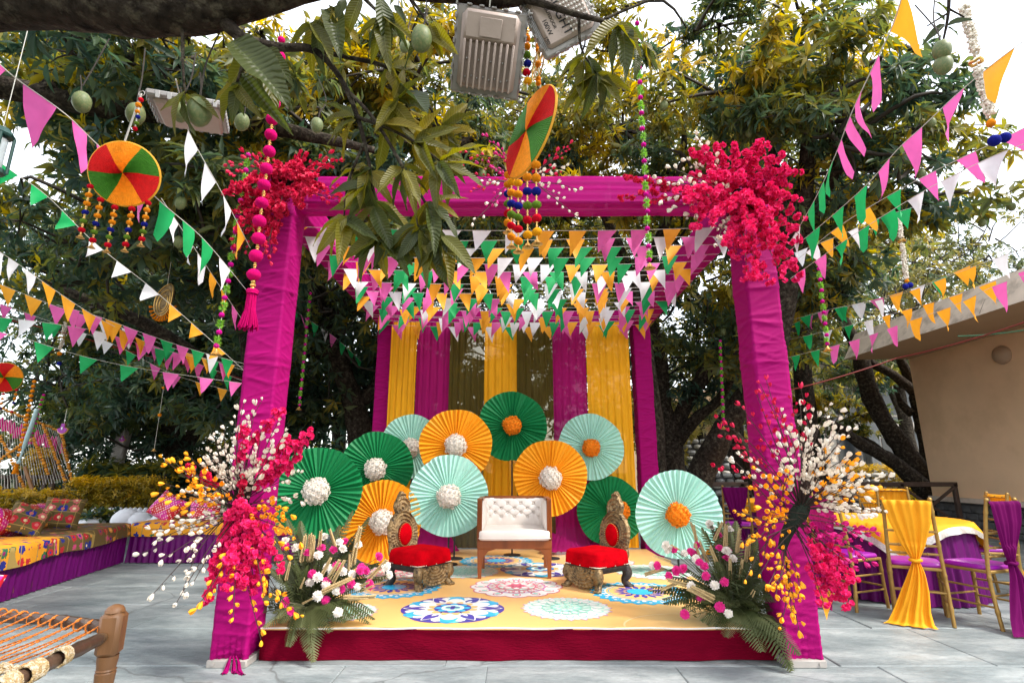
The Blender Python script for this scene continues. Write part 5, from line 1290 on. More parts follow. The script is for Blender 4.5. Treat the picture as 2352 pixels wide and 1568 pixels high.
for e in ends([(515, 440), (530, 430), (560, 470), (545, 480), (590, 480), (610, 470), (575, 500), (600, 520), (640, 480), (560, 445), (585, 410), (610, 390), (640, 380), (690, 375), (700, 395), (720, 405), (735, 425), (705, 430), (720, 445), (680, 450), (690, 470), (610, 430), (630, 445), (620, 545), (615, 560), (590, 540), (570, 525), (660, 400), (545, 520), (585, 450), (605, 500)], 3.66, .16): A4.spray(e, 'crimson', 'ruf', n=8, bare=.3)
for e in ends([(522, 378), (560, 350), (600, 355), (700, 355), (695, 362), (760, 350), (785, 362), (760, 385), (740, 372), (545, 590), (565, 575), (800, 440), (795, 462), (780, 452), (820, 475), (540, 560), (530, 395), (620, 600), (605, 580)], 3.72, .16): A4.spray(e, 'red', n=10, bare=.35)
A4.done()
hub = P(1200, 408, 3.84); A5 = Arr('flower_arrangement', 'sparse red and white twig spray on the middle of the front beam', hub, 'flower sprays tied to the pavilion')
b = MB(); bark_tube(b, [V(-.12, 0, 0), V(0, 0, .02), V(.12, 0, 0)], [.02, .035, .02], 8); b.build('foam_core', m_foam, A5.t)
for e in ends([(1060, 350), (1052, 385), (1100, 375), (1112, 312), (1130, 385), (1245, 310), (1310, 330), (1305, 345), (1285, 395), (1085, 440), (1120, 470), (1140, 345)], 3.74, .12): A5.spray(e, 'red' if U(0, 1) < .6 else 'magenta', n=8, bare=.3, size=.85)
for e in ends([(1085, 512), (1292, 455), (1320, 492), (1330, 435), (1172, 520), (1110, 415), (1265, 400), (1300, 380)], 3.66, .1): A5.spray(e, 'white', n=6, bare=.4, size=.85)
A5.done()

# ------------------------------------------------------------------ stage-corner bouquets: fern fronds, carnations, dried wheat
m_fern = leaf_mat('fern', [(0, (.035, .048, .014)), (.5, (.095, .115, .036)), (1, (.19, .2, .09))], .35, .6)
def frond(parent, a, e, wd, tone, bend, up):
    a, e = Vector(a), Vector(e); L_ = (e - a).length; mid = a.lerp(e, .5) + up * bend * L_
    pts = spline([a, mid, e], 14); n = len(pts); b = MB(); b.tube(pts, [.004 * (1 - .7 * i / n) + .001 for i in range(n)], 4, cap=False)
    tt = (e - a).normalized(); nor = up - tt * up.dot(tt); nor = nor.normalized() if nor.length > .05 else V(0, -1, 0); k0 = len(b.v)
    m_ = 26
    for i in range(1, m_):
        t = .12 + .88 * i / m_; q = t * (n - 1); j = min(int(q), n - 2); p = pts[j].lerp(pts[j + 1], q - j); tg = (pts[j + 1] - pts[j]).normalized()
        sd = tg.cross(nor).normalized(); l = 1.55 * wd * (math.sin(PI * (t ** .75)) ** .8 + .06) * U(.9, 1.08)
        for s in (-1, 1):
            d = (sd * s + tg * .45 - nor * .18 + V(0, 0, -.1)).normalized(); q_ = d.cross(nor).normalized(); vs = [p]
            ms = 4; w0 = L_ / m_ * .43
            for r in range(1, ms + 1):
                f = r / ms; c = p + d * l * f - nor * l * .14 * f * f; ww = w0 * (1 - f * .75) * (1.25 if r % 2 else .85)
                vs += [c - q_ * ww, c + q_ * ww] if r < ms else [c]
            b.add(vs, [[0, 1, 2], [1, 3, 4, 2], [3, 5, 6, 4], [5, 7, 6]])
    me = b.mesh('fern_frond', m_fern, smooth='all')
    at = me.attributes.new('tone', 'FLOAT', 'POINT'); at.data.foreach_set('value', [min(1, max(0, tone + U(-.05, .05))) for _ in range(len(me.vertices))])
    link('fern_frond', me, parent, mw=Matrix.Identity(4))
def carn_mesh(mat, seed, s=.034):
    rr = random.Random(seed); b = MB()
    for tier in range(5):
        n = 12; r = s * (1 - tier * .17); z = s * (.1 + tier * .2); vs = [V(0, 0, z - s * .25)]
        for j in range(n * 2):
            a = PI * j / n + tier * .3; q = r * (1.06 if j % 2 else .86) * rr.uniform(.9, 1.1); vs.append(V(q * math.cos(a), q * math.sin(a), z + s * rr.uniform(-.12, .16)))
        b.add(vs, [[0, 1 + j, 1 + (j + 1) % (2 * n)] for j in range(2 * n)])
    b.lathe([(.0, -.03), (.008, -.025), (.012, 0), (.006, .004)], 8, (0, 0, 0)) if False else None
    return b.mesh('carnation', mat, smooth=False)
CARN = {c: [carn_mesh(m, s + 3) for s in range(3)] for c, m in (('pink', m_carn), ('white', m_ball))}
def wheat_mesh(seed):
    rr = random.Random(seed); b = MB(); L_ = .17
    for i in range(46):
        t = i / 46; a = i * 2.1; r = .0105 * (1 - t * .5); c = V(r * math.cos(a), r * math.sin(a), L_ * t); d = V(math.cos(a) * .7, math.sin(a) * .7, 1).normalized()
        q = qrot(d, 0); k0 = len(b.v); b.ball((0, 0, 0), .0048 * rr.uniform(.8, 1.2), 5, 4, .013); 
        for j in range(k0, len(b.v)): b.v[j] = tuple(q @ Vector(b.v[j]) + c)
    return b.mesh('wheat_ear', m_wheat, smooth='all')
WHEAT = [wheat_mesh(s) for s in range(3)]
def bouquet(label, hub, Y, fr, car, wh, px):
    t = thing('fern_bouquet', label, 'flower arrangement', hub, group='fern bouquets on the front corners of the stage'); h = Vector(hub)
    b = MB(); b.box((0, 0, .05), (.22, .16, .1), bev=.03); b.build('foam_block', m_foam, t)
    for (x, y, dy, wd, tone, bend) in fr:
        e = P(x, y, Y + dy) - h; frond(t, V(U(-.05, .05), U(-.05, .05), .07), e, wd, tone, bend, V(0, -.25, 1).normalized())
        frond(t, V(U(-.06, .06), U(-.05, .05), .06), e * U(.75, 1.05) + V(U(-.13, .13), U(-.12, .05), U(-.05, .1)), wd * .8, tone * U(.5, 1.2), bend * .8, V(U(-.4, .4), -.3, 1).normalized())
        frond(t, V(U(-.06, .06), U(-.05, .05), .06), e * U(.7, .95) + V(U(-.1, .1), U(-.12, .05), U(-.04, .08)), wd * .9, tone * U(.6, 1.1), bend, V(U(-.3, .3), -.3, 1).normalized())
    def stalk(e, r=.0028):
        b = MB(); a = V(U(-.05, .05), U(-.05, .05), .06); m_ = a.lerp(e, .6) + V(U(-.03, .03), U(-.03, .03), .05 * e.length); pts = spline([a, m_, e], 5); b.tube(pts, r, 4, cap=False); return b.build('stalk', m_fernstem, t), (pts[-1] - pts[-2]).normalized()
    car = list(car) + [(x + U(-26, 26), y + U(-20, 24), dy + U(-.04, .04), rnd.choice(('pink', 'white'))) for (x, y, dy, c) in car[::2]]
    wh = list(wh) + [(x + d_, y + e_, x2 + d_ + U(-8, 8), y2 + e_ + U(-6, 6), dy) for (x, y, x2, y2, dy) in wh[::2] for d_, e_ in ((U(-24, 24), U(-10, 18)),)]
    for (x, y, dy, c) in car:
        e = P(x, y, Y + dy) - h; st, d = stalk(e); d = (d + V(0, -.7, .1)).normalized()
        link(c + '_carnation', CARN[c][rnd.randrange(3)], st, mw=Matrix.Translation(e) @ qrot(d, U(0, 6)) @ Matrix.Scale(U(.85, 1.1), 4))
    for (x, y, x2, y2, dy) in wh:                            # ear from (x, y) to (x2, y2)
        e = P(x, y, Y + dy) - h; e2 = P(x2, y2, Y + dy - .02) - h; st, d = stalk(e, .002)
        link('wheat_ear', WHEAT[rnd.randrange(3)], st, mw=Matrix.Translation(e) @ qrot((e2 - e).normalized(), U(0, 6)) @ Matrix.Scale((e2 - e).length / .18, 4))
    # fine dark filler sprigs at the heart
    for k in range(110):
        a = U(-.2, PI + .2); l = U(.12, .36); e = V(math.cos(a) * l * 1.1, U(-.2, .12), .04 + abs(math.sin(a)) * l); b = MB(); pts = spline([V(U(-.04, .04), U(-.04, .04), .05), e * .5 + V(0, 0, .05), e], 4); b.tube(pts, .0015, 3, cap=False)
        for i in range(2, len(pts)):
            for s in (-1, 1):
                d = V(U(-1, 1), U(-.6, .6), U(-.5, 1)).normalized() * .03; b.add([pts[i], pts[i] + d + V(.004, 0, .003), pts[i] + d * 1.7, pts[i] + d - V(.004, 0, .003)], [[0, 1, 2, 3]])
        me = b.mesh('filler_sprig', m_fern); at = me.attributes.new('tone', 'FLOAT', 'POINT'); at.data.foreach_set('value', [U(.1, .55)] * len(me.vertices)); link('filler_sprig', me, t)
m_fernstem = M('sage_stem', (.1, .1, .05), .7, .2, 20)
Yl = 4.3
bouquet('fern bouquet with carnations and wheat ears on the left front stage corner', (P(712, 1425, Yl).x, Yl, SZ), Yl,
    [(712, 1500, -.32, .075, .75, .22), (640, 1430, -.3, .06, .62, .2), (600, 1300, -.1, .06, .35, .15), (625, 1225, .1, .05, .3, .1), (660, 1190, .1, .05, .4, .06), (690, 1195, .15, .05, .45, .05), (780, 1205, .15, .055, .5, .06), (848, 1185, .1, .06, .25, .08), (872, 1290, .05, .055, .25, .12), (880, 1330, -.05, .055, .3, .15), (860, 1405, -.2, .055, .45, .2), (810, 1420, -.25, .06, .5, .22), (760, 1450, -.3, .065, .6, .25), (670, 1470, -.3, .05, .5, .25), (690, 1440, -.3, .065, .8, .2), (740, 1250, 0, .06, .35, .05), (815, 1240, .05, .055, .3, .06), (600, 1370, -.15, .06, .3, .2), (650, 1290, -.05, .06, .4, .1), (770, 1320, -.15, .06, .45, .15), (840, 1350, -.15, .06, .35, .15), (720, 1300, -.12, .06, .5, .1)],
    [(655, 1243, -.05, 'white'), (680, 1257, -.05, 'white'), (708, 1268, -.05, 'pink'), (738, 1258, -.05, 'pink'), (766, 1262, -.1, 'pink'), (745, 1233, 0, 'white'), (793, 1243, 0, 'pink'), (822, 1250, 0, 'white'), (774, 1300, -.1, 'pink'), (788, 1312, -.12, 'white'), (762, 1310, -.12, 'white'), (752, 1302, -.12, 'white'), (717, 1318, -.15, 'pink'), (748, 1342, -.18, 'white'), (750, 1335, -.16, 'pink'), (730, 1368, -.22, 'white'), (773, 1355, -.2, 'white'), (784, 1352, -.18, 'pink'), (806, 1340, -.15, 'pink'), (822, 1348, -.15, 'white'), (808, 1318, -.1, 'white'), (830, 1303, -.05, 'pink'), (848, 1340, -.12, 'pink'), (840, 1310, -.08, 'pink'), (657, 1382, -.3, 'pink'), (776, 1405, -.3, 'white'), (886, 1300, -.1, 'white'), (870, 1278, 0, 'pink')],
    [(693, 1290, 702, 1225, -.05), (715, 1285, 722, 1240, -.05), (733, 1275, 738, 1215, -.05), (770, 1255, 757, 1212, 0), (640, 1330, 642, 1290, -.15), (735, 1330, 762, 1278, -.15), (752, 1335, 782, 1282, -.15), (800, 1310, 803, 1270, -.05), (811, 1290, 830, 1205, 0), (740, 1360, 815, 1325, -.2), (815, 1350, 850, 1335, -.15), (845, 1330, 890, 1282, -.1), (790, 1372, 850, 1372, -.2), (695, 1385, 720, 1372, -.28), (625, 1245, 630, 1232, -.1), (690, 1350, 700, 1325, -.2), (640, 1370, 625, 1362, -.25)], None)
Yr = 4.3
bouquet('fern bouquet with carnations and wheat ears on the right front stage corner', (P(1690, 1405, Yr).x, Yr, SZ), Yr,
    [(1820, 1540, -.42, .085, .45, .25), (1752, 1495, -.36, .085, .6, .25), (1668, 1462, -.3, .06, .6, .22), (1610, 1425, -.2, .06, .4, .2), (1565, 1395, -.1, .055, .3, .15), (1525, 1320, 0, .05, .2, .1), (1490, 1345, 0, .045, .3, .1), (1520, 1375, -.05, .055, .35, .14), (1785, 1345, -.1, .06, .35, .2), (1795, 1370, -.2, .06, .4, .2), (1612, 1210, .2, .045, .5, .04), (1655, 1200, .2, .05, .4, .04), (1690, 1195, .2, .05, .45, .04), (1740, 1230, .1, .055, .3, .05), (1760, 1270, .05, .055, .3, .08), (1600, 1300, 0, .06, .3, .06), (1640, 1290, -.05, .06, .35, .05), (1710, 1290, -.05, .06, .3, .05), (1700, 1390, -.25, .055, .75, .2), (1745, 1400, -.28, .06, .3, .22), (1610, 1380, -.22, .06, .5, .2), (1780, 1460, -.35, .07, .35, .25), (1560, 1335, -.08, .05, .4, .12)],
    [(1510, 1298, -.05, 'pink'), (1537, 1322, -.08, 'pink'), (1549, 1263, 0, 'pink'), (1553, 1308, -.08, 'pink'), (1570, 1306, -.08, 'pink'), (1586, 1266, 0, 'pink'), (1602, 1252, 0, 'pink'), (1572, 1270, 0, 'white'), (1606, 1290, -.08, 'pink'), (1618, 1300, -.1, 'pink'), (1622, 1322, -.14, 'pink'), (1664, 1336, -.18, 'pink'), (1652, 1258, 0, 'pink'), (1672, 1264, 0, 'pink'), (1683, 1282, -.05, 'white'), (1630, 1202, .1, 'white'), (1633, 1212, .1, 'white'), (1676, 1216, .05, 'white'), (1588, 1346, -.18, 'white'), (1573, 1410, -.25, 'pink'), (1673, 1408, -.32, 'white'), (1530, 1252, 0, 'white')],
    [(1600, 1240, 1585, 1195, .05), (1640, 1240, 1660, 1195, .05), (1625, 1290, 1605, 1240, 0), (1655, 1310, 1630, 1250, -.05), (1665, 1265, 1668, 1200, .05), (1693, 1268, 1700, 1210, .02), (1718, 1275, 1722, 1225, 0), (1590, 1345, 1530, 1330, -.12), (1640, 1372, 1585, 1345, -.2), (1540, 1290, 1500, 1275, 0), (1525, 1305, 1480, 1320, 0), (1560, 1335, 1515, 1355, -.05), (1728, 1370, 1735, 1355, -.25), (1560, 1262, 1540, 1250, 0), (1700, 1330, 1705, 1280, -.05)], None)
# ------------------------------------------------------------------ printed fabrics
def flower_cloth(name, base, inks, scale=7.5, grid=None, rand=.35, rough=.8, zoff=.5):
    """block-printed cloth: rows of small rosettes in several inks"""
    m, t, N, L = new_mat(name)
    out = N('ShaderNodeOutputMaterial'); b = N('ShaderNodeBsdfPrincipled'); tc = N('ShaderNodeTexCoord')
    mp = N('ShaderNodeMapping'); mp.inputs['Location'].default_value = (.13, .21, zoff / scale); L(tc.outputs['Object'], mp.inputs[0])
    vo = N('ShaderNodeTexVoronoi'); vo.inputs['Scale'].default_value = scale; vo.inputs['Randomness'].default_value = rand; L(mp.outputs[0], vo.inputs['Vector'])
    v2 = N('ShaderNodeTexVoronoi'); v2.inputs['Scale'].default_value = scale * 4.3; v2.inputs['Randomness'].default_value = .5; L(tc.outputs['Object'], v2.inputs['Vector'])
    se = N('ShaderNodeSeparateColor'); L(vo.outputs['Color'], se.inputs[0])
    cr = N('ShaderNodeValToRGB'); cr.color_ramp.interpolation = 'CONSTANT'; e = cr.color_ramp.elements
    e[0].position, e[0].color = 0, (*inks[0], 1); e[1].position, e[1].color = 1 / len(inks), (*inks[1], 1)
    for i, c in enumerate(inks[2:]): k = e.new((i + 2) / len(inks)); k.color = (*c, 1)
    L(se.outputs[0], cr.inputs[0])
    # petals from a finer voronoi inside the rosette
    ad = N('ShaderNodeMath'); ad.operation = 'MULTIPLY_ADD'; L(v2.outputs['Distance'], ad.inputs[0]); ad.inputs[1].default_value = .3; L(vo.outputs['Distance'], ad.inputs[2])
    lt = N('ShaderNodeMath'); lt.operation = 'LESS_THAN'; L(ad.outputs[0], lt.inputs[0]); lt.inputs[1].default_value = .56
    l2 = N('ShaderNodeMath'); l2.operation = 'LESS_THAN'; L(vo.outputs['Distance'], l2.inputs[0]); l2.inputs[1].default_value = .17
    m1 = N('ShaderNodeMix'); m1.data_type = 'RGBA'; L(lt.outputs[0], m1.inputs[0]); m1.inputs[6].default_value = (*base, 1); L(cr.outputs[0], m1.inputs[7])
    m2 = N('ShaderNodeMix'); m2.data_type = 'RGBA'; L(l2.outputs[0], m2.inputs[0]); L(m1.outputs[2], m2.inputs[6])
    c2 = N('ShaderNodeValToRGB'); c2.color_ramp.interpolation = 'CONSTANT'; e = c2.color_ramp.elements; e[0].color = (*inks[1], 1); e[1].position, e[1].color = .5, (.75, .6, .35, 1)
    L(se.outputs[1], c2.inputs[0]); L(c2.outputs[0], m2.inputs[7]); c = m2.outputs[2]
    if grid:
        br = N('ShaderNodeTexBrick'); br.offset = 0; br.inputs['Scale'].default_value = grid; br.inputs['Mortar Size'].default_value = .012; br.inputs['Brick Width'].default_value = .5; br.inputs['Row Height'].default_value = .5
        L(tc.outputs['Object'], br.inputs[0])
        m3 = N('ShaderNodeMix'); m3.data_type = 'RGBA'; L(br.outputs['Fac'], m3.inputs[0]); L(c, m3.inputs[6]); m3.inputs[7].default_value = (.35, .24, .07, 1); c = m3.outputs[2]
    L(c, b.inputs['Base Color']); b.inputs['Roughness'].default_value = rough; b.inputs['Specular IOR Level'].default_value = .2
    nb = N('ShaderNodeTexNoise'); nb.inputs['Scale'].default_value = 60; L(tc.outputs['Object'], nb.inputs[0]); bp = N('ShaderNodeBump'); bp.inputs['Strength'].default_value = .2; L(nb.outputs[0], bp.inputs['Height']); L(bp.outputs[0], b.inputs['Normal'])
    L(b.outputs[0], out.inputs[0]); return m
RED_, BLU_, PNK_, ORG_, GRN_, WHT_ = (.45, .02, .03), (.02, .03, .22), (.5, .06, .16), (.7, .3, .05), (.03, .14, .06), (.7, .6, .45)
m_patch = flower_cloth('brown_patchwork_cloth', (.13, .085, .03), [RED_, BLU_, PNK_, ORG_, RED_, (.3, .06, .06)], 9, 1.9, .3, .8, .64)
m_patchy = flower_cloth('yellow_patchwork_cloth', (.72, .3, .02), [BLU_, (.25, .02, .12), RED_, GRN_, BLU_], 8, 1.9, .3, .8, .14)
m_cushb = flower_cloth('brown_flowered_cushion', (.12, .085, .03), [RED_, (.55, .12, .12), BLU_, ORG_, RED_], 8.5, 3.5, .2)
def bandhani(name):
    """red and pink tie-dye patches with rows of white dots"""
    m, t, N, L = new_mat(name)
    out = N('ShaderNodeOutputMaterial'); b = N('ShaderNodeBsdfPrincipled'); tc = N('ShaderNodeTexCoord')
    mp = N('ShaderNodeMapping'); mp.inputs['Rotation'].default_value = (.5, .6, .7); L(tc.outputs['Object'], mp.inputs[0])
    ck = N('ShaderNodeTexChecker'); ck.inputs['Scale'].default_value = 5; ck.inputs[1].default_value = (.55, .006, .02, 1); ck.inputs[2].default_value = (.62, .02, .28, 1); L(mp.outputs[0], ck.inputs[0])
    vo = N('ShaderNodeTexVoronoi'); vo.inputs['Scale'].default_value = 34; vo.inputs['Randomness'].default_value = .25; L(mp.outputs[0], vo.inputs['Vector'])
    lt = N('ShaderNodeMath'); lt.operation = 'LESS_THAN'; lt.inputs[1].default_value = .33; L(vo.outputs['Distance'], lt.inputs[0])
    mi = N('ShaderNodeMix'); mi.data_type = 'RGBA'; L(lt.outputs[0], mi.inputs[0]); L(ck.outputs[0], mi.inputs[6]); mi.inputs[7].default_value = (.8, .62, .55, 1)
    L(mi.outputs[2], b.inputs['Base Color']); b.inputs['Roughness'].default_value = .6; L(b.outputs[0], out.inputs[0]); return m
m_band = bandhani('red_pink_dotted_cloth')

# ------------------------------------------------------------------ low benches at the left
def skirt(path, z0, z1, seed, amp=.02, fold=.09, lean=0.03):
    """gathered cloth along a plan path"""
    path = [Vector(p) for p in path]; d = [0]
    for a, b_ in zip(path, path[1:]): d.append(d[-1] + (b_ - a).length)
    T = d[-1]; nu = int(T / .018); rr = random.Random(seed); ph = [rr.uniform(0, 6) for _ in range(4)]
    def at(s):
        i = 0
        while i < len(d) - 2 and s > d[i + 1]: i += 1
        a, b_ = path[i], path[i + 1]; f = (s - d[i]) / max(1e-6, d[i + 1] - d[i]); tg = (b_ - a).normalized()
        return a.lerp(b_, f), V(tg.y, -tg.x, 0)
    b = MB()
    def fn(u, v):
        s = u * T; p, n = at(s); q = 1 - v
        w_ = math.sin(s / fold * 2 * PI + ph[0] + 1.4 * math.sin(s * 2.1 + ph[1]) + .6 * math.sin(4 * q + s)) + .5 * math.sin(s / fold * 3.3 * PI + ph[2])
        return p + n * (w_ * amp * (.3 + .7 * q) + lean * q) + V(0, 0, z0 + (z1 - z0) * v)
    b.grid(fn, nu, 10); return b
def drape_top(p0, p1, p2, p3, z, drop, seed, res=.03, lift=.006):
    """cover of a bench: p0-p1 is the front edge, hanging by 'drop' over it"""
    p0, p1, p2, p3 = [Vector(p) for p in (p0, p1, p2, p3)]; L_ = (p1 - p0).length; W_ = (p3 - p0).length; n = V((p1 - p0).y, -(p1 - p0).x, 0).normalized()
    if n.dot(p3 - p0) > 0: n = -n
    b = MB(); nu = int(L_ / res); nv = 26
    def fn(u, v):
        s = v * (W_ + drop) - drop
        if s < 0: p = p0.lerp(p1, u) + n * (.03 + .012 * math.sin(u * L_ * 11 + seed) * (-s / drop) + .01 * (-s / drop)); return p + V(0, 0, z - .02 + s + (.015 * math.sin(u * L_ * 4 + seed)) * (-s / drop))
        p = p0.lerp(p1, u).lerp(p3.lerp(p2, u), s / W_); e = min(1, s / .04)
        return p + n * .03 * (1 - e) ** 2 + V(0, 0, z - .02 * (1 - e) ** 2 + lift * nz((p.x * 3, p.y * 3, seed)))
    b.grid(fn, nu, nv); return b
LA, LB = V(-5.47, 8.02, 0), V(-4.86, 4.75, 0); lo = V(-1.0, -.12, 0)
d1 = thing('low_bench', 'long low bench at the left with purple pleated skirt and patchwork covers', 'bench', (-5.6, 6.4, 0), group='low benches along the garden')
b = MB(); q = [LB + V(-.04, 0, 0), LA + V(-.04, 0, 0), LA + lo, LB + lo]; b.add([p + V(0, 0, .06) for p in q] + [p + V(0, 0, .505) for p in q], [[3, 2, 1, 0], [4, 5, 6, 7], [0, 1, 5, 4], [1, 2, 6, 5], [2, 3, 7, 6], [3, 0, 4, 7]])
b.build('platform', m_wood, d1, smooth=False, world=True)
skirt([LA + V(-.9, -.1, 0), LA, LB, LB + lo], .012, .51, 3).build('skirt', m_purple, d1, world=True, smooth='all')
Lm = LA.lerp(LB, .56)
drape_top(LA, Lm, Lm + lo, LA + lo, .54, .17, 1).build('patchwork_cover', m_patch, d1, world=True, smooth='all')
Ln = LA.lerp(LB, .5)
drape_top(Ln, LB, LB + lo, Ln + lo, .552, .19, 2).build('patchwork_cover', m_patchy, d1, world=True, smooth='all')
BA, BB = V(-5.44, 8.02, 0), V(-3.2, 8.02, 0); bo = V(0, .95, 0)
d2 = thing('low_bench', 'back low bench behind the left post with yellow patchwork cover', 'bench', (-4.3, 8.5, 0), group='low benches along the garden')
b = MB(); b.box((-4.32, 8.52, .28), (2.2, .92, .45)); b.build('platform', m_wood, d2, smooth=False, world=True)
skirt([BA, BB, BB + bo], .012, .51, 5).build('skirt', m_purple, d2, world=True, smooth='all')
drape_top(BA, BB, BB + bo, BA + bo, .545, .15, 4).build('patchwork_cover', m_patchy, d2, world=True, smooth='all')

def cushion_mesh(w_, h_, t_, mat, seed):
    b = MB()
    for s in (-1, 1):
        def fn(u, v, s=s):
            x, y = u * 2 - 1, v * 2 - 1; k = max(0, (1 - x ** 4) * (1 - y ** 4)) ** .5
            px = x * w_ / 2 * (1 - .07 * (1 - y * y)); py = y * h_ / 2 * (1 - .07 * (1 - x * x))
            return V(px, py, s * t_ / 2 * k + .01 * nz((x * 2, y * 2, s), 1.4, seed) * k)
        b.grid(fn if s > 0 else (lambda u, v: fn(1 - u, v)), 22, 22)
    return b.mesh('cushion', mat, smooth='all')
def cushion(label, p, rot, w_, h_, t_, mat, seed, group='cushions on the benches'):
    o = link('cushion', cushion_mesh(w_, h_, t_, mat, seed)); o.location = p; o.rotation_euler = rot; return tag(o, label, 'cushion', group)
cushion('brown flowered cushion slumped forward on the red bolster, nearer the camera', P(62, 1193, 6.5), (R(48), R(22), R(40)), .4, .4, .15, m_cushb, 1)
cushion('brown flowered cushion standing upright at the end of the red bolster', P(143, 1178, 7.1), (R(68), R(6), R(30)), .42, .4, .15, m_cushb, 2)
cushion('red and pink dotted cushion tilted at the left end of the back bench', P(384, 1164, 8.45), (R(62), R(24), R(-12)), .46, .4, .18, m_band, 3)
cushion('red and pink dotted cushion behind the white buds on the back bench', P(472, 1168, 8.5), (R(66), R(-10), R(10)), .46, .4, .17, m_band, 4)
cushion('brown flowered cushion lying between the two dotted cushions', P(440, 1180, 8.7), (R(40), R(4), R(6)), .4, .36, .14, m_cushb, 5)
cushion('small brown flowered cushion at the right end of the back bench', P(628, 1172, 8.6), (R(70), R(10), R(-20)), .38, .36, .14, m_cushb, 6)
def bolster(label, a, c, r):
    a, c = Vector(a), Vector(c); b = MB(); n = 16; pts = [a.lerp(c, i / n) for i in range(n + 1)]
    b.tube(pts, [r * (.55 if i in (0, n) else (.9 if i in (1, n - 1) else 1 + .03 * math.sin(i * 2.1))) for i in range(n + 1)], 20)
    o = b.build('bolster', m_band, smooth='all'); return tag(o, label, 'bolster', 'bolsters on the left bench')
bolster('red and pink dotted bolster lying behind the brown cushions', P(60, 1190, 7.0) + V(-.1, 0, 0), P(150, 1175, 7.9), .15)
bolster('dark red dotted bolster at the left edge of the frame', P(-40, 1195, 6.1), P(45, 1205, 6.7), .15)

# ------------------------------------------------------------------ rope cot in the near left corner
cz = .53
cot = thing('rope_cot', 'wooden rope cot with turned leg and orange strings in the near left corner', 'cot', (-2.06, 3.0, 0))
PT = G(265, 1400, .62); C0 = V(PT.x, PT.y, 0); u_ = V(-.945, .325, 0); v_ = V(.16, -.987, 0)
def cot_leg(c, name='leg'):
    b = MB(); rt = Matrix.Rotation(R(14), 3, 'Z')
    b.box((c.x, c.y, .515), (.1, .1, .2), rt, bev=.02)
    b.lathe([(.046, .612), (.044, .622), (.034, .636), (.012, .646), (0, .647)], 8, (c.x, c.y, 0), rt, cap=False)
    b.lathe([(.034, 0), (.036, .06), (.03, .09), (.036, .12), (.03, .14), (.036, .17), (.043, .185), (.034, .2), (.043, .215), (.038, .23), (.04, .29), (.044, .345), (.04, .35), (.044, .356), (.04, .362), (.045, .4), (.045, .42)], 18, (c.x, c.y, 0))
    return b.build(name, m_wood, cot, world=True)
cot_leg(C0); cot_leg(C0 + u_ * 1.02); cot_leg(C0 + v_ * 1.9); cot_leg(C0 + u_ * 1.02 + v_ * 1.9)
def bamboo(a, c, r):
    a, c = Vector(a), Vector(c); n = 26; b = MB(); d = (c - a); pts, rad = [], []
    for i in range(n + 1):
        t = i / n; pts.append(a + d * t + V(0, 0, .008 * math.sin(t * 5)) + d.normalized().cross(V(0, 0, 1)) * .012 * math.sin(t * 4 + 1)); f = (t * 4.3) % 1
        rad.append(r * (1 + .16 * math.exp(-((f - .5) / .05) ** 2)) * (1 - .1 * t) * (.6 if i == 0 else 1))
    b.tube(pts, rad, 12); return b.build('rail', m_bamboo, cot, world=True, smooth='all')
z1 = V(0, 0, cz); bamboo(C0 + u_ * .03 + z1, C0 + u_ * 1.0 + z1, .027); bamboo(C0 + v_ * .03 + z1 - V(0, 0, .02), C0 + v_ * 1.87 + z1, .029)
bamboo(C0 + u_ * 1.02 + v_ * .03 + z1, C0 + u_ * 1.02 + v_ * 1.87 + z1, .028); bamboo(C0 + v_ * 1.9 + u_ * .03 + z1, C0 + v_ * 1.9 + u_ * 1.0 + z1, .027)
def twist(a, c, r, mat, name, n=26, sag=.01):
    a, c = Vector(a), Vector(c); b = MB(); d = (c - a).normalized(); s = d.orthogonal().normalized(); q = d.cross(s); k = int((c - a).length / .012)
    for ph in (0, PI):
        b.tube([a.lerp(c, i / k) - V(0, 0, sag * 4 * (i / k) * (1 - i / k)) + (s * math.cos(i * 1.15 + ph) + q * math.sin(i * 1.15 + ph)) * r * .55 for i in range(k + 1)], r * .62, 4, cap=False)
    return b.build(name, mat, cot, world=True, smooth='all')
wv = .56                                                       # where the woven bed begins along the side rails
for k in range(11):
    t = .06 + k * .088; a = C0 + u_ * t + z1 + V(0, 0, .026); c = C0 + u_ * (t + .03) + v_ * wv + z1 + V(0, 0, .005)
    twist(a, c, .0044, m_orope, 'orange_string'); twist(a - V(0, 0, .05) + u_ * .02, c + u_ * .02 - V(0, 0, .012), .0044, m_orope, 'orange_string')
    b = MB(); b.tube([a + V(0, 0, .004) + v_ * -.0 + V(0, .03 * math.sin(q * .8), 0) * 0 + (Matrix.Rotation(q * 2 * PI / 10, 3, u_) @ V(0, 0, .029) - V(0, 0, .027)) for q in range(11)], .0044, 5); b.build('string_loop', m_orope, cot, world=True)
b = MB(); rc = random.Random(8)
for k in range(90):                                            # basket weave of the bed: rope bands of three over and under
    s = wv + .0 + k * .0135
    if s > 1.84: break
    grp = (k // 3) % 2
    pts = [C0 + u_ * (i / 40) * 1.02 + v_ * (s + .0) + z1 + V(0, 0, .004 + .01 * math.sin(PI * (i / 2.2 + grp))) for i in range(41)]
    b.tube(pts, .0058, 4, cap=False)
for k in range(72):
    s = .02 + k * .0138; grp = (k // 3) % 2
    pts = [C0 + u_ * s + v_ * (wv + (i / 40) * 1.28) + z1 + V(0, 0, .004 - .01 * math.sin(PI * (i / 2.2 + grp + .5))) for i in range(41)]
    b.tube(pts, .0058, 4, cap=False)
o = b.build('woven_bed', m_grope, cot, world=True, smooth='all'); o['kind'] = 'stuff'
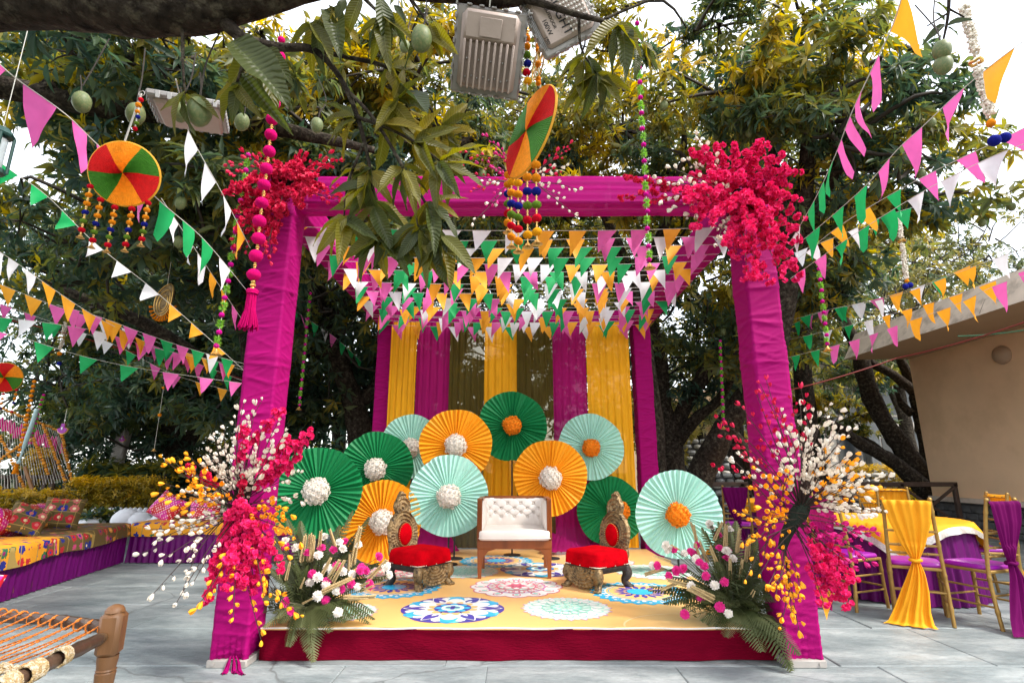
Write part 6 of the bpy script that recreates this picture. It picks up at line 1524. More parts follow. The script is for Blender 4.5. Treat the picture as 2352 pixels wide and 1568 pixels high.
for s0 in (.36, .52, .66, .82, 1.0, 1.2):
    b = MB()
    for k in range(8 if s0 > .4 else 5):
        c = C0 + v_ * (s0 + k * .0115) + z1; b.tube([c + Matrix.Rotation(q * 2 * PI / 10 + .3, 3, v_) @ V(0, 0, .034) for q in range(11)], .0066, 4, cap=False)
    b.build('rope_lashing', m_grope, cot, world=True, smooth='all')
cushion('red and pink dotted round cushion cut by the left frame edge on the rope cot', C0 + u_ * 1.07 + v_ * .04 + V(0, 0, cz + .1), (R(74), R(10), R(30)), .21, .21, .13, m_band, 9, None)

# ------------------------------------------------------------------ banquet table and chairs at the right
TC = V(4.2, 6.3, 0); TR = .74
tb = thing('banquet_table', 'round banquet table with purple pleated skirt at the right', 'table', TC)
b = MB(); b.lathe([(0, .72), (TR, .72), (TR + .008, .735), (TR, .748), (0, .75)], 48, (0, 0, 0), cap=False); b.build('tabletop', m_wood, tb)
b = MB()
def tsk(u, v):
    a = u * 2 * PI; w_ = math.sin(a * 44 + 1.2 * math.sin(a * 5)) + .4 * math.sin(a * 71); r = TR + .012 + (.02 * (1 - v) + .004) * w_ + .03 * (1 - v)
    return V(r * math.cos(a), r * math.sin(a), .01 + v * .735)
b.grid(tsk, 420, 8, close_u=True); b.build('skirt', m_purple, tb, smooth='all')
b = MB(); sq = .83; ra = R(18)
def over(u, v):
    a = u * 2 * PI; aa = (a - ra + PI / 4) % (PI / 2) - PI / 4; ext = min(sq / math.cos(aa), sq * 1.36); r = v * ext
    if r <= TR + .01: return V(r * math.cos(a), r * math.sin(a), .757)
    dn = r - TR - .01; w_ = .012 * math.sin(a * 22) * min(1, dn / .1); rr = TR + .035 + .03 * min(1, dn / .08) + w_ + dn * .16
    return V(rr * math.cos(a), rr * math.sin(a), .757 - dn * .97)
b.grid(over, 240, 26, close_u=True)
b.m = [1 if (i // 240) >= 24 and over((i % 240) / 240, 1).z < .74 else 0 for i in range(len(b.f))]
o = b.build('tablecloth', [m_yelcl, M('silver_border', (.55, .52, .48), .35, .3, 60, metal=.5)], smooth='all'); o.location = TC
tag(o, 'square yellow tablecloth with silver border lying on the round table', 'tablecloth')
def make_drape(mat, tail, seed):
    """sash over the top rail, gathered at the seat and falling to the floor behind"""
    rr = random.Random(seed); ph = rr.uniform(0, 6); b = MB()
    tb_ = [(0, .178, .252, 1.0), (.04, .18, .29, 1.03), (.08, .178, .305, 1.0), (.25, .15, .3, .84), (.42, .085, .275, .64), (.5, .032, .262, .53), (.53, .03, .265, .5), (.6, .06, .29, .42), (.75, .1, .315, .27), (.9, .13, .34, .12), (.97, .16, .37, .03), (1, .19, .4, .012)]
    def fn(u, v):
        for p, q in zip(tb_, tb_[1:]):
            if p[0] <= v <= q[0]: f = (v - p[0]) / (q[0] - p[0]); r = [p[k] + (q[k] - p[k]) * f for k in range(4)]; break
        s = (u - .5) * 2; fold = math.sin(u * 34 + ph + 2 * math.sin(v * 3)) * .5 + .5 * math.sin(u * 19 + ph * 2 + v * 4)
        am = .012 * (1 if v < .5 else 1.6)
        sh = tail * max(0, v - .53) ** 1.3
        return V(s * r[1] + sh, r[2] + fold * am + (.02 * (1 - s * s) if v > .4 else 0), r[3])
    b.grid(fn, 56, 60)
    return b.mesh('drape', mat, smooth='all')
def make_tie(mat):
    b = MB(); b.tube([V(.04 * math.cos(a), .262 + .034 * math.sin(a), .52 + .004 * math.sin(3 * a)) for a in [2 * PI * i / 16 for i in range(17)]], .014, 8); return b.mesh('tie', mat)
def chair_parts():
    d = {}
    def ringed(pts, r, n=10):
        sp = spline(pts, 12); rad = [r * (1.28 if i % 12 == 6 else 1) for i in range(len(sp))]; b = MB(); b.tube(sp, rad, n); return b
    for s in (-1, 1):
        d[('back_post', s)] = ringed([V(s * .195, .225, 0), V(s * .195, .2, .3), V(s * .19, .2, .5), V(s * .18, .235, .8), V(s * .172, .275, 1.03)], .0155)
        d[('back_post', s)].ball((s * .1715, .277, 1.035), .019, 8, 5)
        d[('front_leg', s)] = ringed([V(s * .195, -.205, 0), V(s * .19, -.195, .22), V(s * .188, -.19, .44)], .0155)
    for k, z in enumerate((.57, .64, .76, 1.0)):
        y = .2 + max(0, z - .5) * .14
        b = MB(); b.tube([V(-.185, y, z), V(-.06, y + .004, z), V(.06, y + .004, z), V(.185, y, z)], [.011, .0105, .0105, .011], 8)
        for x in (-.1, 0, .1): b.ball((x, y + .003, z), .0145, 8, 4, .0145)
        d[('back_rail', k)] = b
    for k, (a, c) in enumerate((((-.19, -.195, .2), (.19, -.195, .2)), ((-.195, .205, .26), (.195, .205, .26)), ((-.19, -.195, .17), (-.195, .21, .17)), ((.19, -.195, .17), (.195, .21, .17)), ((-.19, -.195, .31), (-.195, .205, .31)), ((.19, -.195, .31), (.195, .205, .31)))):
        b = MB(); b.tube([a, Vector(a).lerp(Vector(c), .5), c], .009, 7); d[('stretcher', k)] = b
    b = MB(); b.box((0, 0, .445), (.4, .41, .026), bev=.006); d[('seat_frame', 0)] = b
    return {k: v.mesh(k[0], m_goldch) for k, v in d.items()}
CHP = chair_parts()
bp_ = MB()
def padf(u, v):
    a = u * 2 * PI; c, s = math.cos(a), math.sin(a); e = .35; t = [(0, .459), (1, .459), (1.02, .475), (.97, .492), (.6, .502), (0, .505)]; k = v * 5; i = min(int(k), 4); f = k - i
    r = t[i][0] + (t[i + 1][0] - t[i][0]) * f; return V(math.copysign(abs(c) ** e, c) * .195 * r, math.copysign(abs(s) ** e, s) * .195 * r - .005, t[i][1] + (t[i + 1][1] - t[i][1]) * f)
bp_.grid(padf, 40, 15, close_u=True); PADM = bp_.mesh('seat_pad', m_pad, smooth='all')
DRP = {(c, t): make_drape(m, t, i) for i, (c, m, t) in enumerate((('yellow', m_yelcl, .32), ('plum', m_purcl, .4), ('yellow2', m_yelcl, -.1), ('plum2', m_purcl, -.15), ('magenta', m_cmag, .25)))}
DRP = {k[0]: v for k, v in DRP.items()}
TIE = {'yellow': make_tie(m_yelcl), 'plum': make_tie(m_purcl), 'magenta': make_tie(m_cmag)}
def chair(x, y, face, col, label):
    """face = direction the sitter looks"""
    rz = math.atan2(face[0], -face[1])
    c = thing('banquet_chair', label, 'chair', (x, y, 0), rz, 'gold banquet chairs round the tables')
    for k, me in CHP.items(): link(k[0], me, c)
    link('seat_pad', PADM, c); link('drape', DRP[col], c); link('drape_tie', TIE[col.rstrip('2')], c)
    return c
f1 = V(.52, .85, 0).normalized(); bk = (G(2057, 1424) + G(2198, 1441)) / 2
chair(bk.x + f1.x * .215, bk.y + f1.y * .215, f1, 'yellow', 'gold chair with long yellow sash knotted at its back, nearest the table front')
f2 = V(-.28, .96, 0).normalized(); bk = (G(2279, 1441) + G(2400, 1446)) / 2
chair(bk.x + f2.x * .215, bk.y + f2.y * .215, f2, 'plum', 'gold chair with long plum sash at the right frame edge')
f3 = V(.93, .36, 0).normalized(); bk = G(1970, 1406) + V(-f3.y, f3.x, 0) * .195
chair(bk.x + f3.x * .215, bk.y + f3.y * .215, f3, 'magenta', 'gold chair with magenta sash left of the table, half hidden by the flower spray')
chair(5.15, 7.5, V(-.6, -.8, 0), 'yellow2', 'gold chair with yellow sash on the far side of the round table')
chair(4.98, 6.05, V(-.95, .2, 0), 'yellow2', 'gold chair with yellow sash right of the table by the stone plinth')
chair(3.45, 8.55, V(.35, .9, 0), 'plum2', 'gold chair with plum sash seen left of the right post')
chair(3.2, 9.1, V(.7, .6, 0), 'yellow2', 'gold chair with yellow sash behind the plum one left of the right post')
chair(3.86, 8.4, V(.1, 1, 0), 'magenta', 'gold chair with magenta sash half hidden behind the right post')
chair(5.75, 8.7, V(-.2, -1, 0), 'yellow2', 'gold chair with yellow sash farthest back by the dark railing')
chair(4.5, 7.75, V(-.1, -1, 0), 'plum2', 'gold chair with plum sash behind the table, left of the far yellow one')
chair(5.4, 9.5, V(-1, .2, 0), 'plum2', 'gold chair with plum sash at the right of the far table')
chair(2.95, 9.9, V(1, -.1, 0), 'yellow2', 'gold chair with yellow sash far back beside the leaning trunk')
T2 = V(4.6, 9.7, 0); tb2 = thing('banquet_table', 'second round table with purple skirt far behind the flower spray', 'table', T2)
link('tabletop', [o for o in tb.children if o.name.startswith('tabletop')][0].data, tb2); link('skirt', [o for o in tb.children if o.name.startswith('skirt')][0].data, tb2)
b = MB(); b.lathe([(0, .757), (TR + .02, .757), (TR + .03, .74), (TR + .04, .6)], 48, (0, 0, 0), cap=False); o = b.build('tablecloth', m_yelcl, smooth='all'); o.location = T2
tag(o, 'yellow cloth on the far round table behind the flower spray', 'tablecloth')
# ------------------------------------------------------------------ pennant strings
FM = {'p': m_fpink, 'g': m_fgreen, 'w': m_fwhite, 'y': m_fyel}
FN = {'p': 'pink_pennant', 'g': 'green_pennant', 'w': 'white_pennant', 'y': 'yellow_pennant'}
def bunting(label, pts, colours, spacing=.31, w_=.16, h_=.215, first=.1, lean=-.35, wild=.2, group='pennant strings outside the pavilion', sub=8):
    """cord through pts; the flags hang from it, one mesh each"""
    sp = spline(pts, sub); base = sp[0]
    t = thing('pennant_string', label, 'bunting', base, group=group)
    b = MB(); b.tube([p - base for p in sp], .0022, 4, cap=False); b.build('cord', m_cord, t)
    d = [0]
    for a, c in zip(sp, sp[1:]): d.append(d[-1] + (c - a).length)
    T = d[-1]
    def at(s):
        s = min(max(s, 0), T - 1e-4); i = 0
        while i < len(d) - 2 and s > d[i + 1]: i += 1
        return sp[i].lerp(sp[i + 1], (s - d[i]) / max(1e-6, d[i + 1] - d[i]))
    s = first; k = 0
    while s + w_ < T:
        c = colours[k % len(colours)]; k += 1
        ww, hh = w_ * U(.94, 1.05), h_ * U(.95, 1.06)
        A_, B_ = at(s), at(s + ww); mid = (A_ + B_) / 2; tg = (B_ - A_).normalized(); out = tg.cross(V(0, 0, 1)); out = out.normalized() if out.length > .01 else V(0, -1, 0)
        tip = mid + V(0, 0, -hh) + tg * ww * (lean + U(-.18, .18)) + out * U(-wild, wild) * hh
        cl, ph, tw_ = U(-.09, .09), U(0, 6), U(-.012, .012)
        n = 6; vs, fs, idx = [], [], {}
        for v in range(n + 1):
            for u in range(n + 1 - v):
                f = v / n; q = (u / (n - v)) if v < n else .5
                p = A_.lerp(B_, q) * (1 - f) + tip * f
                bow = math.sin(PI * f) * cl * hh + .006 * math.sin(q * 5 + f * 4 + ph) * min(1, f * 3) + tw_ * (q - .5) * f * 4
                idx[(u, v)] = len(vs); vs.append(p - base + out * bow)
        for v in range(n):
            for u in range(n - v):
                fs.append([idx[(u, v)], idx[(u + 1, v)], idx[(u, v + 1)]])
                if u < n - v - 1: fs.append([idx[(u + 1, v)], idx[(u + 1, v + 1)], idx[(u, v + 1)]])
        b = MB(); b.add(vs, fs); b.build(FN[c], FM[c], t, smooth='all')
        s += spacing * U(.93, 1.07)
    return t
# the ceiling of strings under the pavilion, from one side beam to the other
ordw = ['first', 'second', 'third', 'fourth', 'fifth', 'sixth', 'seventh', 'eighth', 'ninth', 'tenth', 'eleventh', 'twelfth', 'thirteenth', 'fourteenth', 'fifteenth', 'sixteenth', 'seventeenth', 'eighteenth']
seqs = ['ywgggwwwyypp', 'wpwwwgggyypp', 'pyppwwyyggg', 'gppyyywwgggp', 'pyygpppwwyyg', 'wyggyyppgwyw', 'ypgppyygggww', 'wpwygyygwwpp', 'gpgppyyggyyw', 'pwgyygwgwwyp', 'ygppwgpywgyy', 'wpgygppywgyw', 'ppyygpggwyyw', 'gywppygwgpyw', 'pgppgywpygwy', 'ypgwpygwypgw', 'gpyypgpwwgyy', 'pygwpwgyypwg']
ys = [4.36 + 3.3 * (i / 17) ** .97 for i in range(18)]
for i, y in enumerate(ys):
    z = 3.405 + U(-.03, .0); xa, xb = PX0 + .03, PX1 - .03
    bunting('%s pennant string from the front beam in the ceiling of flags under the pavilion' % ordw[i], [V(xa, y, z), V(xa * .5, y + U(-.03, .03), z - .03), V(.03, y, z - .04), V(xb * .5, y + U(-.03, .03), z - .03), V(xb, y, z)], seqs[i], spacing=.275, w_=.165, h_=.22, first=U(.03, .24), lean=-.42 if i % 2 == 0 else U(-.45, .45), wild=.3, group='pennant strings under the pavilion roof', sub=5)
def bp(lst):                                                    # (x, y, distance along the view) list to points
    return [V(0, 0, CAM_H) + ray(x, y) * t for x, y, t in lst]
L_ = [
 ('pink, green and white pennant string passing behind the left coloured disc, nearest the camera', [(-60, 90, 1.75), (30, 175, 1.95), (150, 262, 2.2), (228, 336, 2.5), (373, 467, 3.0), (470, 552, 3.5), (565, 665, 4.05)], 'pppppgggwwwyy', dict(first=.02, spacing=.25, lean=.1, h_=.21)),
 ('white and yellow pennant string running down right of the floodlight in the tree', [(425, 285, 3.0), (455, 345, 3.2), (500, 425, 3.45), (534, 490, 3.7), (575, 570, 4.0)], 'wwwyyy', dict(spacing=.27, lean=.1, first=.05)),
 ('green then white then yellow pennant string slanting below the left disc', [(-30, 350, 3.9), (30, 395, 4.1), (110, 452, 4.4), (220, 560, 4.8), (340, 655, 5.5), (455, 755, 6.3), (560, 850, 7.2)], 'gggwwwyyyppg', dict(spacing=.36, first=.1, lean=-.5, w_=.19, h_=.22)),
 ('white, yellow, then pink pennant string falling from the left edge towards the left post', [(-30, 560, 4.4), (40, 605, 4.8), (110, 655, 5.2), (200, 715, 5.8), (280, 758, 6.6), (380, 805, 8), (560, 875, 10.5)], 'wwwyyyyyyppppgggwwwyy', dict(spacing=.25, first=.1, lean=.2, w_=.17, h_=.24)),
 ('nearly level pink, white and green pennant string above the red cord at the left', [(-30, 726, 5.6), (100, 740, 6), (230, 762, 6.6), (340, 795, 7.4), (460, 822, 8.6), (560, 842, 9.6)], 'gwgpwppgpygygwwy', dict(spacing=.24, first=.05, lean=-.1, w_=.18, h_=.24)),
 ('lowest green, pink and yellow pennant string sagging at the left', [(-30, 755, 5.2), (60, 778, 5.5), (180, 815, 6.2), (300, 842, 7), (430, 862, 8), (560, 880, 9.4)], 'pgggpppyyywwww', dict(spacing=.47, first=.0, lean=-.15, w_=.2, h_=.23)),
 ('small pennant string dim in the tree shade behind the left edge', [(-20, 690, 8.5), (120, 740, 8.8), (260, 790, 9.4), (400, 860, 10.4), (540, 900, 11.4)], 'ppgwwgppyy', dict(spacing=.36, lean=0)),
 ('yellow and pink pennant string just under the white ones in the left middle', [(-30, 640, 5.6), (120, 700, 6.2), (260, 745, 7), (400, 800, 8.2), (560, 850, 9.6)], 'yyppwwggyyppww', dict(spacing=.27, first=.1, lean=.1, w_=.18, h_=.24)),
 ('pink pennant string thick in the left middle above the red cord', [(130, 700, 5.8), (230, 728, 6.2), (330, 765, 6.9), (440, 802, 8), (560, 835, 9.2)], 'ppyppgpgwgwwyy', dict(spacing=.22, first=.05, lean=.2, w_=.18, h_=.25)),
 ('white pennant string crossing the trees above the paisley ornament', [(370, 455, 3.9), (440, 560, 4.3), (500, 650, 4.8), (560, 740, 5.4)], 'wwwyyp', dict(spacing=.26, first=.1, lean=.1)),
 ('short green and white pennant string seen between the left posts', [(655, 700, 9.0), (710, 735, 9.2), (770, 775, 9.5), (830, 830, 9.8)], 'gpgwpgggww', dict(spacing=.2, lean=.1)),
 ('pink, green, then white pennant string dropping steeply to the right corner flowers', [(2075, -20, 1.75), (2050, 60, 1.85), (2000, 165, 2.15), (1955, 262, 2.55), (1915, 365, 3.1), (1868, 465, 3.7), (1812, 560, 4.2)], 'yppppgggwwwyyy', dict(spacing=.3, first=.0, lean=-.1)),
 ('pink and green pennant string from the bright upper right sky to the right corner', [(2400, 60, 2.2), (2290, 140, 2.4), (2200, 215, 2.65), (2120, 290, 2.9), (2060, 345, 3.1), (1990, 425, 3.5), (1900, 505, 4.0), (1815, 575, 4.4)], 'ypppggggwwyyyy', dict(spacing=.31, first=.12, lean=.25)),
 ('pink then yellow then white pennant string above the long white flags at the right', [(2400, 270, 2.8), (2300, 320, 3.0), (2210, 362, 3.3), (2110, 412, 3.7), (2020, 462, 4.1), (1920, 525, 4.6), (1815, 610, 5.2)], 'pppgyywwyyypy', dict(spacing=.33, first=.05, lean=-.3)),
 ('large white and green pennants crossing the sky at the right', [(2420, 305, 2.7), (2290, 355, 2.95), (2200, 398, 3.2), (2120, 440, 3.5), (2030, 495, 3.9), (1930, 560, 4.5), (1815, 640, 5.2)], 'wwwgggpppyyy', dict(spacing=.3, first=.2, lean=.1, w_=.17, h_=.2)),
 ('yellow then pink pennant string highest of the three level strings before the building', [(2420, 545, 4.2), (2290, 592, 4.7), (2190, 630, 5.2), (2080, 672, 5.9), (1980, 698, 6.8), (1890, 715, 7.6), (1805, 752, 8.6)], 'wwyyyywwgppgpgg', dict(spacing=.36, first=.05, lean=-.2, w_=.17)),
 ('yellow and white pennant string in the middle of the three level strings before the building', [(2420, 600, 4.4), (2300, 640, 4.8), (2190, 680, 5.3), (2080, 712, 6), (1960, 745, 7), (1805, 782, 8.2)], 'pyyyyywgwgwpgg', dict(spacing=.36, first=.1, lean=-.1, w_=.18)),
 ('large pink and yellow pennant string nearest the camera before the building', [(2430, 615, 3.6), (2300, 650, 4.1), (2190, 702, 4.7), (2080, 740, 5.3), (1960, 782, 6.2), (1805, 822, 7.4)], 'wpyyyppppggww', dict(spacing=.36, first=.1, lean=.1, w_=.18)),
 ('dense green, white and pink pennant string highest before the eave at the right', [(2250, 600, 5.8), (2120, 655, 6.4), (2000, 690, 7), (1900, 712, 7.6), (1800, 740, 8.2)], 'ygwypwgpgwgg', dict(spacing=.27, first=.1, lean=0, w_=.18, h_=.22)),
 ('white and yellow pennant string high between the right corner flowers and the sky', [(2120, 470, 4.8), (2020, 500, 5.2), (1930, 540, 5.8), (1800, 590, 6.4)], 'ggwywpwyyp', dict(spacing=.33, lean=-.1)),
]
for lb, q, c, kw in L_:
    if max(p[0] for p in q) < 600 and max(p[2] for p in q) > 6.5:
        q = [(x, y, t if t < 5 else 5 + (t - 5) * .38) for x, y, t in q]; kw = dict(kw); kw['w_'] = kw.get('w_', .16) * .82; kw['h_'] = kw.get('h_', .215) * .82; kw['spacing'] *= .8
    bunting(lb, bp(q), c, **kw)
bunting('torn yellow pennants hanging low on the right post beside the flower spray', [P(1868, 1335, 3.75), P(1890, 1345, 3.72), P(1925, 1368, 3.7)], 'yy', spacing=.13, w_=.125, h_=.2, first=.01, lean=.1)
# red cord at the left
b = MB(); b.tube(bp([(-30, 722, 6), (150, 765, 6.6), (330, 815, 7.4), (560, 870, 8.6)]), .006, 5)
tag(b.build('cable', M('red_cord', (.25, .015, .02), .7)), 'thin dark red cord sagging with the flags at the left', 'cable')

# ------------------------------------------------------------------ pompom garlands, bells, tassels
def pom_mesh(c, seed):
    rr = random.Random(seed); b = MB(); b.ball((0, 0, 0), 1, 18, 12, 1, jit=.035); return b.mesh('pompom', POM[c], smooth='all')
POMM = {c: pom_mesh(c, i) for i, c in enumerate(POM)}
def puff_mesh(seed):                                            # cut-thread pompom, ragged
    rr = random.Random(seed); b = MB()
    for k in range(70):
        d = V(rr.gauss(0, 1), rr.gauss(0, 1), rr.gauss(0, .6)).normalized(); s = d.orthogonal().normalized() * .16; q = rr.uniform(.8, 1.1)
        b.add([d * .2 - s, d * .2 + s, d * q], [[0, 1, 2]])
    return b.mesh('fringe_tuft', m_fringe, smooth=False)
TUFT = [puff_mesh(s) for s in range(3)]
b = MB(); b.lathe([(.0, 1), (.12, .98), (.2, .8), (.4, .45), (.55, .25), (.85, .05), (1, 0), (.9, .02), (.5, .15)], 16, (0, 0, -1), cap=False)
for k in range(10):
    for z, r in ((-.35, .36), (-.6, .5), (-.82, .72)): b.ball((r * math.cos(k * .63 + z), r * math.sin(k * .63 + z), z), .07, 5, 3)
b.ball((0, 0, -.95), .22, 8, 5)
BELL = b.mesh('bell', m_gold)
b = MB(); rr = random.Random(3); b.lathe([(.0, 0), (.25, -.02), (.32, -.1), (.26, -.2), (.3, -.26)], 10, (0, 0, 0), cap=False)
for k in range(60):
    a = k * 2.4; r = .3 * math.sqrt(k / 60); e = V(math.cos(a) * (.3 + r * .6), math.sin(a) * (.3 + r * .6), -1.9 - .25 * rr.random()); b.tube([(r * .7 * math.cos(a), r * .7 * math.sin(a), -.2), e * .5 + V(0, 0, -.1), e], .035, 3, cap=False)
TASSEL = {c: None for c in ('pink', 'orange')}
TASSEL['pink'] = b.mesh('tassel', POM['pink'], smooth='all'); TASSEL['orange'] = b.mesh('tassel', POM['orange'], smooth='all')
def garland(name, label, top, length, items, cat_='garland', group=None, thread=.0025, sway=(0, 0)):
    """items: list of (distance down, kind, size)"""
    t = thing(name, label, cat_, top, group=group)
    b = MB(); b.tube([(sway[0] * q, sway[1] * q, -length * q) for q in (0, .25, .5, .75, 1)], thread, 4); b.build('thread', m_cord, t)
    for (s, k, r) in items:
        f = s / length; p = Matrix.Translation((sway[0] * f + U(-.004, .004), sway[1] * f, -s))
        if k in POMM: link('pompom', POMM[k], t, mw=p @ Euler((U(-.3, .3), U(-.3, .3), U(0, 6))).to_matrix().to_4x4() @ Matrix.Diagonal((r, r, r * U(.86, 1), 1)))
        elif k == 'tuft': link('fringe_tuft', TUFT[rnd.randrange(3)], t, mw=p @ Matrix.Rotation(U(0, 6), 4, 'Z') @ Matrix.Diagonal((r, r, r * 1.05, 1)))
        elif k == 'bell': link('bell', BELL, t, mw=p @ Matrix.Scale(r, 4))
        elif k in ('tassel', 'otassel'): link('tassel', TASSEL['pink' if k == 'tassel' else 'orange'], t, mw=p @ Matrix.Scale(r, 4))
        elif k == 'bead':
            b = MB(); 
            for q in (-1, 0, 1): b.ball((0, 0, q * r * 1.2), r * (1 if q == 0 else .75), 8, 5, r * .7)
            o = b.build('gold_bead', m_gold, t); o.matrix_basis = p
        elif k == 'ring':
            b = MB(); b.tube([(r * math.cos(a), 0, r * math.sin(a)) for a in [2 * PI * i / 14 for i in range(15)]], r * .16, 5); o = b.build('ring', m_steel, t); o.matrix_basis = p
    return t
# big pink pompom string by the left post
Yg = 2.37; top = P(651, 60, Yg); zz = lambda x, y, Y: P(x, y, Y).z
it = [(0.02, 'ring', .016)]
prev = None
for (x, y, r) in ((643, 92, .019), (643, 130, .026), (643, 168, .027), (634, 207, .028), (628, 237, .029), (622, 275, .03), (615, 310, .03), (609, 348, .03), (604, 388, .0305), (600, 425, .031), (590, 466, .031), (585, 508, .032), (580, 548, .032), (572, 588, .032), (567, 631, .032)):
    z = top.z - zz(x, y, Yg); it.append((z, 'pink', r))
    if prev: it.append(((z + prev) / 2, 'bead', .009))
    prev = z
it += [(top.z - zz(565, 655, Yg), 'bead', .014), (top.z - zz(563, 664, Yg), 'tassel', .092)]
garland('pompom_garland', 'long string of large hot pink pompoms ending in a pink tassel before the left post', top, it[-1][0] + .01, it)
def tuft_garland(label, x0, y0, x1, y1, Y, r, n, Y1=None, bell=True):
    a, c = P(x0, y0, Y), P(x1, y1, Y1 or Y); Ln = a.z - c.z; it = []
    for k in range(n):
        s = Ln * (k + .2) / n; it.append((s, 'magenta', r)); h = Ln / n
        it += [(s + h * .38, 'tuft', r * 1.5), (s + h * .62, 'tuft', r * 1.6)]
    it.append((Ln - .005, 'magenta', r))
    if bell: it.append((Ln + r, 'bell', r * 2.2))
    garland('fringe_garland', label, a, Ln, it, group='green fringe and magenta pompom garlands', sway=(c.x - a.x, c.y - a.y))
tuft_garland('green fringe and magenta pompom garland hanging before the right part of the front beam', 1462, 48, 1492, 598, 3.15, .017, 15)
tuft_garland('green fringe and magenta pompom garland hanging just left of the big pink pompoms', 572, 350, 498, 795, 3.72, .02, 12)
tuft_garland('green fringe and magenta pompom garland with bell hanging right of the right post', 1872, 540, 1900, 790, 5.0, .02, 10)
tuft_garland('thin pink and green garland hanging behind the left post before the dark trunk', 713, 670, 688, 930, 7.8, .022, 13)
tuft_garland('thin pink and green garland hanging before the forked tree at the right', 1654, 780, 1662, 975, 8.4, .022, 12)
tuft_garland('orange and green garland over the strung frame at the far left', 101, 905, 72, 1003, 8.6, .022, 9)
# white blossom strands with blue pompoms
def white_strand(label, pts, Y, r, beads, poms):
    a = P(*pts[0], Y); t = thing('blossom_strand', label, 'garland', a, group='white blossom strands at the right'); rr = random.Random(2)
    for (q0, q1) in zip(pts[:-1:2], pts[1::2]):
        p0, p1 = P(*q0, Y) - a, P(*q1, Y) - a; n = int((p1 - p0).length / (r * .16)); b = MB()
        for i in range(n):
            for _ in range(3):
                c = p0.lerp(p1, (i + rr.random()) / n); an = rr.uniform(0, 2 * PI); d = V(math.cos(an), math.sin(an), rr.uniform(-.4, .4)); b.ball(c + d * r * .75 * rr.random() ** .5, r * .3, 5, 3, jit=.3)
        o = b.build('white_blossoms', m_bwhite, t, smooth=False); o['kind'] = 'stuff'
    b = MB(); b.tube([P(*p, Y) - a for p in pts] + [P(*poms[0][:2], Y) - a], .002, 4); b.build('thread', m_cord, t)
    for (x, y, k, s) in poms: link('pompom', POMM[k], t, mw=Matrix.Translation(P(x, y, Y) - a) @ Matrix.Scale(s, 4))
    for (x, y, s) in beads:
        b = MB(); b.tube([(s * math.cos(q), s * math.sin(q), .006 * math.sin(3 * q)) for q in [2 * PI * i / 12 for i in range(13)]], s * .35, 6); o = b.build('gold_ring', m_gold, t); o.matrix_basis = Matrix.Translation(P(x, y, Y) - a)
white_strand('white blossom strand with two dark blue pompoms against the bright sky', [(2214, 15), (2241, 125), (2246, 158), (2275, 265)], 2.5, .03, [(2242, 143, .026)], [(2284, 323, 'blue', .03), (2308, 316, 'blue', .027), (2276, 283, 'orange', .022)])
white_strand('white blossom strand with small blue pompoms over the leaning boughs at the right', [(2062, 488), (2070, 545), (2072, 560), (2082, 640)], 5.2, .03, [(2071, 553, .03)], [(2080, 658, 'blue', .03), (2090, 655, 'blue', .03), (2083, 645, 'orange', .02)])
white_strand('white blossom strand dim in the shade at the far left', [(156, 715), (145, 770), (144, 780), (138, 800)], 7.5, .03, [(143, 775, .03)], [(137, 812, 'orange', .03), (136, 835, 'blue', .03)])

# ------------------------------------------------------------------ thread-wound discs
THR = [M('thread_' + n, c, .7, .15, 60, .3, 160, spec=.3) for n, c in (('red', (.66, .006, .006)), ('orange', (.95, .3, .006)), ('green', (.05, .2, .012)))]
def disc(label, c, r, ext, order, strands, top, k_=1.0):
    """flat wheel wound with thread in sectors, bead strands below"""
    c = Vector(c); t = thing('thread_disc', label, 'hanging ornament', c, group='colourful thread discs'); rot = ext.to_matrix()
    b = MB(); n = 240
    for s in (-1, 1):
        k0 = len(b.v)
        for q, rr_ in enumerate((0, .12, .4, .7, 1.0)):
            for j in range(n):
                a = 2 * PI * j / n; tw = .5 * (1 - rr_) ** 2 * .6
                y = s * (.006 + .016 * (1 - rr_)) + s * (.0022 if j % 2 else 0) * (rr_ > 0)
                b.v.append(tuple(rot @ V(r * rr_ * math.cos(a + tw), y, r * rr_ * math.sin(a + tw))))
        for q in range(4):
            for j in range(n):
                f = [k0 + q * n + j, k0 + (q + 1) * n + j, k0 + (q + 1) * n + (j + 1) % n, k0 + q * n + (j + 1) % n]; b.f.append(f if s < 0 else f[::-1]); b.m.append(order[int((j / n) * len(order)) % len(order)])
    b.build('wound_threads', THR, t, smooth=False)
    b = MB(); b.tube([rot @ V(r * math.cos(a), 0, r * math.sin(a)) for a in [2 * PI * i / 48 for i in range(49)]], .006, 6); b.build('rim', M('rim_thread', (.75, .35, .02), .7), t)
    b = MB(); tp = Vector(top) - c; b.tube([tp, tp.lerp(rot @ V(0, 0, r), .5), rot @ V(0, 0, r)], .004, 5); b.build('hanging_thread', m_cord, t)
    for (an, ln, seq) in strands:
        p0 = rot @ V(r * math.cos(an), 0, r * math.sin(an)); st = MB(); st.tube([p0, p0 - V(0, 0, ln)], .003, 5); n_ = len(seq)
        for i in range(int(ln / .016)): st.ball(p0 - V(0, 0, .016 * i), .0055, 6, 3, .0045)
        sb = st.build('bead_strand', m_gold, t)
        for i, k in enumerate(seq):
            s_ = ln * (i + .5) / n_; link('pompom', POMM[k], sb, mw=Matrix.Translation(p0 - V(0, 0, s_)) @ Euler((U(-.4, .4), U(-.4, .4), 0)).to_matrix().to_4x4() @ Matrix.Diagonal((.1 * r, .1 * r, .08 * r, 1)))
        link('bell', BELL, sb, mw=Matrix.Translation(p0 - V(0, 0, ln)) @ Matrix.Scale(.115 * r, 4))
sq1 = ['red', 'orange', 'orange', 'blue', 'green', 'red']
c1 = V(0, 0, CAM_H) + ray(287, 400) * 2.2
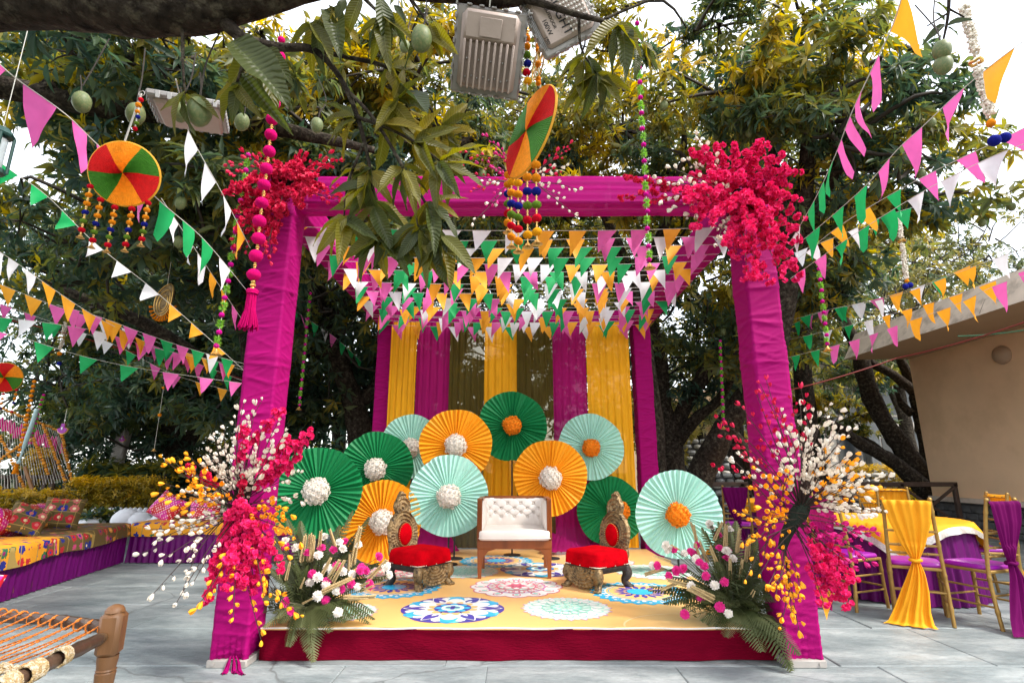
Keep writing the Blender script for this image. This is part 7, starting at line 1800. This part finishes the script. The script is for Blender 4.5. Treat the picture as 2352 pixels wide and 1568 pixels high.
disc('round red, orange and green thread disc with pompom strands at the upper left', c1, .128, Euler((R(18), R(-2), R(14))), [2, 1, 0, 2, 1, 0], [(R(-160), .23, sq1), (R(-132), .215, sq1), (R(-106), .2, sq1), (R(-78), .19, sq1), (R(-48), .195, sq1)], V(0, 0, CAM_H) + ray(325, 215) * 2.2)
garland('bead_strand', 'short strand of orange, red and blue beads from the limb to the left disc', V(0, 0, CAM_H) + ray(325, 215) * 2.19, .17, [(0, 'ring', .012), (.03, 'red', .01), (.055, 'orange', .012), (.085, 'orange', .009), (.11, 'blue', .009), (.14, 'green', .009), (.165, 'red', .009)])
c2 = V(0, 0, CAM_H) + ray(1218, 305) * 2.35
disc('tilted red, orange and green thread disc hanging at the centre before the front beam', c2, .205, Euler((R(-8), R(13), R(-63))), [0, 1, 2, 0, 1, 2], [(R(-140), .29, ['orange', 'orange', 'blue', 'green', 'red', 'orange']), (R(-118), .32, ['yellow', 'orange', 'blue', 'green', 'red', 'orange']), (R(-95), .33, ['yellow', 'orange', 'blue', 'green', 'red', 'orange']), (R(-72), .33, ['orange', 'blue', 'green', 'red', 'yellow']), (R(-52), .36, ['orange', 'orange', 'blue', 'green', 'red', 'yellow'])], V(0, 0, CAM_H) + ray(1230, 95) * 2.35)
tt = V(0, 0, CAM_H) + ray(1210, 72) * 2.25
garland('bead_strand', 'strand of orange, green, blue and red pompoms hanging beside the big floodlight', tt, .29, [(.0, 'bead', .01)] + [(.035 + .042 * i, k, .0165) for i, k in enumerate(('orange', 'orange', 'green', 'blue', 'red', 'yellow'))])
# small openwork wheel above the centre disc
cw = V(0, 0, CAM_H) + ray(1236, 148) * 2.33; t = thing('openwork_wheel', 'small orange openwork wheel just above the centre disc', 'hanging ornament', cw); rt = Euler((0, R(8), R(-68))).to_matrix()
b = MB(); b.tube([rt @ V(.062 * math.cos(a), 0, .062 * math.sin(a)) for a in [2 * PI * i / 30 for i in range(31)]], .004, 6); b.build('rim', m_gold, t)
for k in range(12):
    a = 2 * PI * k / 12; b = MB(); b.tube([rt @ V(.012 * math.cos(a), 0, .012 * math.sin(a)), rt @ V(.06 * math.cos(a + .15), 0, .06 * math.sin(a + .15))], .0022, 4); b.build('spoke', m_gold, t)
link('pompom', POMM['orange'], t, mw=Matrix.Scale(.014, 4))
for z in (.075, .095, -.075, -.095): link('pompom', POMM['orange'], t, mw=Matrix.Translation((0, 0, z)) @ Matrix.Scale(.012, 4))
c3 = V(0, 0, CAM_H) + ray(12, 866) * 7.4
disc('orange and red thread disc dim at the far left edge', c3, .2, Euler((R(14), 0, R(20))), [1, 0, 2, 1, 0, 2], [(R(-140), .35, sq1), (R(-90), .4, sq1), (R(-45), .36, sq1)], c3 + V(0, 0, .5))
garland('marigold_string', 'string of dull orange marigold heads over the strung frame', V(0, 0, CAM_H) + ray(80, 872) * 8.7, 1.35, [(.03 + .078 * i, 'orange', .03) for i in range(16)] + [(1.3, 'otassel', .09)])
garland('bell_string', 'thin orange string with a small bell in the shade left of the left post', V(0, 0, CAM_H) + ray(385, 830) * 8.0, 1.3, [(1.28, 'bell', .04), (.8, 'orange', .025), (.4, 'orange', .02)])
# shade tube, half-moon lanterns and paisley in the trees
b = MB(); b.lathe([(.02, .0), (.03, -.02), (.03, -.36), (.032, -.37), (.032, -.42), (.026, -.6), (.018, -.62), (.012, -.78), (.03, -.8), (.03, -.83), (.0, -.84)], 14, (0, 0, 0))
o = b.build('hanging_tube', M('pale_blue_tube', (.38, .55, .55), .5)); o.location = V(0, 0, CAM_H) + ray(86, 938) * 8.2; o.rotation_euler = (0, R(8), 0); tag(o, 'pale blue tube hanging in front of the strung frame', 'hanging ornament')
def half_moon(label, px, py, t_, s):
    c = V(0, 0, CAM_H) + ray(px, py) * t_; t = thing('half_moon_lantern', label, 'hanging ornament', c, group='purple half-moon ornaments')
    for (k, nm, mt, y) in ((1.0, 'gold_edge', m_gold, .0), (.86, 'purple_face', m_pad, -.012)):
        n = 20; pts = [V(s * k * math.cos(a), 0, s * k * math.sin(a) * .9) for a in [PI + PI * i / n for i in range(n + 1)]] + [V(s * k * .4, 0, s * .25), V(s * k * .3, 0, s * .95), V(-s * k * .3, 0, s * .95), V(-s * k * .4, 0, s * .25)]
        b = MB(); m_ = len(pts); b.add([p + V(0, y - .012, 0) for p in pts] + [p + V(0, y + .012, 0) for p in pts], [list(range(m_)), list(range(m_, 2 * m_))[::-1]] + [[i, (i + 1) % m_, m_ + (i + 1) % m_, m_ + i] for i in range(m_)]); b.build(nm, mt, t, smooth=False)
    b = MB(); b.box((0, -.03, .1 * s), (.22 * s, .01, .45 * s)); b.build('white_motif', m_fwhite, t)
    b = MB(); b.tube([(0, 0, s * .95), (0, 0, s * 3.5)], .004, 4); b.build('thread', m_cord, t)
half_moon('purple half-moon ornament with gold edge right of the strung frame', 145, 985, 9.4, .1)
half_moon('tiny pink half-moon ornament in the dark left of the leaning post', 282, 1008, 11.5, .07)
c = V(0, 0, CAM_H) + ray(377, 702) * 6.2; t = thing('paisley_ornament', 'brown and gold paisley ornament with orange fringe hanging in the left trees', 'hanging ornament', c)
b = MB(); n = 40
def pais(a, k): 
    r = .13 * k * (1 + .28 * math.sin(a - .6)); return V(r * .72 * math.cos(a) + .05 * k * max(0, math.sin(a)) ** 3, 0, r * 1.25 * math.sin(a) + .06 * k * max(0, math.sin(a)) ** 2)
vs = [pais(2 * PI * i / n, 1) for i in range(n)]
b.add([v + V(0, -.012, 0) for v in vs] + [v + V(0, .012, 0) for v in vs], [list(range(n)), list(range(n, 2 * n))[::-1]] + [[i, (i + 1) % n, n + (i + 1) % n, n + i] for i in range(n)]); b.build('paisley_board', m_carved, t, smooth=False)
for k in (1, .72, .45):
    b = MB(); b.tube([pais(2 * PI * i / n, k) + V(0, -.016, 0) for i in range(n + 1)], .005, 5); b.build('gold_line', m_gold, t)
for i in range(13):
    a = PI * 1.02 + PI * .96 * i / 12; p = pais(a, 1); link('tassel', TASSEL['orange'], t, mw=Matrix.Translation(p) @ Matrix.Rotation(-(a - 1.5 * PI), 4, 'Y') @ Matrix.Scale(.03, 4))
b = MB(); b.tube([(0, 0, .2), (0, 0, .9)], .003, 4); b.build('thread', m_cord, t)

# ------------------------------------------------------------------ floodlights
m_flood = M('aged_white_casting', (.4, .31, .265), .5, .12, 6, .08, 40, col2=(.2, .13, .09), c2s=9, c2lo=.6, c2hi=.72, spec=.45)
m_lip = M('clear_plastic_lip', (.36, .33, .31), .2, .1, 20, transp=.25, spec=.7)
m_clip = M('clear_clip', (.45, .43, .41), .25, transp=.3, spec=.6)
def floodlight(label, c, rot, s=.17, back=True):
    t = thing('floodlight', label, 'floodlight', c, group='floodlights in the trees'); t.rotation_euler = rot
    W_, H_ = s, s * 1.12                                           # half width, half height; seen face towards -Y
    b = MB(); b.box((0, .02, 0), (2 * W_, .03, 2 * H_), bev=.008); b.build('flange', m_lip, t)
    for k in range(7):
        for sx in (-1, 1):
            b = MB(); b.box((sx * W_, .012, -H_ + .05 + k * .045), (.007, .036, .02), bev=.002); b.build('clip', m_clip, t)
    for k in range(6):
        for sz in (-1, 1):
            b = MB(); b.box((-W_ + .05 + k * .048, .012, sz * H_), (.02, .036, .007), bev=.002); b.build('clip', m_clip, t)
    b = MB(); b.box((0, 0, 0), (2 * W_ - .05, .03, 2 * H_ - .05), bev=.012); b.build('body', m_flood, t)
    if back:
        b = MB(); b.box((0, -.02, H_ * .55), (2 * W_ - .07, .03, H_ * .68), bev=.012); b.build('driver_box', m_flood, t)
        b = MB(); b.box((0, -.042, H_ * .52), (W_ * .6, .003, H_ * .42), bev=.001); b.build('blank_plate', m_flood, t)
        for k in range(9):
            x = -W_ + .045 + k * (2 * W_ - .09) / 8; b = MB(); b.box((x, -.03, -H_ * .33), (.009, .036, H_ * 1.1), bev=.003); b.build('fin', m_flood, t)
            if k < 8:
                for z in (-.2, -.62): b = MB(); b.ball((x + .012, -.016, H_ * z - .06 * (k % 2)), .0042, 6, 4); b.build('screw', m_steel, t)
    b = MB(); b.tube([(-W_ * .1, 0, H_), (-W_ * .1, 0, H_ + .05), (-W_ * .08, .01, H_ + .2)], .003, 5); b.build('wire', m_cord, t)
    return t
cf = V(0, 0, CAM_H) + ray(1122, 122) * 2.15
floodlight('large square floodlight seen from its ribbed back, hanging under the dark limb', cf, (R(36), R(5), R(6)), .142)
cg = V(0, 0, CAM_H) + ray(1283, 22) * 2.14
f2_ = floodlight('tilted floodlight with black lettering cut by the top edge of the frame', cg, (R(22), R(-27), R(-8)), .13, False)
b = MB()
for i in range(9):
    for j in range(12): b.ball((.008 + i * .0135, -.02, -.105 + j * .0185), .005, 6, 4)
b.build('led_dots', M('led_lens', (.75, .72, .66), .2, spec=.7), f2_)
def lettering(txt, parent, loc, size, rotz=0, mat=None):
    cu = bpy.data.curves.new('lettering', 'FONT'); cu.body = txt; cu.size = size; cu.extrude = .0006; cu.align_x = 'CENTER'; cu.materials.append(mat or m_ink)
    q = bpy.data.objects.new('lettering', cu); me = bpy.data.meshes.new_from_object(q); bpy.data.objects.remove(q)
    o = bpy.data.objects.new('lettering', me); COL.objects.link(o); o.parent = parent; o.location = loc; o.rotation_euler = (R(90), rotz, 0); return o
m_ink = M('black_print', (.015, .015, .017), .6)
lettering('AN-LIGHT', f2_, (-.025, -.0165, .005), .05, R(90)); lettering('IP66 OUTDOOR', f2_, (-.055, -.0165, .0), .018, R(90)); lettering('100W', f2_, (-.085, -.0165, -.045), .026, R(90)); lettering('150', f2_, (-.108, -.0165, -.09), .022, R(90))
for k in (0, 1): 
    b = MB(); b.box((-.118 - .006 * k, -.016, 0), (.0016, .002, .25)); b.build('printed_line', m_ink, f2_)
ch_ = V(0, 0, CAM_H) + ray(438, 268) * 2.75
floodlight('flat floodlight seen from below behind the hanging mangoes at the left', ch_, (R(101), R(-5), R(24)), .165, False)
# green lantern at the left edge
c = V(0, 0, CAM_H) + ray(-6, 345) * 2.6; t = thing('hanging_lantern', 'dark green metal lantern cut by the left frame edge', 'lantern', c); m_lg = M('dark_green_metal', (.01, .05, .04), .4, .2, 12)
b = MB(); b.lathe([(.0, .13), (.03, .12), (.055, .085), (.05, .075)], 8, (0, 0, 0)); b.build('cap', m_lg, t)
b = MB(); b.lathe([(.05, -.1), (.05, -.12), (.0, -.13)], 8, (0, 0, 0)); b.build('base', m_lg, t)
for k in range(4): b = MB(); a = PI / 4 + k * PI / 2; b.tube([(.05 * math.cos(a), .05 * math.sin(a), -.11), (.05 * math.cos(a), .05 * math.sin(a), .08)], .007, 6); b.build('corner_bar', m_lg, t)
b = MB(); b.lathe([(.03, -.1), (.032, .06), (.012, .08)], 12, (0, 0, 0)); b.build('glass', M('lantern_glass', (.5, .55, .55), .1, spec=.8, transp=.4), t)
b = MB(); b.tube([(0, 0, .13), (0, .0, .9)], .0016, 4); b.build('thread', m_cord, t)

# ------------------------------------------------------------------ near mango branch over the camera
def nb(lst): return [V(0, 0, CAM_H) + ray(x, y) * t for x, y, t in lst]
nr = nb([(-700, -10, 2.4)])[0]
br = thing('mango_branch', 'thick dark mango limb close overhead with drooping leafy twigs and green fruit', 'tree branch', nr, group=None)
def nbr(lst, rad, name='limb', n=9):
    b = MB(); bark_tube(b, nb(lst), rad, n, len(lst) * 1.1); return b.build(name, m_bark, br, smooth='all', world=True)
nbr([(-700, -30, 2.3), (-250, -22, 2.05), (0, -8, 2.0), (200, 2, 1.98), (400, 8, 1.98), (540, -8, 2.0), (760, -52, 2.05), (1000, -42, 2.1), (1180, -15, 2.12), (1300, -60, 2.15)], [.16, .135, .116, .112, .105, .088, .075, .066, .05, .035], n=16)
tw = [([(520, 55, 2.0), (560, 88, 2.0), (640, 108, 2.02), (712, 112, 2.04), (760, 150, 2.06), (800, 215, 2.08), (830, 300, 2.1), (850, 390, 2.1), (862, 480, 2.12), (870, 545, 2.12)], [.03, .02, .017, .015, .011, .01, .009, .007, .005, .004]),
      ([(700, 112, 2.04), (790, 130, 2.1), (900, 160, 2.15), (980, 235, 2.2), (1010, 300, 2.2)], [.012, .009, .008, .006, .004]),
      ([(815, 268, 2.09), (880, 290, 2.08), (950, 325, 2.06), (1010, 370, 2.06)], [.009, .007, .005, .003]),
      ([(790, 200, 2.08), (860, 275, 2.06), (930, 390, 2.05), (985, 480, 2.05), (1010, 545, 2.05)], [.008, .007, .006, .005, .003]),
      ([(835, 330, 2.1), (800, 420, 2.1), (790, 500, 2.1)], [.007, .005, .003]),
      ([(905, 350, 2.06), (940, 420, 2.05), (960, 520, 2.05)], [.006, .005, .003]),
      ([(1190, -8, 2.12), (1250, 10, 2.1), (1330, 35, 2.1), (1400, 55, 2.1), (1470, 100, 2.12)], [.018, .014, .012, .008, .004]),
      ([(1380, 50, 2.1), (1420, 30, 2.1), (1520, -10, 2.1)], [.009, .006, .004]),
      ([(530, 60, 2.0), (560, 130, 1.98), (545, 190, 1.96)], [.014, .01, .005]), ([(420, 60, 1.98), (420, 150, 1.96), (425, 215, 1.95)], [.008, .005, .004]),
      ([(820, -20, 2.05), (850, 10, 2.03), (880, 40, 2.02)], [.01, .007, .004]), ([(930, -20, 2.08), (960, 20, 2.06), (985, 60, 2.05)], [.008, .005, .004]),
      ([(2180, -60, 2.5), (2178, 30, 2.5), (2165, 100, 2.5)], [.009, .007, .004]), ([(2178, 20, 2.5), (2215, 40, 2.48)], [.005, .003]), ([(2178, 30, 2.5), (2130, 60, 2.5)], [.005, .003]),
      ([(1330, 35, 2.1), (1335, 110, 2.12), (1370, 170, 2.14)], [.007, .005, .003])]
for lst, rad in tw: nbr(lst, rad, 'twig', 7)
m_nleaf = leaf_mat('near_leaf', [(0, (.025, .045, .025)), (.35, (.06, .075, .016)), (.65, (.15, .135, .014)), (1, (.32, .24, .02))], .5, .45, veins=True)
Fn = dict(pos=[], dir=[], up=[], len=[], wid=[], tone=[])
def near_leaf(a, e, w_, tone):
    """leaf from base pixel to tip pixel (with distance)"""
    p, q = nb([a])[0], nb([e])[0]; d = q - p; L_ = d.length
    Fn['pos'].append(p); Fn['dir'].append(d); Fn['up'].append(V(U(-.7, .7), -.9, U(-.1, .8))); Fn['len'].append(L_ * 1.06); Fn['wid'].append(L_ * w_); Fn['tone'].append(tone)
explicit = [((530, 95, 1.95), (660, 215, 1.85), .42, .25), ((555, 170, 1.95), (655, 290, 1.9), .22, .35), ((870, -10, 2.0), (905, 105, 1.98), .38, .4), ((830, -10, 2.0), (785, 75, 2.0), .4, .45), ((905, 10, 2.05), (935, 55, 2.05), .4, .2), ((795, 0, 2.0), (770, 40, 2.0), .5, .3), ((2175, 60, 2.5), (2235, 40, 2.45), .5, .15), ((2172, 62, 2.5), (2215, 75, 2.48), .45, .1), ((2170, 55, 2.5), (2125, 88, 2.5), .35, .2), ((2176, 30, 2.5), (2155, -5, 2.5), .4, .3), ((2170, 50, 2.5), (2150, 25, 2.5), .35, .2),
  ((925, 210, 2.15), (985, 235, 2.0), .5, .1), ((880, 545, 2.1), (865, 610, 2.08), .34, .4), ((985, 535, 2.05), (988, 632, 2.02), .3, .65), ((1000, 520, 2.05), (1040, 600, 2.05), .34, .3), ((870, 540, 2.1), (790, 590, 2.05), .36, .5), ((900, 560, 2.1), (945, 600, 2.05), .4, .25), ((960, 530, 2.05), (915, 585, 2.0), .42, .3)]
for e in explicit: near_leaf(*e)
def near_whorl(x, y, t_, n, L0, tone, a0=-160, a1=-20):
    for k in range(n):
        a = R(a0 + (a1 - a0) * (k + U(.1, .9)) / n); l = L0 * U(.75, 1.2)
        near_leaf((x + U(-8, 8), y + U(-8, 8), t_ + U(-.03, .03)), (x + math.cos(a) * l, y - math.sin(a) * l, t_ + U(-.12, .1)), U(.27, .36), min(1, max(0, tone + .08 + U(-.25, .25))))
for (x, y, t_, n, L0, tone, a0, a1) in ((1010, 300, 2.2, 9, 95, .55, -150, 60), (1010, 372, 2.06, 8, 95, .5, -140, 40), (905, 235, 2.1, 8, 95, .45, -130, 80), (960, 520, 2.05, 9, 95, .4, -165, -20), (1008, 545, 2.05, 7, 100, .45, -150, -20), (870, 545, 2.12, 9, 95, .45, -170, -10), (790, 500, 2.1, 7, 90, .5, -165, -15), (930, 390, 2.05, 7, 95, .45, -150, 0), (850, 390, 2.1, 7, 90, .4, -200, -20), (880, 290, 2.08, 7, 95, .55, -100, 80), (862, 470, 2.12, 7, 90, .4, -200, 0), (985, 470, 2.05, 7, 90, .5, -140, 30), (820, 275, 2.1, 5, 80, .4, -220, -120), (600, 105, 2.0, 5, 110, .35, -140, -40), (545, 190, 1.96, 6, 90, .3, -160, -20), (880, 40, 2.02, 6, 95, .35, -160, -20), (985, 60, 2.05, 5, 80, .4, -150, -20), (425, 215, 1.95, 5, 80, .25, -170, -10), (1370, 170, 2.14, 9, 95, .35, -160, -10), (1420, 60, 2.1, 6, 85, .4, -150, -10), (1470, 100, 2.12, 6, 80, .5, -150, -10), (1345, 130, 2.12, 6, 90, .3, -160, -30), (900, 160, 2.15, 6, 80, .6, -140, 40), (955, 325, 2.06, 6, 95, .6, -90, 60), (720, 60, 2.05, 6, 90, .55, -150, -30), (760, 20, 2.05, 6, 90, .5, -150, -30), (840, 430, 2.1, 6, 85, .45, -190, -60)):
    near_whorl(x, y, t_, n, L0, tone, a0, a1)
Fn = {k: np.array([tuple(q) if isinstance(q, Vector) else q for q in v], float) for k, v in Fn.items()}
single_leaves(Fn, br, m_nleaf)
for (x, y, t_, s) in ((182, 233, 2.6, .098), (310, 262, 2.5, .098), (412, 257, 2.4, .085), (455, 254, 1.95, .105), (558, 281, 2.4, .075), (730, 289, 2.9, .08), (972, 89, 2.0, .095), (2164, 117, 2.4, .088), (2168, 150, 2.4, .09), (932, 108, 2.6, .06), (905, 72, 2.7, .07)):
    p = V(0, 0, CAM_H) + ray(x, y) * t_; put_mango(br, p, s, U(0, 6)) 
    b = MB(); b.tube(spline([p + V(0, 0, s * .9), p + V(U(-.03, .03), .02, s * 2.2), p + V(U(-.06, .06), .03, s * 4)], 4), .003, 4, cap=False); b.build('fruit_stalk', m_twig, br, world=True)
